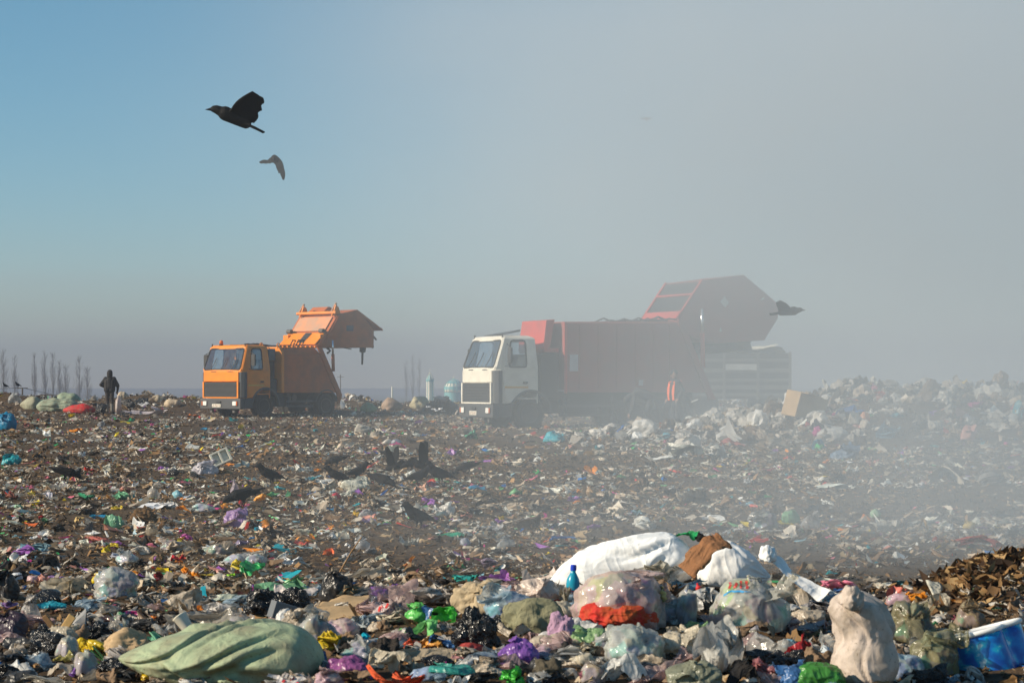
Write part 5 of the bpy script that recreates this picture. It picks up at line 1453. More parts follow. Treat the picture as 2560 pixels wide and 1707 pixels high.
rows([
 ('sheet', 'cloth_scrap', (1690, 1322, 1752, 1350), (.02, .30, .10), "green and dark cloth end showing above the long white sack", "cloth", dict(mat='cloth', Y=13.0)),
 ('crumple', 'cloth_scrap', (1738, 1330, 1775, 1354), BLACK, "black cloth end tucked behind the top of the white sacks", "cloth", dict(mat='cloth', Y=12.98)),
 ('bag', 'carrier_bag', (1788, 1435, 1990, 1585), (.66, .65, .58), "full whitish carrier bag with red and blue print, below the knotted white sack", "bag", dict(mat='clear', lump=0.2, crump=0.10, gather=0.05, neck=(0.15, 0, 1), flare=0.05, depth=0.42, seed=63)),
 ('bag', 'plastic_bag', (1428, 1420, 1690, 1580), (.74, .58, .54), "biggest bulging pinkish translucent bag, a red cloth bundle stuffed under its lower side", "bag", dict(mat='clear', lump=0.14, crump=0.10, facet=.3, depth=0.52, seed=71, neck=(.8, .1, .3), flare=.02, gather=.07)),
 ('bag', 'plastic_bag', (1512, 1560, 1672, 1660), (.66, .68, .63), "whitish translucent bag in front of the biggest pinkish bag", "bag", dict(mat='clear', depth=0.34, seed=73)),
 ('bag', 'plastic_bag', (2232, 1498, 2354, 1606), (.36, .33, .20), "olive translucent bag with a long drooping tail, right of the pinkish sack", "bag", dict(mat='clear', neck=(-.2, -.7, .3), gather=.14, flare=.1, seed=81)),
 ('bag', 'plastic_bag', (2282, 1568, 2420, 1695), (.34, .33, .19), "glossy greenish olive bag under the drooping-tailed one", "bag", dict(mat='clear', gather=.12, neck=(-.4, -.6, .5), flare=.02, seed=84)),
 ('bag', 'plastic_bag', (2392, 1500, 2472, 1575), (.46, .36, .23), "clear bag of brown food scraps below the orange film, beside the dry leaves", "bag", dict(mat='clear', seed=85)),
 ('sheet', 'plastic_film', (2266, 1470, 2336, 1510), ORANGE, "orange film with a ragged edge on top of the olive bag", "film", dict(drape=.6)),
 ('sheet', 'plastic_film', (2378, 1486, 2448, 1512), (.80, .27, .02), "smooth orange film sticking out right of the torn strap", "film", dict(drape=.5)),
 ('sheet', 'food_wrapper', (2216, 1458, 2274, 1500), (.66, .18, .14), "red and yellow food wrapper behind the pinkish sack", "wrapper", dict(mat='hard')),
 ('crumple', 'paper_tissue', (2374, 1458, 2408, 1486), WHITE, "small white tissue at the foot of the dry leaf pile", "tissue", dict(mat='paper')),
 ('sheet', 'cloth_scrap', (2300, 1444, 2330, 1466), (.02, .13, .09), "dark green scrap at the top end of the torn strap", "scrap", dict(mat='cloth')),
 ('sheet', 'checked_cloth', (2000, 1492, 2094, 1540), (.33, .32, .33), "grey checked cloth between the printed carrier bag and the pinkish sack", "cloth", dict(mat='cloth', drape=.4)),
 ('sheet', 'food_wrapper', (1975, 1580, 2056, 1668), (.50, .02, .03), "deep red wrapper standing on edge left of the pinkish sack", "wrapper", dict(amp=.8, ry=-28)),
 ('crumple', 'plastic_bag', (1985, 1655, 2122, 1725), (.07, .30, .05), "dark green bag at the bottom edge, before the pinkish sack", "bag", dict(lump=.2, crump=.12)),
 ('sheet', 'plastic_sheet', (1742, 1540, 1880, 1700), (.68, .66, .61), "long pleated whitish plastic sheet hanging down the middle of the pile", "plastic sheet", dict(mat='film', amp=.7, drape=.5, depth=.5)),
 ('sheet', 'plastic_sheet', (1868, 1575, 2040, 1642), (.66, .64, .60), "pale clear sheet under the printed carrier bag, left of the deep red wrapper", "plastic sheet", dict(mat='clear', amp=.7)),
 ('bag', 'plastic_bag', (1692, 1455, 1748, 1565), (.62, .61, .56), "narrow clear bag standing upright right of the biggest pinkish bag", "bag", dict(mat='clear', neck=(0, 0, 1), flare=.1, gather=.1)),
 ('crumple', 'food_wrapper', (1878, 1640, 1946, 1700), (.72, .34, .36), "crumpled clear and pink-red wrapper below the pale clear sheet", "wrapper", dict(mat='clear')),
 ('sheet', 'cardboard_sheet', (1724, 1625, 1830, 1690), (.11, .075, .045), "dark brown bent cardboard in front of the pleated sheet", "cardboard", dict(mat='paper', drape=.9, amp=.2)),
 ('sheet', 'rubber_sheet', (1800, 1640, 1890, 1725), (.02, .02, .022), "black rubber flap at the bottom edge, right of the bent cardboard", "rubber", dict(mat='cloth', ry=35, amp=.3)),
 ('bag', 'plastic_bag', (1668, 1650, 1812, 1740), (.26, .27, .19), "greyish green bag at the bottom edge with a red basin sticking out", "bag", dict(seed=97)),
 ('bag', 'carrier_bag', (1284, 1448, 1402, 1520), (.74, .62, .54), "pinkish cream carrier bag left of the blue-capped bottle", "bag", dict(crump=.12)),
 ('bag', 'cloth_bundle', (1122, 1445, 1290, 1540), (.46, .36, .23), "tan crumpled cloth bundle behind the black film heap", "cloth bundle", dict(mat='cloth', gather=.16, neck=(-.3, -.5, .6), flare=0, crump=.16)),
 ('bag', 'cloth_bundle', (1250, 1492, 1420, 1592), (.24, .23, .14), "olive cloth bundle left of the red cloth inside the big bag", "cloth bundle", dict(mat='cloth', crump=.13, seed=102)),
 ('crumple', 'plastic_bag', (1234, 1588, 1350, 1665), PURP, "pointed translucent violet bag in the middle of the bottom rows", "bag", dict(neck=(-.3, 0, 1), flare=.05, crump=.1, lump=.2)),
 ('crumple', 'plastic_film', (1126, 1508, 1254, 1632), BLACK, "glossy black film heap right of the bright green bags", "film", dict(mat='black')),
 ('crumple', 'plastic_bag', (1248, 1662, 1314, 1722), GREEN, "small bright green bag at the bottom edge below the violet one", "bag"),
 ('sheet', 'plastic_bag', (1080, 1505, 1150, 1565), GREEN, "bright green torn bag, the higher right one of the green pair", "bag", dict(amp=.8, drape=.5, ry=-15)),
 ('bag', 'plastic_bag', (1010, 1515, 1074, 1560), (.16, .62, .14), "bright green bag, the upper left one of the green pair", "bag", dict(crump=.16)),
 ('sheet', 'plastic_bag', (998, 1548, 1105, 1602), (.22, .66, .20), "pleated light green bag spread below the upper green pair", "bag", dict(amp=.6, ry=-14, drape=.4)),
 ('sheet', 'plastic_bag', (1190, 1420, 1312, 1458), (.44, .16, .52), "bright violet film along the crest behind the tan bundle", "bag", dict(amp=.9)),
 ('sheet', 'cloth_scrap', (1128, 1432, 1198, 1462), TEAL, "dark teal cloth on the crest left of the bright violet film", "cloth", dict(mat='cloth')),
 ('crumple', 'cloth_bundle', (1368, 1524, 1440, 1616), (.45, .28, .40), "lilac and pink cloth knot beside the red bundle", "cloth", dict(mat='cloth', crump=.2)),
 ('crumple', 'cloth_scrap', (1366, 1602, 1436, 1648), CHAR, "charcoal ribbed sock below the lilac cloth knot", "cloth", dict(mat='cloth')),
 ('sheet', 'torn_carton', (1470, 1560, 1530, 1612), CREAM, "cream torn carton leaning under the biggest pinkish bag", "carton", dict(mat='paper', amp=.8, drape=.5)),
 ('sheet', 'food_wrapper', (1496, 1580, 1544, 1618), RED, "small red wrapper right of the cream torn carton", "wrapper", dict(mat='hard')),
 ('sheet', 'plastic_sheet', (1486, 1622, 1620, 1712), (.72, .71, .67), "white creased sheet in front of the whitish translucent bag", "plastic sheet", dict(amp=.8, drape=.5)),
 ('bag', 'plastic_bag', (1450, 1650, 1520, 1712), (.58, .52, .45), "small beige clear bag left of the white creased sheet", "bag", dict(mat='clear')),
 ('crumple', 'plastic_bag', (1575, 1398, 1716, 1472), (.62, .58, .48), "cream clear bag lying between the biggest pinkish bag and the long white sack", "bag", dict(mat='clear')),
 ('bag', 'plastic_bag', (792, 1422, 874, 1505), CHAR, "dark grey bag standing with a pointed top on the crest, above the cardboard", "bag", dict(neck=(-.3, 0, 1), flare=.08)),
 ('crumple', 'plastic_bag', (916, 1464, 980, 1496), PURP, "purple bag on the crest right of the flat cardboard", "bag", dict(lump=.25, crump=.14)),
 ('crumple', 'plastic_film', (694, 1462, 782, 1534), BLACK, "black crumpled film left of the dark grey pointed bag", "film", dict(mat='black')),
 ('sheet', 'plastic_sheet', (628, 1440, 782, 1496), (.22, .48, .26), "translucent green sheet on the crest behind the black crumpled film", "plastic sheet", dict(amp=.8)),
 ('crumple', 'plastic_bag', (618, 1458, 662, 1484), PURP, "lilac bag at the left end of the translucent green sheet", "bag"),
 ('sheet', 'printed_bag', (680, 1456, 792, 1500), (.74, .66, .62), "white sheet with red print lying over the green sheet", "bag", dict(amp=.8)),
 ('sheet', 'printed_bag', (932, 1488, 1026, 1550), (.74, .60, .56), "white carrier bag with red and blue lettering, spread right of the cardboard", "bag", dict(amp=.6, drape=.5, ry=-14)),
 ('sheet', 'plastic_sheet', (985, 1512, 1100, 1552), (.62, .56, .44), "beige clear sheet behind the bright green bags", "plastic sheet", dict(mat='clear', amp=.8)),
 ('sheet', 'plastic_sheet', (1010, 1462, 1150, 1518), (.60, .53, .46), "wide beige film on the crest left of the tan bundle", "plastic sheet", dict(mat='film', amp=.8, drape=.4)),
 ('bag', 'plastic_bag', (736, 1530, 850, 1625), (.60, .59, .55), "grey clear bag with a peaked top beside the green woven sack", "bag", dict(mat='clear', neck=(.1, 0, 1), flare=.12, gather=.12)),
 ('crumple', 'plastic_bag', (790, 1572, 852, 1630), YEL, "yellow bag behind the rusty post", "bag"),
 ('sheet', 'mesh_net', (894, 1576, 992, 1612), CYAN, "turquoise net with a frayed end, left of the light green bag", "net", dict(mat='cloth', amp=.7, drape=.4)),
 ('sheet', 'black_shoe', (830, 1600, 912, 1658), (.02, .018, .017), "black shoe with a grey tongue between the yellow bag and the dark cloth", "shoe", dict(mat='cloth', drape=1.0, amp=.2)),
 ('crumple', 'cloth_bundle', (905, 1590, 1010, 1662), (.035, .03, .027), "dark cloth heap below the turquoise net", "cloth", dict(mat='cloth')),
 ('crumple', 'plastic_bag', (804, 1636, 932, 1706), MAUVE, "mauve bag in the bottom row right of the green woven sack", "bag", dict(lump=.3, crump=.16)),
 ('sheet', 'cloth_bundle', (912, 1652, 1064, 1722), ORED, "orange-red fleece cloth in the bottom row", "cloth", dict(mat='cloth', drape=.9, amp=.5)),
 ('crumple', 'plastic_bag', (1006, 1592, 1050, 1632), ORED, "red-orange bag joined to the left of the orange one", "bag"),
 ('crumple', 'plastic_bag', (1042, 1590, 1108, 1632), (.85, .40, .08), "orange bubbly bag below the light green bag", "bag"),
 ('sheet', 'cloth_scrap', (986, 1612, 1156, 1658), (.33, .27, .19), "dusty beige cloth strip under the orange bags", "cloth", dict(mat='cloth', amp=.8, drape=.5)),
 ('sheet', 'plastic_sheet', (1052, 1656, 1202, 1704), (.05, .36, .30), "teal green sheet in the bottom row left of the small bright green bag", "plastic sheet", dict(amp=.8)),
 ('sheet', 'printed_bag', (664, 1675, 765, 1722), (.76, .70, .66), "white bag with red dots at the bottom edge, right of the green woven sack", "bag", dict(amp=.6, drape=.4)),
 ('crumple', 'plastic_bag', (1098, 1652, 1132, 1674), MAG, "small magenta bag above the teal sheet", "bag"),
 ('sheet', 'foam_scrap', (1132, 1618, 1166, 1652), PINK, "pink foam scrap below the black film heap", "foam", dict(mat='hard', amp=.6, ry=-30)),
 ('sheet', 'foil_wrapper', (998, 1650, 1072, 1688), (.30, .28, .22), "crinkled silver-brown foil above the orange-red cloth", "wrapper", dict(mat='hard', amp=1.2)),
 ('bag', 'plastic_bag', (-24, 1524, 64, 1612), (.055, .035, .06), "dark purplish bag at the left edge of the near pile", "bag", dict(crump=.14)),
 ('bag', 'plastic_bag', (-20, 1424, 44, 1505), (.03, .028, .03), "dark grey bag standing alone at the left edge, above the purplish ones", "bag"),
 ('crumple', 'plastic_film', (62, 1556, 144, 1626), BLACK, "black film below the yellow wooden board", "film", dict(mat='black')),
 ('bag', 'plastic_bag', (48, 1496, 98, 1552), (.70, .66, .62), "upright clear bag with orange peel inside at the far left", "bag", dict(mat='clear', neck=(0, 0, 1), flare=.15, gather=.12)),
 ('crumple', 'plastic_bag', (0, 1500, 42, 1532), (.30, .17, .42), "purple film resting on the dark purplish bag", "bag"),
 ('sheet', 'plastic_bag', (90, 1498, 164, 1526), (.02, .30, .40), "flat turquoise bag on the soil at the left", "bag", dict(amp=.8)),
 ('sheet', 'plastic_bag', (172, 1588, 284, 1642), YEL, "bright yellow crumpled bag behind the twisted clear bag", "bag", dict(amp=.9, drape=.4)),
 ('bag', 'plastic_bag', (268, 1542, 342, 1626), (.62, .58, .52), "clear bag twisted into a tall upright neck", "bag", dict(mat='clear', neck=(.15, 0, 1), flare=.9, gather=.16, lump=.2)),
 ('crumple', 'plastic_bag', (244, 1612, 332, 1664), (.70, .66, .63), "whitish clear bag in front of the twisted upright one", "bag", dict(mat='clear')),
 ('bag', 'plastic_bag', (132, 1588, 192, 1650), (.66, .62, .55), "white clear bag left of the bright yellow bag", "bag", dict(mat='clear')),
 ('bag', 'plastic_bag', (178, 1620, 240, 1690), (.60, .56, .50), "clear peaked bag in the bottom left rows, beside the purple strip", "bag", dict(mat='clear', neck=(0, 0, 1), flare=.1)),
 ('sheet', 'plastic_bag', (158, 1644, 190, 1692), PURP, "purple strip of film standing beside the clear peaked bag", "film", dict(amp=.5, ry=60)),
 ('crumple', 'plastic_bag', (130, 1624, 192, 1656), (.60, .54, .18), "yellowish clear bag below the bright yellow one", "bag", dict(mat='clear')),
 ('sheet', 'plastic_sheet', (0, 1600, 62, 1660), (.62, .56, .48), "beige clear film at the left edge below the purplish bag", "plastic sheet", dict(mat='clear', drape=.6)),
 ('sheet', 'plastic_sheet', (30, 1672, 270, 1725), (.40, .37, .31), "wide grey film along the bottom left edge", "plastic sheet", dict(mat='clear', drape=.5, amp=.7)),
 ('crumple', 'foam_scrap', (68, 1626, 116, 1652), WHITE, "white foam lump in the bottom left rows", "foam", dict(mat='hard')),
 ('sheet', 'plastic_sheet', (100, 1648, 172, 1674), CHAR, "dark flap below the white foam lump", "plastic sheet", dict(mat='cloth')),
 ('sheet', 'plastic_bag', (352, 1572, 406, 1622), (.25, .60, .38), "mint green bag behind the left end of the green woven sack", "bag", dict(amp=.8, drape=.4)),
 ('sheet', 'cloth_scrap', (308, 1608, 402, 1654), (.04, .025, .018), "dark brown rolled cloth along the green woven sack's left shoulder", "cloth", dict(mat='cloth', drape=.8, amp=.3)),
 ('crumple', 'plastic_bag', (396, 1585, 468, 1624), (.64, .65, .66), "bluish clear bag behind the green woven sack", "bag", dict(mat='clear')),
 ('sheet', 'plastic_sheet', (404, 1500, 600, 1580), (.58, .54, .47), "broad beige clear sheet behind the foam cup", "plastic sheet", dict(mat='clear', drape=.4, amp=.8)),
 ('sheet', 'plastic_sheet', (500, 1496, 602, 1546), (.74, .70, .66), "white sheet with faint red print left of the orange-brown cardboard", "plastic sheet", dict(amp=.8)),
 ('sheet', 'plastic_sheet', (520, 1482, 640, 1512), (.58, .62, .50), "pale sage film on the crest above the white printed sheet", "plastic sheet", dict(amp=.9)),
 ('bag', 'plastic_bag', (552, 1540, 632, 1592), (.60, .57, .54), "grey clear bag between the orange-brown cardboard and the green woven sack", "bag", dict(mat='clear')),
 ('crumple', 'plastic_bag', (870, 1536, 932, 1582), (.60, .66, .68), "bluish clear bag above the turquoise net", "bag", dict(mat='clear')),
 ('sheet', 'plastic_sheet', (1000, 1450, 1065, 1474), (.68, .67, .65), "whitish film on the soil just beyond the crest", "plastic sheet", dict(mat='clear')),
 ('crumple', 'plastic_film', (1398, 1462, 1432, 1520), (.56, .52, .42), "pale film strip between the cream carrier bag and the big bag", "film", dict(mat='clear')),
 ('crumple', 'plastic_bag', (1180, 1640, 1252, 1690), (.42, .34, .24), "dusty beige crumpled bag right of the teal sheet", "bag"),
 ('crumple', 'plastic_bag', (1330, 1640, 1420, 1700), (.10, .085, .06), "dark dirty bag right of the violet one", "bag", dict(mat='cloth')),
 ('crumple', 'plastic_bag', (2042, 1610, 2085, 1660), (.60, .66, .70), "bluish foil scrap tucked against the pinkish sack", "foil", dict(mat='hard')),
])
# red-yellow cloth bundle under the big bag
put('bag', 'cloth_bundle', (1440, 1496, 1652, 1582), (.48, .022, .012), "bright red cloth bundle with ochre stains, under the biggest pinkish bag", "cloth bundle", mat='stained', crump=.10, lump=.12, facet=.1, big=.06, flat=.9, depth=.30, lift=3, seed=202)
put('crumple', 'plastic_film', (1592, 1428, 1648, 1470), ORANGE, "orange lump showing against the top of the biggest pinkish bag", "film", depth=.12, lift=62)
# smaller bags tucked in between, each told by its colour and what it lies beside
LANDMARKS = [("the large green woven sack", 530, 1640, 300, 75), ("the upright pinkish sack", 2170, 1600, 115, 110), ("the red cloth bundle", 1546, 1540, 130, 45), ("the pointed violet bag", 1292, 1628, 70, 45),
             ("the black film heap", 1190, 1572, 75, 60), ("the printed carrier bag", 1888, 1510, 115, 75), ("the large flat cardboard", 830, 1520, 110, 40), ("the yellow wooden board", 164, 1566, 40, 35),
             ("the mauve bag", 868, 1672, 75, 40), ("the orange-red fleece", 988, 1688, 85, 40), ("the teal green sheet", 1128, 1682, 85, 30), ("the tan cloth bundle", 1206, 1494, 95, 50),
             ("the pleated whitish sheet", 1810, 1622, 80, 85), ("the lower olive bag", 2350, 1632, 80, 65), ("the twisted clear bag", 306, 1584, 48, 45), ("the dark purplish bag", 24, 1570, 55, 50), ("the grey box", 702, 1530, 45, 38), ("the turquoise net", 944, 1594, 60, 28)]
FILL = [("grey clear", (.60, .60, .58), 'clear'), ("whitish", (.74, .73, .70), 'film'), ("beige", (.56, .47, .36), 'film'), ("dusty brown", (.24, .16, .10), 'cloth'), ("black", (.02, .02, .02), 'black'), ("pale blue", (.45, .58, .68), 'clear'),
        ("dirty cream", (.66, .58, .44), 'film'), ("dark grey", (.06, .06, .06), 'film'), ("pinkish clear", (.70, .52, .50), 'clear'), ("tan", (.46, .32, .18), 'paper'), ("pale green", (.30, .48, .22), 'film'), ("dull red", (.46, .07, .06), 'film'), ("blue", (.06, .18, .42), 'film')]
frng = np.random.default_rng(88)
BOXES += [(2060, 1415, 2300, 1475, 11.0), (2478, 1538, 2546, 1614, 12.0), (1414, 1412, 1444, 1475, 12.2), (1748, 1470, 1786, 1546, 11.6), (132, 1530, 190, 1594, 11.3), (2425, 1605, 2575, 1725, 9.6), (672, 1508, 736, 1552, 11.5), (728, 1484, 930, 1550, 11.6), (572, 1518, 678, 1554, 11.7), (2325, 1452, 2440, 1662, 10.6), (1226, 1518, 1290, 1564, 11.6), (806, 1588, 832, 1645, 10.6), (432, 1536, 508, 1598, 11.2)]
taken = [tuple(b[:4]) for b in BOXES]
nfill = 0
for nm, lx, ly, hw_, hh_ in LANDMARKS:
    for word, dx, dy in () if False else (("left of", -1, .2), ("right of", 1, .2), ("behind", -.2, -1), ("in front of", .1, 1), ("behind and right of", .8, -.8), ("in front and left of", -.7, .9)):
        for tr in range(16):
            cx = lx + dx * (hw_ + frng.uniform(15, 60)) + frng.uniform(-25, 25); cy = ly + dy * (hh_ + frng.uniform(12, 40)) + frng.uniform(-10, 10)
            w = frng.uniform(56, 130); h = w * frng.uniform(.42, .75)
            bx = (cx - w / 2, cy - h, cx + w / 2, cy)
            if cy > 1722 or cy < 1490 or cx < 10 or cx > 2550: continue
            my = cy - h * .4
            if any(t[0] + .12 * (t[2] - t[0]) < cx < t[2] - .12 * (t[2] - t[0]) and t[1] + .1 * (t[3] - t[1]) < my < t[3] - .15 * (t[3] - t[1]) for t in taken): continue
            c = FILL[frng.integers(0, len(FILL)) if frng.random() < .15 else frng.integers(0, 9)]
            if "sack" in nm and "pinkish" in nm and "behind" in word: break
            kd = frng.choice(['bag', 'crumple', 'sheet', 'sheet'])
            noun = {'bag': 'bag', 'crumple': 'crumpled wad', 'sheet': 'creased sheet'}[kd]
            put(kd, {'bag': 'plastic_bag', 'crumple': 'plastic_film', 'sheet': 'plastic_sheet'}[kd], bx, c[1], f"{c[0]} {noun} just {word} {nm}", {'bag': 'bag', 'crumple': 'film', 'sheet': 'plastic sheet'}[kd], mat=c[2], group="small rubbish tucked into the near pile")
            taken.append(bx); nfill += 1
            break
used = {o.get("label") for o, *_ in REG}
for tr in range(2600):
    if nfill > 185: break
    cx, cy = frng.uniform(5, 2330), frng.uniform(1500, 1722)
    if cx < 640 and cy < 1580: continue
    w = frng.uniform(48, 120) * (0.75 + 0.35 * (cy - 1500) / 220); h = w * frng.uniform(.35, .65)
    bx = (cx - w / 2, cy - h, cx + w / 2, cy); my = cy - h * .4
    if any(t[0] + .10 * (t[2] - t[0]) < cx < t[2] - .10 * (t[2] - t[0]) and t[1] + .08 * (t[3] - t[1]) < my < t[3] - .12 * (t[3] - t[1]) for t in taken): continue
    best = sorted(LANDMARKS, key=lambda l: max(0, abs(cx - l[1]) - l[3]) + 1.3 * max(0, abs(my - l[2]) - l[4]))[0]
    nm, lx, ly, hw_, hh_ = best
    hx_ = "left of" if cx < lx - hw_ * .8 else "right of" if cx > lx + hw_ * .8 else ""
    vy_ = "behind" if my < ly - hh_ * .6 else "in front of" if my > ly + hh_ * .6 else ""
    word = f"{vy_[:8].strip() if vy_ == 'behind' else 'in front'} and {hx_}" if hx_ and vy_ else hx_ or vy_
    if not word: continue
    c = FILL[frng.integers(0, len(FILL)) if frng.random() < .18 else frng.integers(0, 9)]
    kd = frng.choice(['bag', 'crumple', 'sheet', 'sheet', 'crumple'])
    noun = {'bag': 'bag', 'crumple': 'crumpled wad', 'sheet': 'creased sheet'}[kd]
    lbl = f"{c[0]} {noun} {word} {nm}"
    if lbl in used or lbl.replace(word, "just " + word) in used: continue
    used.add(lbl)
    put(kd, {'bag': 'plastic_bag', 'crumple': 'plastic_film', 'sheet': 'plastic_sheet'}[kd], bx, c[1], lbl, {'bag': 'bag', 'crumple': 'film', 'sheet': 'plastic sheet'}[kd], mat=c[2], group="small rubbish tucked into the near pile")
    taken.append(bx); nfill += 1
print("FILL", nfill)
# printed lettering strokes, as parts of their bags (ink on film, a few millimetres proud)
def ink(o, strokes, col, depth_y=None):
    me = o.data
    V = np.empty(len(me.vertices) * 3); me.vertices.foreach_get("co", V); V = V.reshape(-1, 3)
    lo, hi = V.min(0), V.max(0)
    from mathutils.bvhtree import BVHTree
    bvh = BVHTree.FromPolygons([tuple(v) for v in V], [tuple(p.vertices) for p in me.polygons])
    mb = MB()
    for pts, w in strokes:
        n = max(4, len(pts) * 3)
        t = np.linspace(0, len(pts) - 1, n)
        us = np.interp(t, range(len(pts)), [p[0] for p in pts]); vs = np.interp(t, range(len(pts)), [p[1] for p in pts])
        P = []
        for u, v in zip(us, vs):
            q = Vector((lo[0] + (hi[0] - lo[0]) * u, lo[1] - 1, lo[2] + (hi[2] - lo[2]) * v))
            h = bvh.ray_cast(q, Vector((0, 1, 0)))
            if h[0] is not None: P.append((h[0], h[1] if h[1].y < 0 else -h[1]))
        if len(P) < 3: continue
        d = (P[-1][0] - P[0][0]).normalized()
        base = len(mb.v)
        W = w * (hi[0] - lo[0])
        Vs = []
        for p, nn in P:
            s = d.cross(nn).normalized() * W * 0.5
            Vs += [p + nn * 0.004 + s, p + nn * 0.004 - s]
        mb.raw(Vs, [(2 * i, 2 * i + 1, 2 * i + 3, 2 * i + 2) for i in range(len(P) - 1)])
    if mb.v:
        mb.build("printed_lettering", surface("printed_ink", col, rough=0.4, dirt=0.25, dscale=8), o)
by_label = {o.get("label"): o for o, *_ in REG}
def lab(s):
    return next(o for l, o in by_label.items() if l and s in l)
cb = lab("red and blue print")
ink(cb, [([(.20, .78), (.23, .86)], .030), ([(.27, .79), (.30, .87)], .035), ([(.34, .80), (.37, .89)], .030), ([(.41, .79), (.44, .89)], .035)], (.62, .06, .05))
ink(cb, [([(.14, .66), (.20, .73), (.30, .755), (.44, .75)], .030)], (.04, .28, .55))
pb = lab("red and blue lettering")
ink(pb, [([(.10, .25), (.16, .45)], .05), ([(.22, .55), (.28, .75)], .06), ([(.30, .50), (.34, .80)], .05), ([(.42, .62), (.50, .78)], .06), ([(.12, .12), (.2, .2)], .04)], (.66, .05, .04))
ink(pb, [([(.42 + k * .09, .40 + k * .03), (.45 + k * .09, .50 + k * .03)], .025) for k in range(5)], (.05, .16, .45))
ink(lab("white sheet with red print"), [([(.15, .3), (.25, .5)], .04), ([(.3, .4), (.4, .6)], .04), ([(.5, .5), (.62, .6)], .03)], (.6, .06, .05))
ink(lab("white bag with red dots"), [([(.4, .4), (.46, .5)], .06), ([(.6, .5), (.68, .6)], .07), ([(.5, .2), (.58, .25)], .06), ([(.75, .3), (.8, .4)], .06)], (.66, .05, .05))
ears(lab("green woven sack") if False else lab("pinkish cream carrier bag"), None, (.74, .62, .54))

# --- hard things
def stand_at(px, py, Y=None):
    if Y is None: return hit(px, py)
    return at(px, py, Y)
def place(o, loc, rot=(0, 0, 0), label=None, cat=None, px=None):
    o.location = loc; o.rotation_euler = tuple(math.radians(a) for a in rot)
    tag(o, label, cat)
    if px: REG.append((o, px[0], px[1], 30))
    return o
H_BLUE = surface("blue_cap", (.01, .05, .50), rough=0.35, dirt=0.1)
H_CYAN = surface("cyan_bottle", (.02, .38, .55), rough=0.25, dirt=0.15, transl=0.3)
H_REDL = surface("red_label", (.60, .03, .03), rough=0.4, dirt=0.2)
b = empty("bottle", (0, 0, 0))
MB().lathe([(.034, 0), (.036, .01), (.036, .20), (.033, .225), (.018, .255), (.0135, .262), (.0135, .285)], (0, 0, 0), 'z', 20).build("bottle_body", H_CYAN, b, smooth=True)
MB().lathe([(.0365, .06), (.0368, .062), (.0368, .165), (.0365, .167)], (0, 0, 0), 'z', 20).build("label", H_REDL, b, smooth=True)
MB().lathe([(.0165, .272), (.0165, .298), (.014, .302)], (0, 0, 0), 'z', 16).build("cap", H_BLUE, b)
b.scale = (1.15, 1.15, 1.15)
place(b, at(1429, 1552, 12.25), (0, 2, 0), "blue-capped bottle with a red label, upright against the big bag", "bottle", (1429, 1470))
H_JAR = surface("red_jar", (.30, .03, .02), rough=0.12, spec=0.7, dirt=0.25, coat=0.4)
H_LABEL = surface("jar_label", (.62, .60, .46), rough=0.6, dirt=0.4)
j = empty("jar", (0, 0, 0))
MB().lathe([(.05, 0), (.062, .01), (.066, .03), (.066, .12), (.058, .145), (.045, .155), (.045, .17)], (0, 0, 0), 'z', 28).build("glass", H_JAR, j, smooth=True)
MB().lathe([(.05, .165), (.052, .17), (.052, .19), (.048, .194)], (0, 0, 0), 'z', 24).build("lid", surface("jar_lid", (.40, .20, .08), rough=.4, metal=.4, dirt=.5), j)
V, F = [], []
for k in range(9):
    a = math.radians(-150 + 10 * k)
    for zz in (.035, .105): V.append((.0672 * math.cos(a), .0672 * math.sin(a), zz))
MB().raw(V, [(2 * k, 2 * k + 2, 2 * k + 3, 2 * k + 1) for k in range(8)]).build("label", H_LABEL, j)
place(j, at(2502, 1552, 12.0), (118, 20, 25), "dark red glass jar with a pale label, tipped on its side under the dry leaves", "jar", (2510, 1610))
# blue printed drum with a white rim, lower right corner
H_BPRINT, nt, out = new_mat("blue_print")
tc = N(nt, "ShaderNodeTexCoord"); vz = N(nt, "ShaderNodeTexNoise", Scale=13.0, Detail=3.0); L(nt, tc.outputs["Object"], vz.inputs["Vector"])
rp = ramp(nt, vz.outputs[0], [(.36, (.004, .07, .36)), (.50, (.005, .17, .52)), (.60, (.01, .42, .62)), (.67, (.75, .80, .82))])
bs = N(nt, "ShaderNodeBsdfPrincipled", Roughness=.25); bs.inputs["Coat Weight"].default_value = .3; L(nt, rp.outputs[0], bs.inputs["Base Color"]); L(nt, bs.outputs[0], out.inputs["Surface"])
d = empty("printed_carton", (0, 0, 0))
pr = []
V, F = [], []
nseg = 40
for zi, zz in enumerate(np.linspace(0, .34, 9)):
    for k in range(nseg):
        a = 2 * math.pi * k / nseg
        dent = 1 - .30 * math.exp(-((a - 5.35) / .38) ** 2) * (0.3 + zi / 8)
        r_ = .165 * dent * (1 + .02 * math.sin(3 * a + zz * 9))
        V.append((r_ * math.cos(a) * 1.15, r_ * math.sin(a), zz))
for i in range(8):
    for k in range(nseg): F.append((i * nseg + k, i * nseg + (k + 1) % nseg, (i + 1) * nseg + (k + 1) % nseg, (i + 1) * nseg + k))
me = mesh_np("wall", np.array(V), np.array(F), H_BPRINT)
add("wall", me, d).modifiers.new("t", 'SOLIDIFY').thickness = 0.006
rim = [(V[8 * nseg + k][0], V[8 * nseg + k][1], .342) for k in range(nseg)]
MB().tube(rim + rim[:2], .013, 8, cap=False).build("rim", surface("white_rim", (.78, .78, .76), rough=.4, dirt=.25), d, smooth=True)
place(d, at(2508, 1748, 9.6), (-10, -14, 10), "crushed blue printed carton with a white rim in the bottom right corner", "carton", (2500, 1707))
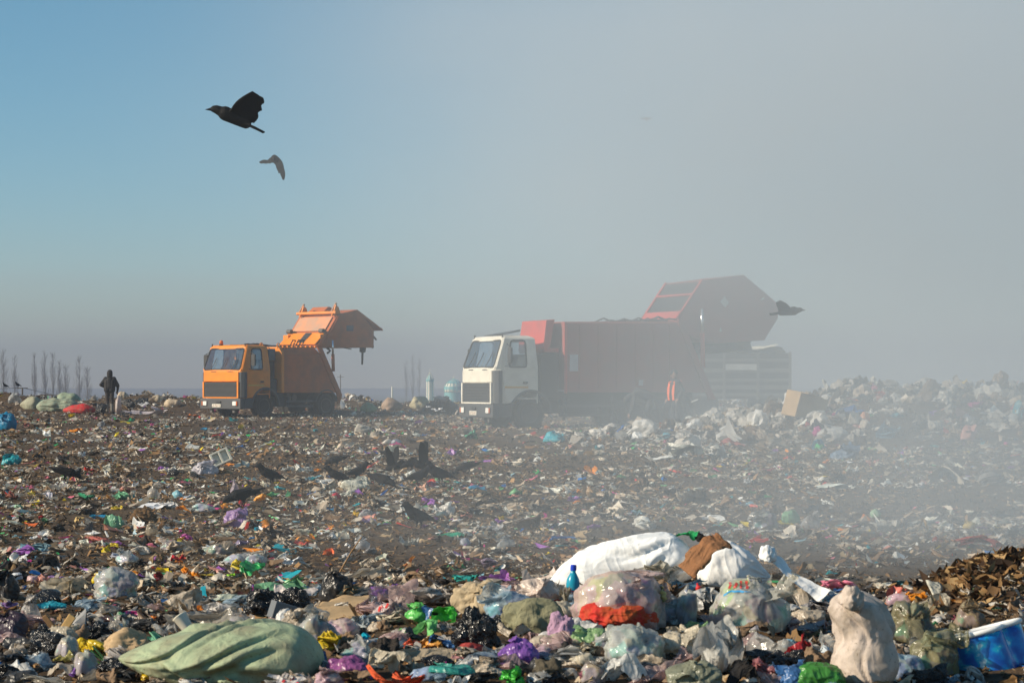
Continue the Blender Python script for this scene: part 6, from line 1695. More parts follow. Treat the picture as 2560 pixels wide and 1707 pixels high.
# red basin
V, F = [], []
for zi, (r_, zz) in enumerate(((.10, 0), (.15, .02), (.17, .10), (.175, .11), (.168, .10), (.148, .026))):
    for k in range(32):
        a = 2 * math.pi * k / 32; V.append((r_ * math.cos(a), r_ * math.sin(a), zz))
for i in range(5):
    for k in range(32): F.append((i * 32 + k, i * 32 + (k + 1) % 32, (i + 1) * 32 + (k + 1) % 32, (i + 1) * 32 + k))
o = add("plastic_basin", mesh_np("plastic_basin", np.array(V), np.array(F), M['hard']), None, color=RED)
place(o, at(1752, 1765, 9.6), (62, 14, 0), "red plastic basin tilted out of the greyish green bag", "basin", (1752, 1707))
# red-capped squeeze bottle
b = empty("bottle", (0, 0, 0))
MB().lathe([(.03, 0), (.032, .01), (.032, .12), (.026, .15), (.012, .165), (.012, .175)], (0, 0, 0), 'z', 18).build("bottle_body", surface("clear_bottle", (.70, .48, .20), rough=.2, clear=.3, dirt=.3), b, smooth=True)
MB().lathe([(.017, .168), (.017, .195), (.008, .205), (.006, .22)], (0, 0, 0), 'z', 14).build("cap", H_REDL, b)
place(b, at(1766, 1548, 11.6), (0, -14, 0), "small bottle with a red cap and ochre contents beside the upright clear bag", "bottle", (1766, 1545))
# boards, sticks, boxes
WOODY = surface("raw_board", (.62, .38, .14), rough=.7, dirt=.25, dscale=6, bump=.3, bscale=9)
WOODB = surface("brown_board", (.28, .15, .06), rough=.75, dirt=.4, dscale=6, bump=.3, bscale=9)
CARD = surface("cardboard", (.46, .31, .16), rough=.9, dirt=.35, dscale=4, bump=.25, bscale=12, fine=.5)
CARDO = surface("orange_cardboard", (.58, .32, .12), rough=.9, dirt=.25, dscale=4, bump=.2, bscale=12)
RUST = surface("rusty_iron", (.10, .05, .03), rough=.9, dirt=.5, bump=.5, bscale=30)
def board(name, px0, px1, wpx, Y, mat, label, cat, th=.018, dy=0.0):
    a, b_ = Vector(at(px0[0], px0[1], Y)), Vector(at(px1[0], px1[1], Y + dy))
    ln = (b_ - a).length; w = wpx * Y / FPX
    mb = MB().box(-ln / 2, ln / 2, -th / 2, th / 2, -w / 2, w / 2)
    o = mb.build(name, mat, None, bevel=.004)
    dv = (b_ - a).normalized(); yv = Vector((0, 1, 0)); zv = dv.cross(yv).normalized(); yv = zv.cross(dv)
    o.matrix_world = Matrix((( dv.x, yv.x, zv.x, (a.x + b_.x) / 2), (dv.y, yv.y, zv.y, (a.y + b_.y) / 2), (dv.z, yv.z, zv.z, (a.z + b_.z) / 2), (0, 0, 0, 1)))
    tag(o, label, cat); REG.append((o, (px0[0] + px1[0]) / 2, max(px0[1], px1[1]), wpx)); return o
board('wood_board', (146, 1592), (182, 1538), 20, 11.3, WOODY, "short yellow wooden board propped up at the left", "board")
board('wood_board', (110, 1538), (134, 1570), 14, 11.4, WOODB, "darker brown board leaning beside the yellow one", "board")
board('wood_block', (1700, 1625), (1706, 1668), 24, 10.6, WOODY, "splintered pale wood block before the pleated sheet", "wood block", .05)
board('pipe_piece', (1234, 1560), (1284, 1522), 11, 11.6, surface("pale_pipe", (.50, .54, .52), rough=.4, dirt=.3), "pale grey pipe piece lying aslant over the black film heap", "pipe", .03)
o = MB().lathe([(.016, -.05), (.018, .13), (.030, .135), (.032, .165), (.024, .18), (.012, .182)], (0, 0, 0), 'z', 14).build("rusty_post", RUST, None, smooth=False)
place(o, at(820, 1640, 10.6), (0, -4, 0), "rusty iron post with a knobbed head before the yellow bag", "post", (820, 1640))
o = MB().tube([(0, 0, 0), (.09, .02, .16), (.16, .03, .26)], .007, 5, .004).build("stick", WOODB, None)
place(o, at(845, 1438, 13.6), (0, 0, 0), "thin brown stick poking out beyond the dark pointed bag", "stick", (870, 1438))
def folded_board(name, quad, Y, mat, label, cat, seed, th=.012, col=(1, 1, 1)):
    """cardboard outline given by its corners in the picture, each with its own distance"""
    P = [Vector(at(px, py, Y + dy)) for px, py, dy in quad]
    c = sum(P, Vector()) / len(P)
    n = 14
    V = []
    rng = np.random.default_rng(seed)
    for i in range(n):
        for k in range(n):
            u, v = i / (n - 1), k / (n - 1)
            p = P[0] * (1 - u) * (1 - v) + P[1] * u * (1 - v) + P[2] * u * v + P[3] * (1 - u) * v
            V.append(p - c)
    V = np.array([v[:] for v in V])
    V[:, 2] += 0.016 * fbm(V * 9, seed, 3) + 0.012 * folds(V * 6, rng, 3, .5, 1.2, .2, seed)
    idx = np.arange(n * n).reshape(n, n)
    F = np.stack([idx[:-1, :-1], idx[:-1, 1:], idx[1:, 1:], idx[1:, :-1]], -1).reshape(-1, 4)
    o = add(name, mesh_np(name, V, F, mat), None, tuple(c))
    md = o.modifiers.new("t", 'SOLIDIFY'); md.thickness = th
    tag(o, label, cat); REG.append((o, sum(q[0] for q in quad) / 4, max(q[1] for q in quad), 100)); return o
folded_board('cardboard_sheet', [(728, 1548, -.3), (828, 1496, .35), (928, 1484, .5), (918, 1540, -.25)], 11.7, CARD, "large flat piece of dirty cardboard on the crest, right of the grey box", "cardboard", 5, .02)
folded_board('cardboard_sheet', [(572, 1532, .0), (610, 1520, .25), (676, 1520, .25), (668, 1552, -.05)], 11.7, CARDO, "orange-brown cardboard flap left of the grey box", "cardboard", 6)
gb = MB().box(-.075, .075, -.05, .05, 0, .10).build("cardboard_box", surface("grey_carton", (.14, .15, .16), rough=.6, dirt=.3), None, bevel=.004)
MB().prism([(.076, 0), (.079, 0), (.15, .05), (.15, .055)], -.05, .05).build("flap", CARD, gb)
place(gb, at(702, 1550, 11.5), (0, 18, 24), "small grey box between two pieces of cardboard", "box", (702, 1550))
# foam cup and tray
cup = empty("foam_cup", (0, 0, 0))
FOAM = surface("cream_foam", (.78, .72, .58), rough=.7, dirt=.15)
MB().lathe([(.028, 0), (.030, .004), (.042, .105), (.046, .110), (.046, .114), (.040, .112), (.028, .01)], (0, 0, 0), 'z', 24).build("wall", FOAM, cup, smooth=True)
place(cup, at(476, 1580, 11.3), (0, -38, -20), "cream foam cup lying tipped behind the green woven sack", "cup", (460, 1590))
o = MB().prism([(-.09, 0), (.09, .03), (.10, .06), (.085, .055), (-.08, .02), (-.095, .03)], -.05, .05).build("foam_tray", FOAM, None, bevel=.006)
place(o, at(476, 1596, 10.9), (8, -20, 10), "broken cream foam tray in front of the tipped cup", "tray", (480, 1600))
# green plant stalks
st = MB().tube([(0, 0, 0), (-.06, 0, .05), (-.12, 0, .06)], .006, 5, .003).tube([(.02, 0, 0), (-.02, 0, .06), (-.075, 0, .12)], .008, 5, .005).tube([(.03, 0, 0), (-.03, .01, .05), (-.07, 0, .085), (-.085, 0, .10)], .008, 5, .005)
place(st.build("leek_stalks", surface("green_stalk", (.06, .16, .05), rough=.5, dirt=.2), None), at(268, 1672, 10.2), (0, 0, 0), "green plant stalks lying against the green woven sack's left end", "plant stalks", (262, 1672))
# drooping tail of the olive bag
ol = lab("long drooping tail")
V, F = strip_mesh([(-.03, -.02, .12), (-.03, -.10, .05), (-.05, -.16, -.08), (-.06, -.18, -.22)], .09, 12, 36, .5)
add("bag_tail", mesh_np("bag_tail", V, F, M['clear']), ol, color=(.36, .33, .20))
# dry leaf heap, upper right: one heap of hundreds of leaves nobody could count
rng = np.random.default_rng(4)
LV, LF, n0 = [], [], 0
NLEAF = 1500
for k in range(NLEAF):
    lx, ly = rng.normal(2.98, .36), rng.normal(12.15, .42)
    if lx < 2.42 + .25 * rng.random(): lx = 2.45 + .9 * rng.random()
    c = np.array((lx, ly, gz(lx, ly) + rng.uniform(0, .06)))
    ln, w = np.clip(np.exp(rng.normal(-3.0, .5)), .015, .12), rng.uniform(.010, .036)
    R = np.array(Matrix.Rotation(rng.uniform(0, 6.3), 3, 'Z') @ Matrix.Rotation(rng.normal(0, .6), 3, 'X') @ Matrix.Rotation(rng.normal(0.3, .5), 3, 'Y'))
    t = np.linspace(-1, 1, 5)
    P = []
    for a in t:
        ww = w * (1 - a * a) ** .5 * (1 + .3 * rng.normal())
        P += [(a * ln, -ww, .35 * ww + .02 * a * a), (a * ln, 0, .02 * a * a), (a * ln, ww, .35 * ww + .02 * a * a)]
    P = np.array(P) @ R.T + c
    LV.append(P)
    i = np.arange(15).reshape(5, 3) + n0; n0 += 15
    LF.append(np.stack([i[:-1, :-1], i[:-1, 1:], i[1:, 1:], i[1:, :-1]], -1).reshape(-1, 4))
LV = np.concatenate(LV); LF = np.concatenate(LF)
lc = np.repeat(np.array([(.24, .14, .06), (.16, .09, .04), (.09, .05, .025), (.05, .03, .018), (.32, .21, .10)])[rng.integers(0, 5, NLEAF)], 15, 0)  # palette darkened: shadows in the heap put into the leaf colours
tag(add("dry_leaves", mesh_np("dry_leaves", LV, LF, M['organic'], True, lc)), "heap of dry brown leaves at the right end of the near pile", "leaf heap", kind="stuff")
# --- middle ground and far rim: boxes given in enlargements of the photograph (origin x, origin y, scale)
def zone(ox, oy, s, tab, group=None):
    for r in tab:
        kind, name, (x0, y0, x1, y1), col, label, cat = r[:6]
        kw = dict(r[6]) if len(r) > 6 else {}
        put(kind, name, (ox + x0 * s, oy + y0 * s, ox + x1 * s, oy + y1 * s), col, label, cat, group=group, **kw)
C_ = dict(mat='clear')
K_ = dict(mat='cloth')
H_ = dict(mat='hard')
zone(0, 1040, .2976, [
 ('bag', 'plastic_bag', (0, 320, 165, 412), (.02, .42, .48), "turquoise knotted bags on the soil at the left edge, above the lone crow", "bag"),
 ('bag', 'plastic_bag', (1580, 370, 1830, 492), (.58, .56, .62), "silvery bag with radiating pleats beside the white crate", "bag", dict(gather=.2, neck=(-.1, -.8, .3), flare=0)),
 ('crumple', 'plastic_container', (1360, 412, 1480, 478), (.76, .74, .68), "white plastic container left of the silvery pleated bag", "container", H_),
 ('crumple', 'plastic_bag', (1395, 440, 1505, 502), BLACK, "small black bag below the white plastic container", "bag", dict(mat='black')),
 ('sheet', 'food_tray', (400, 555, 566, 622), (.70, .68, .64), "whitish clear tray left of the yellow and printed pieces, below the lone crow", "tray", dict(mat='clear', amp=.5)),
 ('crumple', 'plastic_bag', (222, 620, 298, 684), (.80, .62, .10), "small yellow bag left of the purple-striped carton", "bag"),
 ('sheet', 'paper_carton', (358, 622, 442, 702), (.72, .68, .74), "white carton with purple stripes on the soil", "carton", dict(mat='paper', amp=.9, drape=.8)),
 ('crumple', 'plastic_bag', (645, 638, 785, 712), (.05, .42, .22), "green bag left of the pale green one with a peak", "bag"),
 ('sheet', 'plastic_bag', (935, 612, 1095, 702), (.25, .62, .36), "pale green bag with a peak, under a whitish clear sheet", "bag", dict(amp=.8, drape=.6)),
 ('sheet', 'plastic_sheet', (915, 580, 1118, 642), CLEARC, "whitish clear sheet just beyond the peaked pale green bag", "plastic sheet", C_),
 ('bag', 'plastic_bag', (1222, 578, 1335, 695), (.68, .64, .58), "whitish bag with a standing neck between the green and the pale blue bags", "bag", dict(mat='clear', neck=(0, 0, 1), flare=.2)),
 ('bag', 'plastic_bag', (1438, 618, 1535, 694), (.30, .60, .68), "light blue bag standing left of the flat pale blue film", "bag"),
 ('sheet', 'plastic_film', (1530, 650, 1645, 702), (.50, .60, .72), "flat pale blue film beside the light blue bag", "film"),
 ('sheet', 'plastic_film', (2122, 638, 2295, 718), (.92, .42, .05), "bright orange film right of the feeding crow", "film", dict(amp=.9, drape=.3)),
 ('sheet', 'plastic_film', (1842, 718, 1955, 784), (.85, .38, .06), "orange scrap above the lavender tied bag", "film", dict(amp=.9)),
 ('bag', 'plastic_bag', (1920, 518, 2012, 664), (.55, .46, .52), "pinkish clear bag standing tall right of the pale blue film", "bag", dict(mat='clear', neck=(-.2, 0, 1), flare=.5, gather=.12)),
 ('bag', 'plastic_bag', (1868, 762, 2072, 934), (.42, .27, .52), "big lavender purple bag, leaning, in the middle ground left", "bag", dict(gather=.14, neck=(.3, -.4, .6), flare=0)),
 ('bag', 'plastic_bag', (1590, 728, 1802, 806), CLEARC, "clear crumpled bag left of the orange scrap", "bag", C_),
 ('crumple', 'plastic_film', (1735, 738, 1795, 768), MAG, "tiny magenta film on the clear crumpled bag", "film"),
 ('sheet', 'paper_shreds', (1145, 712, 1505, 780), (.72, .72, .74), "long row of white paper shreds above the brown matted straw", "paper", dict(mat='paper', amp=1.0)),
 ('sheet', 'plastic_film', (922, 748, 1032, 788), YEL, "yellow film lying beyond the green film with a wrapper", "film"),
 ('crumple', 'straw_heap', (1040, 770, 1345, 905), (.13, .075, .035), "brown matted straw heap left of the violet film", "straw", K_),
 ('crumple', 'plastic_film', (1342, 832, 1442, 892), (.20, .08, .55), "violet film right of the matted straw", "film"),
 ('sheet', 'plastic_bag', (868, 798, 1042, 964), (.22, .50, .30), "green film draped upright behind the white and red wrapper", "bag", dict(amp=.6, drape=.9)),
 ('sheet', 'food_wrapper', (905, 838, 1072, 948), (.78, .70, .55), "white wrapper with red and yellow corners leaning on the green film", "wrapper", dict(mat='hard', amp=.4, ry=-25)),
 ('sheet', 'plastic_bag', (748, 818, 888, 872), (.02, .28, .50), "blue film left of the upright green film", "bag"),
 ('sheet', 'food_tray', (698, 840, 865, 908), (.56, .55, .50), "grey clear tray in front of the blue film", "tray", dict(mat='clear')),
 ('sheet', 'cardboard_strip', (622, 824, 718, 892), (.50, .36, .16), "tan card strip left of the grey clear tray", "cardboard", dict(mat='paper', ry=-30, amp=.2)),
 ('sheet', 'food_wrapper', (192, 882, 324, 934), (.72, .16, .04), "red and yellow wrapper at the far left of the middle ground", "wrapper", H_),
 ('crumple', 'plastic_film', (318, 824, 372, 868), RED, "small red film beside the dark green one at the left", "film"),
 ('crumple', 'plastic_film', (330, 850, 425, 894), (.02, .16, .06), "dark green film right of the red and yellow wrapper", "film"),
 ('sheet', 'plastic_film', (628, 1002, 904, 1074), (.78, .22, .17), "long coral red film on the dark soil at the left", "film", dict(amp=.9, drape=.3)),
 ('sheet', 'plastic_film', (1132, 918, 1218, 958), (.65, .06, .03), "red scrap left of the beige peaked bag", "film"),
 ('bag', 'plastic_bag', (1212, 902, 1325, 1004), (.52, .44, .33), "beige peaked bag right of the red scrap", "bag", dict(mat='clear', neck=(0, 0, 1), flare=.1)),
 ('crumple', 'plastic_bag', (1488, 982, 1615, 1064), (.62, .12, .45), "magenta bag above the red-spotted clear one", "bag"),
 ('sheet', 'plastic_film', (1338, 1018, 1412, 1072), (.05, .50, .25), "green film left of the magenta bag", "film"),
 ('bag', 'printed_bag', (1328, 1038, 1545, 1134), (.66, .60, .56), "red-spotted clear bag below the magenta one", "bag", C_),
 ('crumple', 'plastic_bag', (2082, 1008, 2205, 1074), (.01, .22, .55), "blue bag right of the lilac clear one", "bag"),
 ('crumple', 'plastic_bag', (1972, 1032, 2095, 1094), (.42, .36, .55), "lilac clear bag touching the blue bag", "bag", C_),
 ('sheet', 'plastic_film', (2178, 892, 2325, 964), (.86, .36, .10), "orange film right of the lavender tied bag", "film", dict(amp=1.0)),
 ('crumple', 'plastic_film', (2128, 930, 2185, 972), CYAN, "small cyan film beside the orange film, right of the lavender bag", "film"),
 ('bag', 'plastic_bag', (1722, 1068, 1975, 1166), (.55, .47, .38), "beige stuffed bag below the lilac clear and the blue bags", "bag", C_),
 ('sheet', 'plastic_film', (1058, 1082, 1275, 1166), (.64, .60, .54), "twisted whitish film left of the red-spotted clear bag", "film", dict(amp=1.0)),
 ('crumple', 'paper_tissue', (918, 1142, 995, 1204), (.74, .74, .82), "bluish white paper crumple left of the purple bag in the near soil", "paper", dict(mat='paper')),
 ('bag', 'plastic_bag', (1268, 1168, 1390, 1234), (.38, .14, .45), "purple bag on the near soil left of the dark red rag", "bag"),
 ('sheet', 'cloth_scrap', (1428, 1148, 1545, 1224), (.45, .02, .03), "dark red rag over an orange scrap on the near soil", "cloth", K_),
 ('sheet', 'plastic_film', (1458, 1204, 1535, 1240), (.86, .25, .03), "orange scrap under the dark red rag", "film"),
 ('bag', 'plastic_bag', (958, 1146, 1155, 1256), CLEARC, "large clear bag on the near soil left of the purple bag", "bag", C_),
 ('bag', 'printed_bag', (1868, 1158, 2080, 1254), (.70, .70, .70), "white bag with small coloured print on the near soil", "bag", C_),
 ('bag', 'plastic_bag', (2040, 1150, 2235, 1256), (.64, .64, .63), "clear bag touching the white one with coloured print", "bag", C_),
 ('sheet', 'plastic_film', (1018, 1142, 1148, 1204), (.33, .06, .05), "brownish red film above the large clear bag on the near soil", "film"),
 ('sheet', 'plastic_bag', (-10, 1178, 104, 1284), (.05, .50, .30), "green and teal bag at the left edge of the near soil", "bag", dict(amp=.8, drape=.6)),
 ('crumple', 'plastic_film', (105, 738, 195, 794), (.35, .58, .42), "pale mint film at the left, below the rusty pink one", "film"),
 ('crumple', 'plastic_film', (28, 638, 145, 704), (.44, .17, .12), "rusty pink film at the far left", "film"),
])
zone(0, 1350, .2721, [
 ('bag', 'plastic_bag', (832, 300, 944, 398), (.82, .62, .02), "yellow knotted bag on the soil above the yellow carton", "bag"),
 ('sheet', 'paper_carton', (1066, 362, 1230, 434), (.84, .56, .05), "yellow and orange flat carton on the near soil", "carton", dict(mat='hard', amp=.3)),
 ('crumple', 'plastic_film', (2074, 296, 2160, 348), (.35, .72, .02), "lime green film with an orange-red lump beside it", "film"),
 ('crumple', 'plastic_film', (2145, 268, 2204, 322), (.90, .12, .03), "orange-red lump beside the lime green film", "film"),
 ('sheet', 'plastic_film', (418, 318, 605, 380), (.30, .18, .42), "dull purple film at the left, above the long grey bag", "film"),
 ('sheet', 'plastic_bag', (584, 358, 846, 474), (.42, .40, .37), "long grey film bag on the soil left of the yellow knotted bag", "bag", dict(mat='clear', drape=.6)),
 ('bag', 'plastic_bag', (92, 290, 205, 392), (.70, .72, .76), "bluish white bag at the left end of the near soil", "bag"),
 ('bag', 'plastic_bag', (235, 322, 342, 402), (.66, .45, .45), "white bag with a red side, right of the bluish white one", "bag"),
 ('bag', 'plastic_bag', (895, 582, 1085, 690), (.50, .46, .40), "grey beige bag alone on the dark soil above the green woven sack", "bag", C_),
 ('sheet', 'paper_scrap', (1236, 682, 1362, 764), (.70, .62, .52), "torn pale carton pieces on the soil behind the green woven sack", "carton", dict(mat='paper', amp=.9)),
 ('bag', 'plastic_bag', (1830, 40, 2130, 130), (.48, .43, .36), "dusty beige bag lying flat above the clear pair on the near soil", "bag", C_),
 ('crumple', 'plastic_film', (1400, 285, 1505, 375), (.28, .03, .04), "dark red film right of the yellow carton", "film"),
 ('sheet', 'plastic_film', (1815, 300, 1985, 335), (.80, .58, .05), "thin yellow strip of film right of the dark red one", "film"),
])
zone(700, 1040, .2976, [
 ('crumple', 'plastic_bag', (1548, 108, 1662, 194), (.10, .55, .32), "green bag in front of the cream cab's wheel", "bag"),
 ('bag', 'plastic_bag', (2205, 122, 2395, 218), (.03, .46, .58), "large cyan bag in front of the red lorry's chassis", "bag"),
 ('bag', 'plastic_bag', (618, 58, 775, 144), (.46, .42, .36), "rounded beige sack on the soil between the two lorries, nearest one", "sack", dict(mat='woven')),
 ('bag', 'plastic_bag', (848, 188, 940, 236), (.74, .68, .60), "whitish bag joined to a bluish grey one beyond the crows", "bag"),
 ('bag', 'plastic_bag', (930, 190, 1022, 238), (.36, .38, .44), "bluish grey bag joined to the whitish one beyond the crows", "bag"),
 ('bag', 'plastic_bag', (498, 528, 756, 634), (.74, .73, .62), "big white folded bag among the crows", "bag", dict(crump=.2)),
 ('bag', 'plastic_bag', (783, 468, 912, 556), (.58, .57, .52), "pale tufted bag in the middle of the crows", "bag", dict(mat='clear', gather=.16, neck=(-.2, -.2, .8), flare=0)),
 ('sheet', 'cardboard_scrap', (1132, 552, 1262, 654), (.62, .36, .25), "tan cardboard scrap standing among the crows", "cardboard", dict(mat='paper', ry=-25, amp=.3)),
 ('sheet', 'plastic_film', (1572, 568, 1745, 630), (.02, .26, .46), "blue film alone right of the crows", "film"),
 ('bag', 'plastic_bag', (428, 638, 508, 698), (.52, .03, .06), "round crimson piece below the big white folded bag", "bag", dict(crump=.04, lump=.1)),
 ('crumple', 'plastic_bag', (308, 698, 404, 774), (.72, .66, .56), "white rust-stained bag left of the crimson piece", "bag"),
 ('sheet', 'plastic_film', (372, 752, 458, 794), (.05, .30, .55), "blue film below the rust-stained white bag", "film"),
 ('sheet', 'paper_carton', (488, 718, 544, 784), (.60, .68, .74), "white and blue carton standing below the crimson piece", "carton", dict(mat='paper', drape=.9)),
 ('sheet', 'plastic_film', (588, 778, 664, 844), (.85, .52, .03), "yellow tube-like film left of a clear bag", "film", dict(ry=35)),
 ('bag', 'plastic_bag', (658, 778, 804, 866), (.62, .62, .64), "clear bag above the long dull purple film", "bag", C_),
 ('sheet', 'plastic_film', (638, 848, 818, 902), (.34, .24, .40), "long dull purple film under a clear bag", "film"),
 ('sheet', 'plastic_film', (798, 818, 848, 888), (.86, .44, .06), "amber flag of film right of the dull purple film", "film", dict(ry=-60)),
 ('bag', 'plastic_bag', (1288, 738, 1470, 842), (.78, .74, .68), "white tied bag with a pink corner in the open middle ground", "bag", dict(neck=(-.9, -.2, .1), flare=.25)),
 ('sheet', 'cloth_scrap', (2066, 828, 2275, 890), (.52, .32, .18), "tan cloth in the thin smoke right of the white tied bag", "cloth", K_),
 ('sheet', 'plastic_film', (1798, 852, 1900, 904), (.40, .18, .55), "violet film left of the tan cloth", "film"),
 ('sheet', 'plastic_sheet', (1648, 878, 1878, 972), (.58, .60, .62), "clear sheet peaked like a tent below the violet film", "plastic sheet", dict(mat='clear', drape=.9)),
 ('sheet', 'plastic_film', (1298, 968, 1560, 1024), (.04, .40, .25), "long green strip of film in the middle ground", "film"),
 ('crumple', 'plastic_film', (1638, 968, 1724, 1012), (.01, .34, .50), "small blue-cyan film right of the long green strip", "film"),
 ('bag', 'plastic_bag', (1818, 1002, 1982, 1114), (.55, .57, .58), "clear bag standing upright below the tent-like sheet", "bag", dict(mat='clear', neck=(-.2, 0, 1), flare=.2)),
 ('bag', 'plastic_bag', (1508, 1018, 1605, 1088), (.36, .38, .44), "blue grey bag below the long green strip", "bag"),
 ('sheet', 'plastic_film', (248, 956, 325, 1058), (.90, .34, .03), "orange film standing like a flag beside the red one", "film", dict(ry=-55, drape=.6)),
 ('sheet', 'plastic_film', (408, 888, 474, 954), (.84, .36, .06), "small orange film up and right of the flag-like one", "film", dict(ry=-40)),
 ('sheet', 'plastic_film', (112, 1028, 265, 1088), (.70, .13, .10), "red film lying left of the orange flag-like one", "film", dict(drape=.5)),
 ('sheet', 'plastic_film', (100, 938, 265, 1004), (.74, .70, .55), "yellowish white film above the red one", "film"),
 ('sheet', 'plastic_sheet', (998, 988, 1175, 1094), (.46, .46, .42), "grey sheet folded over an olive one, left of the long green strip", "plastic sheet", dict(drape=.6)),
 ('bag', 'plastic_bag', (618, 1028, 756, 1124), (.66, .66, .66), "clear round bag in the near soil, third from the red-white wrapper", "bag", C_),
 ('crumple', 'plastic_bag', (690, 1100, 815, 1164), (.60, .60, .62), "clear bag below the clear round one", "bag", C_),
 ('sheet', 'food_wrapper', (352, 1098, 454, 1178), (.80, .20, .08), "orange-red wrapper with a white middle on the near soil", "wrapper", dict(mat='hard', drape=.6)),
 ('sheet', 'paper_carton', (782, 1142, 914, 1224), (.70, .70, .56), "pale carton with yellow edges on the near soil", "carton", dict(mat='hard', drape=.5, amp=.4)),
 ('bag', 'plastic_bag', (512, 1142, 620, 1220), (.52, .52, .52), "grey bag on the near soil between the wrapper and the yellow-edged carton", "bag"),
 ('crumple', 'plastic_bag', (538, 1062, 594, 1108), (.78, .78, .78), "small white cone of paper above the grey bag", "paper", dict(mat='paper')),
 ('crumple', 'plastic_film', (1672, 1188, 1835, 1294), (.46, .38, .50), "lilac clear film with a red fleck beyond the bright violet film", "film", C_),
 ('sheet', 'paper_shreds', (-10, 1168, 225, 1264), (.70, .70, .70), "white paper shreds on the near soil left of the grey bag", "paper", dict(mat='paper')),
 ('crumple', 'plastic_film', (1905, 650, 2015, 710), (.60, .20, .16), "dull red film in the smoke below the blue film", "film"),
])
zone(1600, 920, .4082, [
 ('sheet', 'plastic_sheet', (30, 505, 225, 572), (.80, .80, .76), "white sheet at the left foot of the big heap", "plastic sheet", dict(mat='cloth', drape=.4)),
 ('bag', 'plastic_bag', (215, 388, 380, 505), (.76, .72, .66), "large whitish bag at the left foot of the big heap", "bag"),
 ('crumple', 'plastic_bag', (150, 450, 400, 560), (.70, .72, .66), "wide pale bag in front of the large whitish one at the heap's foot", "bag"),
 ('crumple', 'plastic_bag', (385, 445, 540, 555), (.76, .76, .72), "white crumpled film at the heap's foot, left of the pinkish red film", "bag"),
 ('sheet', 'plastic_film', (468, 418, 655, 494), (.70, .20, .16), "pinkish red film on the heap above the white crumpled film", "film", dict(drape=.6)),
 ('sheet', 'plastic_bag', (1036, 418, 1145, 504), (.06, .32, .50), "blue bag in the middle of the big heap", "bag", dict(drape=.9)),
 ('bag', 'plastic_bag', (1170, 478, 1345, 560), (.16, .25, .38), "slate blue bag at the foot of the big heap", "bag"),
 ('crumple', 'plastic_bag', (1498, 356, 1585, 414), (.10, .50, .52), "turquoise bag on the right half of the big heap", "bag"),
 ('bag', 'plastic_bag', (1968, 338, 2072, 445), (.74, .36, .30), "pink-orange bag on the right shoulder of the big heap", "bag"),
 ('bag', 'plastic_bag', (1352, 262, 1415, 340), (.82, .36, .18), "orange bag high on the big heap", "bag"),
 ('bag', 'plastic_bag', (1085, 356, 1285, 444), (.70, .68, .64), "wide pale film bag above the blue one on the big heap", "bag"),
 ('sheet', 'plastic_film', (100, 385, 235, 455), (.10, .45, .58), "cyan film stretched between the bent person and the whitish bag", "film"),
 ('sheet', 'plastic_film', (10, 345, 75, 400), (.03, .40, .60), "bright cyan rag at the bent person's feet", "film", dict(drape=.9)),
 ('sheet', 'plastic_film', (262, 222, 312, 270), (.05, .48, .62), "cyan rag standing behind the vest worker's feet", "film", dict(drape=1.0)),
 ('sheet', 'cardboard_scrap', (1762, 568, 1990, 720), (.62, .56, .46), "pale cardboard peaked like a tent on the smoky ground", "cardboard", dict(mat='paper', drape=1.0, amp=.4)),
 ('sheet', 'plastic_strip', (1068, 700, 1290, 744), (.66, .70, .64), "whitish ribbed strip on the smoky ground", "strip", H_),
 ('crumple', 'plastic_bag', (2050, 575, 2255, 725), (.58, .56, .54), "pale heap of film right of the tent-like cardboard", "bag", C_),
 ('bag', 'plastic_bag', (698, 868, 852, 994), (.44, .46, .47), "smoky clear bag above the long white sack", "bag", C_),
 ('bag', 'plastic_bag', (868, 862, 988, 954), (.22, .46, .26), "dull green bag right of the smoky clear bag", "bag"),
 ('bag', 'plastic_bag', (985, 898, 1115, 990), (.52, .52, .52), "greyish clear bag right of the dull green bag", "bag", C_),
 ('sheet', 'plastic_film', (1408, 918, 1605, 1004), (.64, .62, .56), "whitish scraps of film left of the ochre film in the smoke", "film"),
 ('sheet', 'plastic_film', (1702, 902, 1774, 1004), (.66, .46, .22), "ochre film standing in the smoke above the pinkish sack", "film", dict(drape=.9)),
 ('bag', 'plastic_bag', (1982, 932, 2060, 988), (.74, .56, .16), "pale yellow bag in the smoke at the right", "bag"),
 ('sheet', 'cloth_heap', (1938, 1008, 2245, 1114), (.46, .08, .06), "wide dull red cloth in the smoke at the right, behind the dry leaves", "cloth", dict(mat='cloth', drape=.9)),
 ('crumple', 'plastic_film', (2152, 1008, 2225, 1060), (.74, .72, .68), "white scrap on the wide dull red cloth", "film"),
 ('crumple', 'paper_scrap', (1688, 694, 1755, 740), (.66, .66, .66), "small white scrap left of the tent-like cardboard", "paper", dict(mat='paper')),
 ('sheet', 'plastic_film', (1188, 664, 1245, 708), (.68, .34, .28), "pinkish scrap above the whitish ribbed strip", "film", dict(ry=-30)),
 ('sheet', 'plastic_film', (222, 732, 315, 824), (.56, .48, .38), "beige film arched over dark rags, in thin smoke", "film", dict(drape=1.0)),
 ('bag', 'plastic_bag', (1412, 858, 1485, 914), (.34, .54, .34), "pale green bag in the smoke, right of the greyish clear bag", "bag"),
 ('crumple', 'rag_heap', (255, 740, 420, 825), (.05, .045, .04), "dark rags under the arched beige film", "cloth", K_),
])
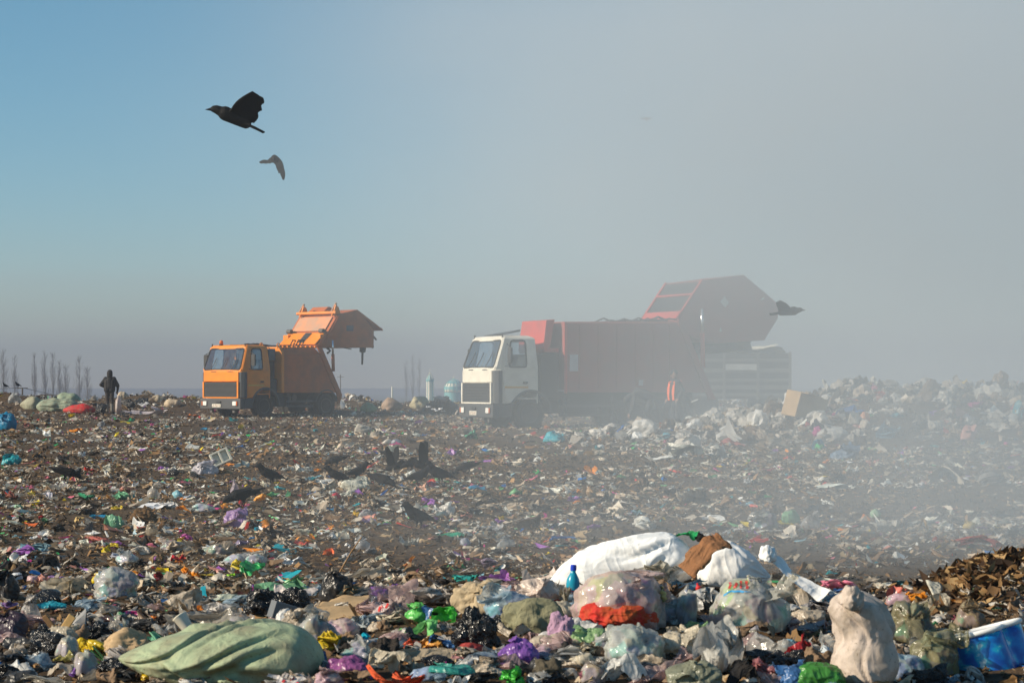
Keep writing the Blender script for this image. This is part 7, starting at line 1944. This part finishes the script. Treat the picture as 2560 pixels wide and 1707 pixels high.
# far rim at the left, round the person
def rim(kind, name, b, col, label, cat, **kw):
    put(kind, name, (b[0] * .2211, 840 + b[1] * .2211, b[2] * .2211, 840 + b[3] * .2211), col, label, cat, **kw)
rim('sack', 'woven_sack', (205, 670, 480, 832), (.40, .40, .28), "pale olive sack standing left of the big green one on the far rim", "sack", neck=(.8, -.3, -.2), flare=.1, gather=.08)
rim('sack', 'woven_sack', (385, 690, 945, 850), (.30, .36, .26), "lower long grey-green sack on the far rim, under the rolled one", "sack")
rim('sack', 'woven_sack', (525, 622, 900, 780), (.33, .42, .29), "rolled green sack on top of the long grey-green one", "sack", Y=89.5)
rim('bag', 'plastic_bag', (80, 638, 235, 760), (.58, .58, .56), "whitish clear bag at the left of the far rim sacks", "bag", mat='clear')
rim('sack', 'woven_sack', (690, 756, 1065, 876), (.62, .012, .018), "bright red stuffed sack lying left of the standing person", "sack", crump=.05)
rim('crumple', 'plastic_bag', (1060, 750, 1205, 880), (.02, .035, .035), "dark bag between the red sack and the standing person", "bag", mat='black')
rim('sack', 'woven_sack', (865, 622, 1005, 722), (.58, .46, .36), "pinkish beige sack on the crest above the red sack", "sack")
rim('sack', 'woven_sack', (1000, 622, 1180, 700), (.50, .39, .27), "tan sack on the crest just left of the standing person", "sack")
rim('sack', 'woven_sack', (1318, 622, 1455, 710), (.55, .45, .33), "beige sack on the crest right of the standing person", "sack")
rim('sack', 'woven_sack', (1845, 705, 2050, 806), (.66, .52, .36), "cream tan sack on the rim left of the orange cab", "sack", crump=.12)
rim('sack', 'woven_sack', (1700, 660, 1870, 740), (.46, .38, .27), "dusty tan sack behind the cream tan one on the rim", "sack")
rim('sheet', 'cloth_heap', (1340, 776, 1860, 892), (.56, .50, .52), "long pinkish white cloth-covered sack right of the standing person", "sack", mat='cloth', drape=1.0, amp=.3)
rim('crumple', 'plastic_film', (1348, 700, 1520, 815), (.02, .035, .04), "black film behind the pinkish white sack, beside the person", "film", mat='black')
rim('crumple', 'plastic_film', (1480, 695, 1680, 790), (.12, .13, .14), "black and white film heap above the pinkish white sack", "film", mat='black')
rim('crumple', 'plastic_film', (1540, 735, 1690, 800), (.72, .72, .74), "white film lying on the pinkish white sack's back", "film")
rim('bag', 'plastic_bag', (1290, 655, 1355, 885), (.62, .52, .48), "tall whitish bag standing at the person's right leg", "bag", neck=(0, 0, 1), flare=.1, gather=.12, mat='film')
rim('bag', 'plastic_bag', (-60, 838, 168, 1062), (.008, .25, .46), "bright blue stuffed bag cut by the left edge", "bag")
rim('sheet', 'cloth_scrap', (2105, 870, 2245, 936), (.44, .13, .035), "rust orange cloth on the ground left of the orange cab", "cloth", mat='cloth', drape=.7)
rim('crumple', 'plastic_bag', (1428, 918, 1515, 974), (.03, .36, .16), "small green bag in front of the pinkish white sack", "bag")
rim('crumple', 'plastic_bag', (265, 972, 340, 1025), (.55, .18, .16), "small pinkish red bag on the far ground at the left", "bag")
rim('bag', 'plastic_bag', (1090, 958, 1180, 1030), (.40, .40, .42), "grey clear bag on the far ground below the standing person", "bag", mat='clear')
rim('crumple', 'plastic_bag', (1540, 1185, 1625, 1245), (.62, .50, .42), "small pinkish bag alone on the dark far ground", "bag")
rim('crumple', 'plastic_film', (2245, 1025, 2380, 1066), (.02, .34, .62), "cyan film on the ground below the orange cab", "film")
rim('crumple', 'plastic_film', (1860, 1008, 1925, 1045), (.02, .30, .32), "teal film on the far ground left of the cyan one", "film")
def mid(kind, name, b, col, label, cat, **kw):
    put(kind, name, (900 + b[0] * .1276, 860 + b[1] * .1276, 900 + b[2] * .1276, 860 + b[3] * .1276), col, label, cat, **kw)
mid('sack', 'woven_sack', (-10, 1120, 335, 1335), (.23, .40, .24), "green sack between the two lorries, leftmost of four", "sack")
mid('sack', 'woven_sack', (405, 1035, 850, 1315), (.40, .28, .21), "brown tied sack between the two lorries", "sack", gather=.14, neck=(-.1, -.3, .8), flare=0, crump=.1)
mid('sack', 'woven_sack', (970, 1000, 1370, 1265), (.52, .47, .30), "long beige sack leaning between the two lorries", "sack", ry=-12)
mid('sheet', 'cloth_scrap', (1400, 985, 1750, 1140), (.66, .54, .50), "pinkish white cloth on the black film heap beside the cream cab", "cloth", mat='cloth', drape=.9, Y=86)
mid('crumple', 'plastic_film', (1150, 1050, 1920, 1360), (.02, .03, .035), "black film heap with white scraps beside the cream cab", "film", mat='black')
for k, (a, b_) in enumerate(((1390, 1250), (1530, 1240), (1450, 1270), (1580, 1285), (1290, 1200))):
    mid('sheet', 'paper_scrap', (a, b_, a + 110, b_ + 45), (.80, .80, .82), ["white scrap low on the left of the black film heap", "white scrap at the middle of the black film heap", "white scrap just under the middle of the black film heap", "white scrap at the right foot of the black film heap", "white scrap highest on the left of the black film heap"][k], "paper", mat='paper', Y=82.5)

# white plastic crate with two wells
CR = surface("ivory_plastic", (.72, .68, .56), rough=.45, dirt=.3)
x, y, z = hit(552, 1172)
crate = empty("plastic_crate", (x, y, z))
cm = MB()
cm.panel([(-.26, -.19), (.26, -.19), (.26, .19), (-.26, .19)], [[(-.20, -.14), (-.20, .14), (-.03, .14), (-.03, -.14)], [(.03, -.14), (.03, .14), (.20, .14), (.20, -.14)]], lambda p, d: (p[0], -.05 + d, p[1]), .10)
cm.build("crate_body", CR, crate, bevel=.01)
MB().box(-.25, .25, .0505, .06, -.18, .18).build("crate_base", CR, crate)
crate.rotation_euler = (math.radians(-18), math.radians(-24), math.radians(20))
crate.scale = (.66, .66, .66)
crate.location.z += .20
tag(crate, "ivory white plastic crate with two wells, propped on the silvery pleated bag", "crate")
REG.append((crate, 552, 1172, 50))
o = board('plank', (1873, 1094), (1926, 1084), 8, 47.5, surface("turquoise_board", (.16, .52, .46), rough=.5, dirt=.2), "turquoise plank lying across the pinkish red film on the heap", "plank", .05)
board('plank', (1728, 1005), (1745, 998), 3, 47.5, surface("white_stick", (.8, .8, .78), rough=.5, dirt=.1), "thin white rod on the crest of the heap behind the vest worker", "rod", .03)
x, y, z = hit(2008, 1052)
cbx = MB().box(-.42, .42, -.3, .3, 0, .62).build("cardboard_box", CARD, None, bevel=.02)
MB().box(-.42, .0, -.62, -.302, .60, .615).build("flap", CARD, cbx)
place(cbx, (x, y + .3, z), (6, 14, 28), "tan cardboard box tilted on the left shoulder of the big heap", "box", (2008, 1052))
# ------------------------------------------------------------------ loose rubbish nobody could count
rng = np.random.default_rng(2024)
def protos(n, maker):
    return [maker(k) for k in range(n)]
def tri(F):
    F = F if isinstance(F, list) else [F]
    out = []
    for f in F:
        f = np.asarray(f)
        if f.shape[1] == 4: out += [f[:, [0, 1, 2]], f[:, [0, 2, 3]]]
        else: out.append(f)
    return np.concatenate(out)
def fm(k, size, n, f, ang, **kw):
    V, F = fold_mesh(k, size, n, f, ang, **kw)
    return V - [0, 0, size[2] * .35], tri(F)
def bg(k, size, sub, **kw):
    V, F = bag_mesh(k, size, sub, **kw)
    return V - [0, 0, .12], tri(F)
PR = {
 'crumple': protos(20, lambda k: fm(900 + k, (1, .75, .5), 8, 8, (50, 150), wob=.2, torn=.4, soft=.12)),
 'bag': protos(10, lambda k: bg(940 + k, (1, .85, .6), 3, crump=.26, lump=.35, neck=(rng.normal(), rng.normal(), 1) if k % 2 else None, flare=.4, gather=.16)),
 'sheet': protos(24, lambda k: fm(970 + k, (1, .7, .26), 8, 5, (20, 100), torn=.5)),
 'scrap': protos(20, lambda k: fm(1010 + k, (1, .5, .2), 5, 4, (20, 120), torn=.5)),
 'strip': protos(10, lambda k: fm(1070 + k, (1, .16, .16), 6, 4, (20, 90), torn=.3)),
 'low': protos(16, lambda k: fm(1040 + k, (1, .6, .28), 4, 4, (30, 130), torn=.5, soft=.15)),
}
def rot_mats(n, tilt):
    a = rng.uniform(0, 2 * np.pi, n); tx = rng.normal(0, tilt, n); ty = rng.normal(0, tilt, n)
    ca, sa, cx, sx, cy, sy = np.cos(a), np.sin(a), np.cos(tx), np.sin(tx), np.cos(ty), np.sin(ty)
    Rz = np.zeros((n, 3, 3)); Rz[:, 0, 0] = ca; Rz[:, 0, 1] = -sa; Rz[:, 1, 0] = sa; Rz[:, 1, 1] = ca; Rz[:, 2, 2] = 1
    Rx = np.zeros((n, 3, 3)); Rx[:, 0, 0] = 1; Rx[:, 1, 1] = cx; Rx[:, 1, 2] = -sx; Rx[:, 2, 1] = sx; Rx[:, 2, 2] = cx
    Ry = np.zeros((n, 3, 3)); Ry[:, 1, 1] = 1; Ry[:, 0, 0] = cy; Ry[:, 0, 2] = sy; Ry[:, 2, 0] = -sy; Ry[:, 2, 2] = cy
    return Rz @ Rx @ Ry
PAL = np.array([(.52, .48, .42), (.62, .58, .52), (.44, .39, .33), (.56, .46, .35), (.72, .68, .62), (.36, .32, .27), (.60, .52, .43),
                (.84, .82, .78), (.84, .80, .72),
                (.30, .20, .12), (.20, .13, .075), (.38, .27, .16), (.12, .08, .05),
                (.02, .02, .02), (.035, .03, .028), (.07, .06, .055),
                (.66, .05, .03), (.88, .27, .02), (.86, .58, .01), (.03, .46, .14), (.02, .36, .46), (.01, .17, .56), (.32, .12, .50), (.72, .20, .32), (.58, .04, .28), (.18, .52, .24), (.74, .36, .30), (.24, .46, .60)])
PW = np.array([7, 7, 6, 6, 6, 5, 6, 3.6, 3.6, 6, 6, 5, 6, 4, 4, 4, .8, .8, .7, .7, .7, .55, .8, .6, .5, .8, .8, .7]); PW = PW / PW.sum()
MID = np.clip(PAL * np.array([1.24, 1.18, 1.08]), 0, .9)
MW = PW.copy(); MW[[7, 8]] *= 1.7; MW[16:] *= 1.35; MW = MW / MW.sum()
acc = {'litter': [[], [], [], 0, []], 'organic': [[], [], [], 0, []]}
def scatter(dst, kinds, P, size, tilt=.35, flat=1.0, pal=PAL, pw=PW, lift=0.3, smooth=False):
    """P (n,2) places; size (n,)"""
    n = len(P)
    z = terrain(P[:, 0], P[:, 1])
    kk = rng.integers(0, len(kinds), n)
    cc = rng.choice(len(pal), n, p=pw)
    A = acc[dst]
    for ki, kn in enumerate(kinds):
        pl = PR[kn]
        vi = rng.integers(0, len(pl), n)
        for q, (V, F) in enumerate(pl):
            m_ = np.nonzero((kk == ki) & (vi == q))[0]
            if not len(m_): continue
            s = size[m_][:, None] * np.stack([rng.uniform(.7, 1.2, len(m_)), rng.uniform(.6, 1.1, len(m_)), flat * rng.uniform(.6, 1.25, len(m_))], -1)
            W = np.einsum('nij,nvj->nvi', rot_mats(len(m_), tilt), V[None] * s[:, None])
            W[:, :, 0] += P[m_, 0][:, None]; W[:, :, 1] += P[m_, 1][:, None]; W[:, :, 2] += (z[m_] + lift * .25 * size[m_])[:, None]
            col = pal[cc[m_]] * rng.uniform(.72, 1.15, (len(m_), 1))
            stain = 1 - .35 * (vnoise(V * 3 + q * 7.1, 5) > .25)
            C = col[:, None, :] * stain[None, :, None] + (1 - stain)[None, :, None] * np.array([.10, .07, .045])
            A[0].append(W.reshape(-1, 3)); A[2].append(np.clip(C, 0, .9).reshape(-1, 3))
            k = len(V)
            A[1].append((F[None] + (np.arange(len(m_)) * k)[:, None, None]).reshape(-1, 3) + A[3])
            A[3] += k * len(m_); A[4].append(np.full(len(F) * len(m_), smooth))
def field(n, y0, y1, power, smax=.40):
    """places over the tip, thinner with distance"""
    y = (rng.random(n) * (y1 ** power - y0 ** power) + y0 ** power) ** (1 / power)
    x = rng.uniform(-smax, smax, n) * y
    return np.stack([x, y], -1)
def clump(P, scale, keep, seed):
    d = 1.35 * fbm(np.stack([P[:, 0], P[:, 1] * .45, P[:, 0] * 0], -1) * scale, seed, 3)
    return P[d > keep + rng.normal(0, .18, len(P))]
logn = lambda n, med, s, lo, hi: np.clip(np.exp(rng.normal(np.log(med), s, n)), lo, hi)
# near pile: a close carpet
PR['film'] = protos(26, lambda k: fm(1200 + k, (1, .72, .30), 15, 7, (25, 120), wob=.22, torn=.55, soft=.16, drape=.25))
PR['wad'] = protos(20, lambda k: fm(1240 + k, (1, .8, .5), 14, 10, (50, 150), wob=.3, torn=.4, soft=.2))
BX = np.array([b for b in BOXES if b[4] < 14.5 and (b[2] - b[0] > 45 or b[3] - b[1] > 45)])
def pile(P):
    P = P[(P[:, 1] < 13.4) & (P[:, 0] > -2.7)]
    z = terrain(P[:, 0], P[:, 1]) + .04
    px = 1280 + FPX * P[:, 0] / P[:, 1]; py = HOR - FPX * (z - CAMH) / P[:, 1]
    bad = np.zeros(len(P), bool)
    for x0, y0, x1, y1, yy in BX:
        w, h = x1 - x0, y1 - y0
        bad |= (px > x0 + .08 * w) & (px < x1 - .08 * w) & (py > y0) & (py < y1 - .02 * h + 6) & (P[:, 1] < yy + .1)
    return P[~bad]
NP = np.array([6, 6, 4, 5, 6, 4, 5, 3.5, 3, 4, 4, 5, 4, 5, 4, 4, 1.2, 1.2, 1, 1, 1, .8, 1, .9, .7, 1, 1, .9]); NP = NP / NP.sum()
P = pile(field(9500, 8.3, 13.6, 2.0)); scatter('litter', ['film', 'wad', 'film', 'scrap', 'strip'], P, logn(len(P), .075, .5, .03, .2), .4, 1.0, PAL, NP, smooth=True)
P = pile(field(1700, 8.5, 13.2, 2.0)); scatter('litter', ['film', 'wad', 'film'], P, logn(len(P), .16, .3, .10, .26), .3, .9, PAL, NP, smooth=True)
P = pile(field(1300, 8.3, 13.6, 2.0)); scatter('litter', ['film', 'wad', 'scrap'], P, logn(len(P), .07, .5, .03, .2), .35, 1.0, smooth=True)
# open ground, nearer half
P = clump(field(52000, 12.5, 42, .75), .9, -.12, 11)
scatter('litter', ['scrap', 'sheet', 'scrap', 'strip'], P, 1.1 * logn(len(P), .055, .6, .02, .25) * (1 + .012 * (P[:, 1] - 14)), .35, .9, MID, MW)
P = clump(field(2600, 13.5, 42, 1.0), .5, -.05, 12); scatter('litter', ['wad', 'film', 'film'], P, logn(len(P), .19, .35, .10, .40), .3, .9, MID, MW, smooth=True)
# open ground, farther half
P = clump(field(52000, 40, 97, 1.2), .5, -.1, 13)
scatter('litter', ['low', 'scrap', 'low'], P, logn(len(P), .10, .5, .04, .4), .35, .9, MID, MW)
P = clump(field(1200, 40, 97, 1.3), .3, -.05, 14); scatter('litter', ['crumple', 'sheet'], P, logn(len(P), .26, .35, .15, .55), .3, .8, MID, MW)
# big heap at the right and its foot
P = np.stack([rng.uniform(1.5, 24, 6000), rng.normal(51, 5.2, 6000)], -1)
w = np.exp(-((P[:, 1] - 51) / 6.5) ** 2) * sstep(2.8, 9.0, P[:, 0]); P = P[rng.random(len(P)) < w + .05]
HP = PW.copy(); HP[[0, 1, 4, 6, 7, 8]] *= 1.5; HP = HP / HP.sum()
scatter('litter', ['crumple', 'film', 'bag', 'wad'], P, logn(len(P), .27, .5, .10, .8), .6, 1.2, PAL, HP)
P = np.stack([rng.normal(5.0, 1.9, 380), rng.normal(51.0, 2.6, 380)], -1); scatter('litter', ['crumple', 'film', 'bag'], P, logn(len(P), .24, .45, .08, .6), .5, 1.0, PAL, HP)
# rim at the back
P = np.stack([rng.uniform(-34, 12, 4200), rng.normal(92.5, 4.2, 4200)], -1)
scatter('litter', ['crumple', 'sheet', 'low'], P, logn(len(P), .20, .5, .08, .7), .5, 1.0)
# rotted crumbs, leaves and stalks
OP = np.array([(.32, .19, .085), (.22, .125, .055), (.13, .075, .035), (.07, .048, .03), (.035, .025, .018), (.40, .30, .18), (.50, .40, .28)]); OW = np.array([4, 5, 5, 5, 4, 2.2, 1.0]); OW = OW / OW.sum()
P = field(40000, 8.3, 40, .8); scatter('organic', ['scrap', 'low', 'strip'], P, logn(len(P), .05, .5, .02, .16) * (1 + .012 * np.maximum(P[:, 1] - 12, 0)), .5, 1.0, OP, OW)
P = field(9000, 38, 97, 1.2); scatter('organic', ['low'], P, logn(len(P), .14, .4, .06, .4), .4, .7, OP, OW)
for nm, lb, mt in (('litter', "loose scraps of film, paper and rags strewn over the whole tip", 'bit'), ('organic', "rotted brown crumbs, leaves and stalks mixed into the soil", 'organic')):
    A = acc[nm]
    me = mesh_np("litter" if nm == 'litter' else "organic_debris", np.concatenate(A[0]), np.concatenate(A[1]), M[mt], False, np.concatenate(A[2]))
    me.polygons.foreach_set('use_smooth', np.concatenate(A[4]))
    tag(add(me.name, me), lb, "litter" if nm == 'litter' else "debris", kind="stuff")
# ------------------------------------------------------------------ air: even haze, and the smoke drifting over the right of the tip
def closed_box(name, x0, x1, y0, y1, z0, z1, mat):
    return add(name, MB().box(x0, x1, y0, y1, z0, z1).mesh(name, mat))

m, nt, out = new_mat("haze_air")
pv = N(nt, "ShaderNodeVolumePrincipled", Density=0.0008)
pv.inputs["Color"].default_value = (0.39, 0.43, 0.54, 1)
pv.inputs["Anisotropy"].default_value = 0.0
L(nt, pv.outputs[0], out.inputs["Volume"])
tag(closed_box("haze", -2500, 2500, -60, 2600, -12.5, 52.0, m), "thin grey haze lying over the plain", kind="stuff")

m, nt, out = new_mat("smoke_air")
tc = N(nt, "ShaderNodeTexCoord"); sp = N(nt, "ShaderNodeSeparateXYZ"); L(nt, tc.outputs["Object"], sp.inputs[0])
def mth(op, a, b=None, c=None):
    n = N(nt, "ShaderNodeMath", operation=op)
    for i, v in enumerate((a, b, c)):
        if v is None: continue
        if hasattr(v, "is_output"): L(nt, v, n.inputs[i])
        else: n.inputs[i].default_value = v
    return n.outputs[0]
X, Y, Z = sp.outputs
def sm(v, a, b):
    n = N(nt, "ShaderNodeMapRange", interpolation_type='SMOOTHSTEP'); L(nt, v, n.inputs[0])
    n.inputs[1].default_value, n.inputs[2].default_value = a, b
    return n.outputs[0]
def gauss(cx, cy, rx, ry):
    dx = mth('DIVIDE', mth('SUBTRACT', X, cx), rx); dy = mth('DIVIDE', mth('SUBTRACT', Y, cy), ry)
    return mth('EXPONENT', mth('MULTIPLY', mth('ADD', mth('MULTIPLY', dx, dx), mth('MULTIPLY', dy, dy)), -1.0))
slab = mth('MULTIPLY', sm(X, -6.0, 7.0), 0.0125)
near = mth('MULTIPLY', gauss(6.7, 20.0, 3.9, 6.5), 0.012)
far = mth('MULTIPLY', gauss(6.0, 48.0, 7.5, 12.0), 0.008)
nz = N(nt, "ShaderNodeTexNoise", Scale=0.20, Detail=4.0, Roughness=0.5)
mp = N(nt, "ShaderNodeMapping"); mp.inputs["Scale"].default_value = (1.0, 0.5, 1.6); L(nt, tc.outputs["Object"], mp.inputs[0]); L(nt, mp.outputs[0], nz.inputs["Vector"])
wis = mth('MULTIPLY_ADD', sm(nz.outputs[0], 0.3, 0.7), 0.7, 0.65)
low = mth('MULTIPLY', mth('MULTIPLY', gauss(5.2, 17.0, 4.3, 3.2), mth('EXPONENT', mth('MULTIPLY', Z, -0.75))), 0.26)
high = mth('MULTIPLY', mth('MULTIPLY', sm(Z, 2.2, 6.5), sm(X, -11.0, 13.0)), 0.034)
slab = mth('ADD', slab, mth('MULTIPLY', high, sm(Y, 18.0, 30.0)))
tot = mth('MULTIPLY', mth('ADD', mth('ADD', mth('ADD', slab, near), far), low), wis)
tot = mth('MULTIPLY', tot, sm(Y, 13.2, 14.8))
pv = N(nt, "ShaderNodeVolumePrincipled"); L(nt, tot, pv.inputs["Density"])
pv.inputs["Color"].default_value = (0.79, 0.87, 0.94, 1)
L(nt, pv.outputs[0], out.inputs["Volume"])
tag(closed_box("smoke", -16, 34, 13.1, 74, -1.0, 14.5, m), "pale smoke drifting across the right of the tip", kind="stuff")
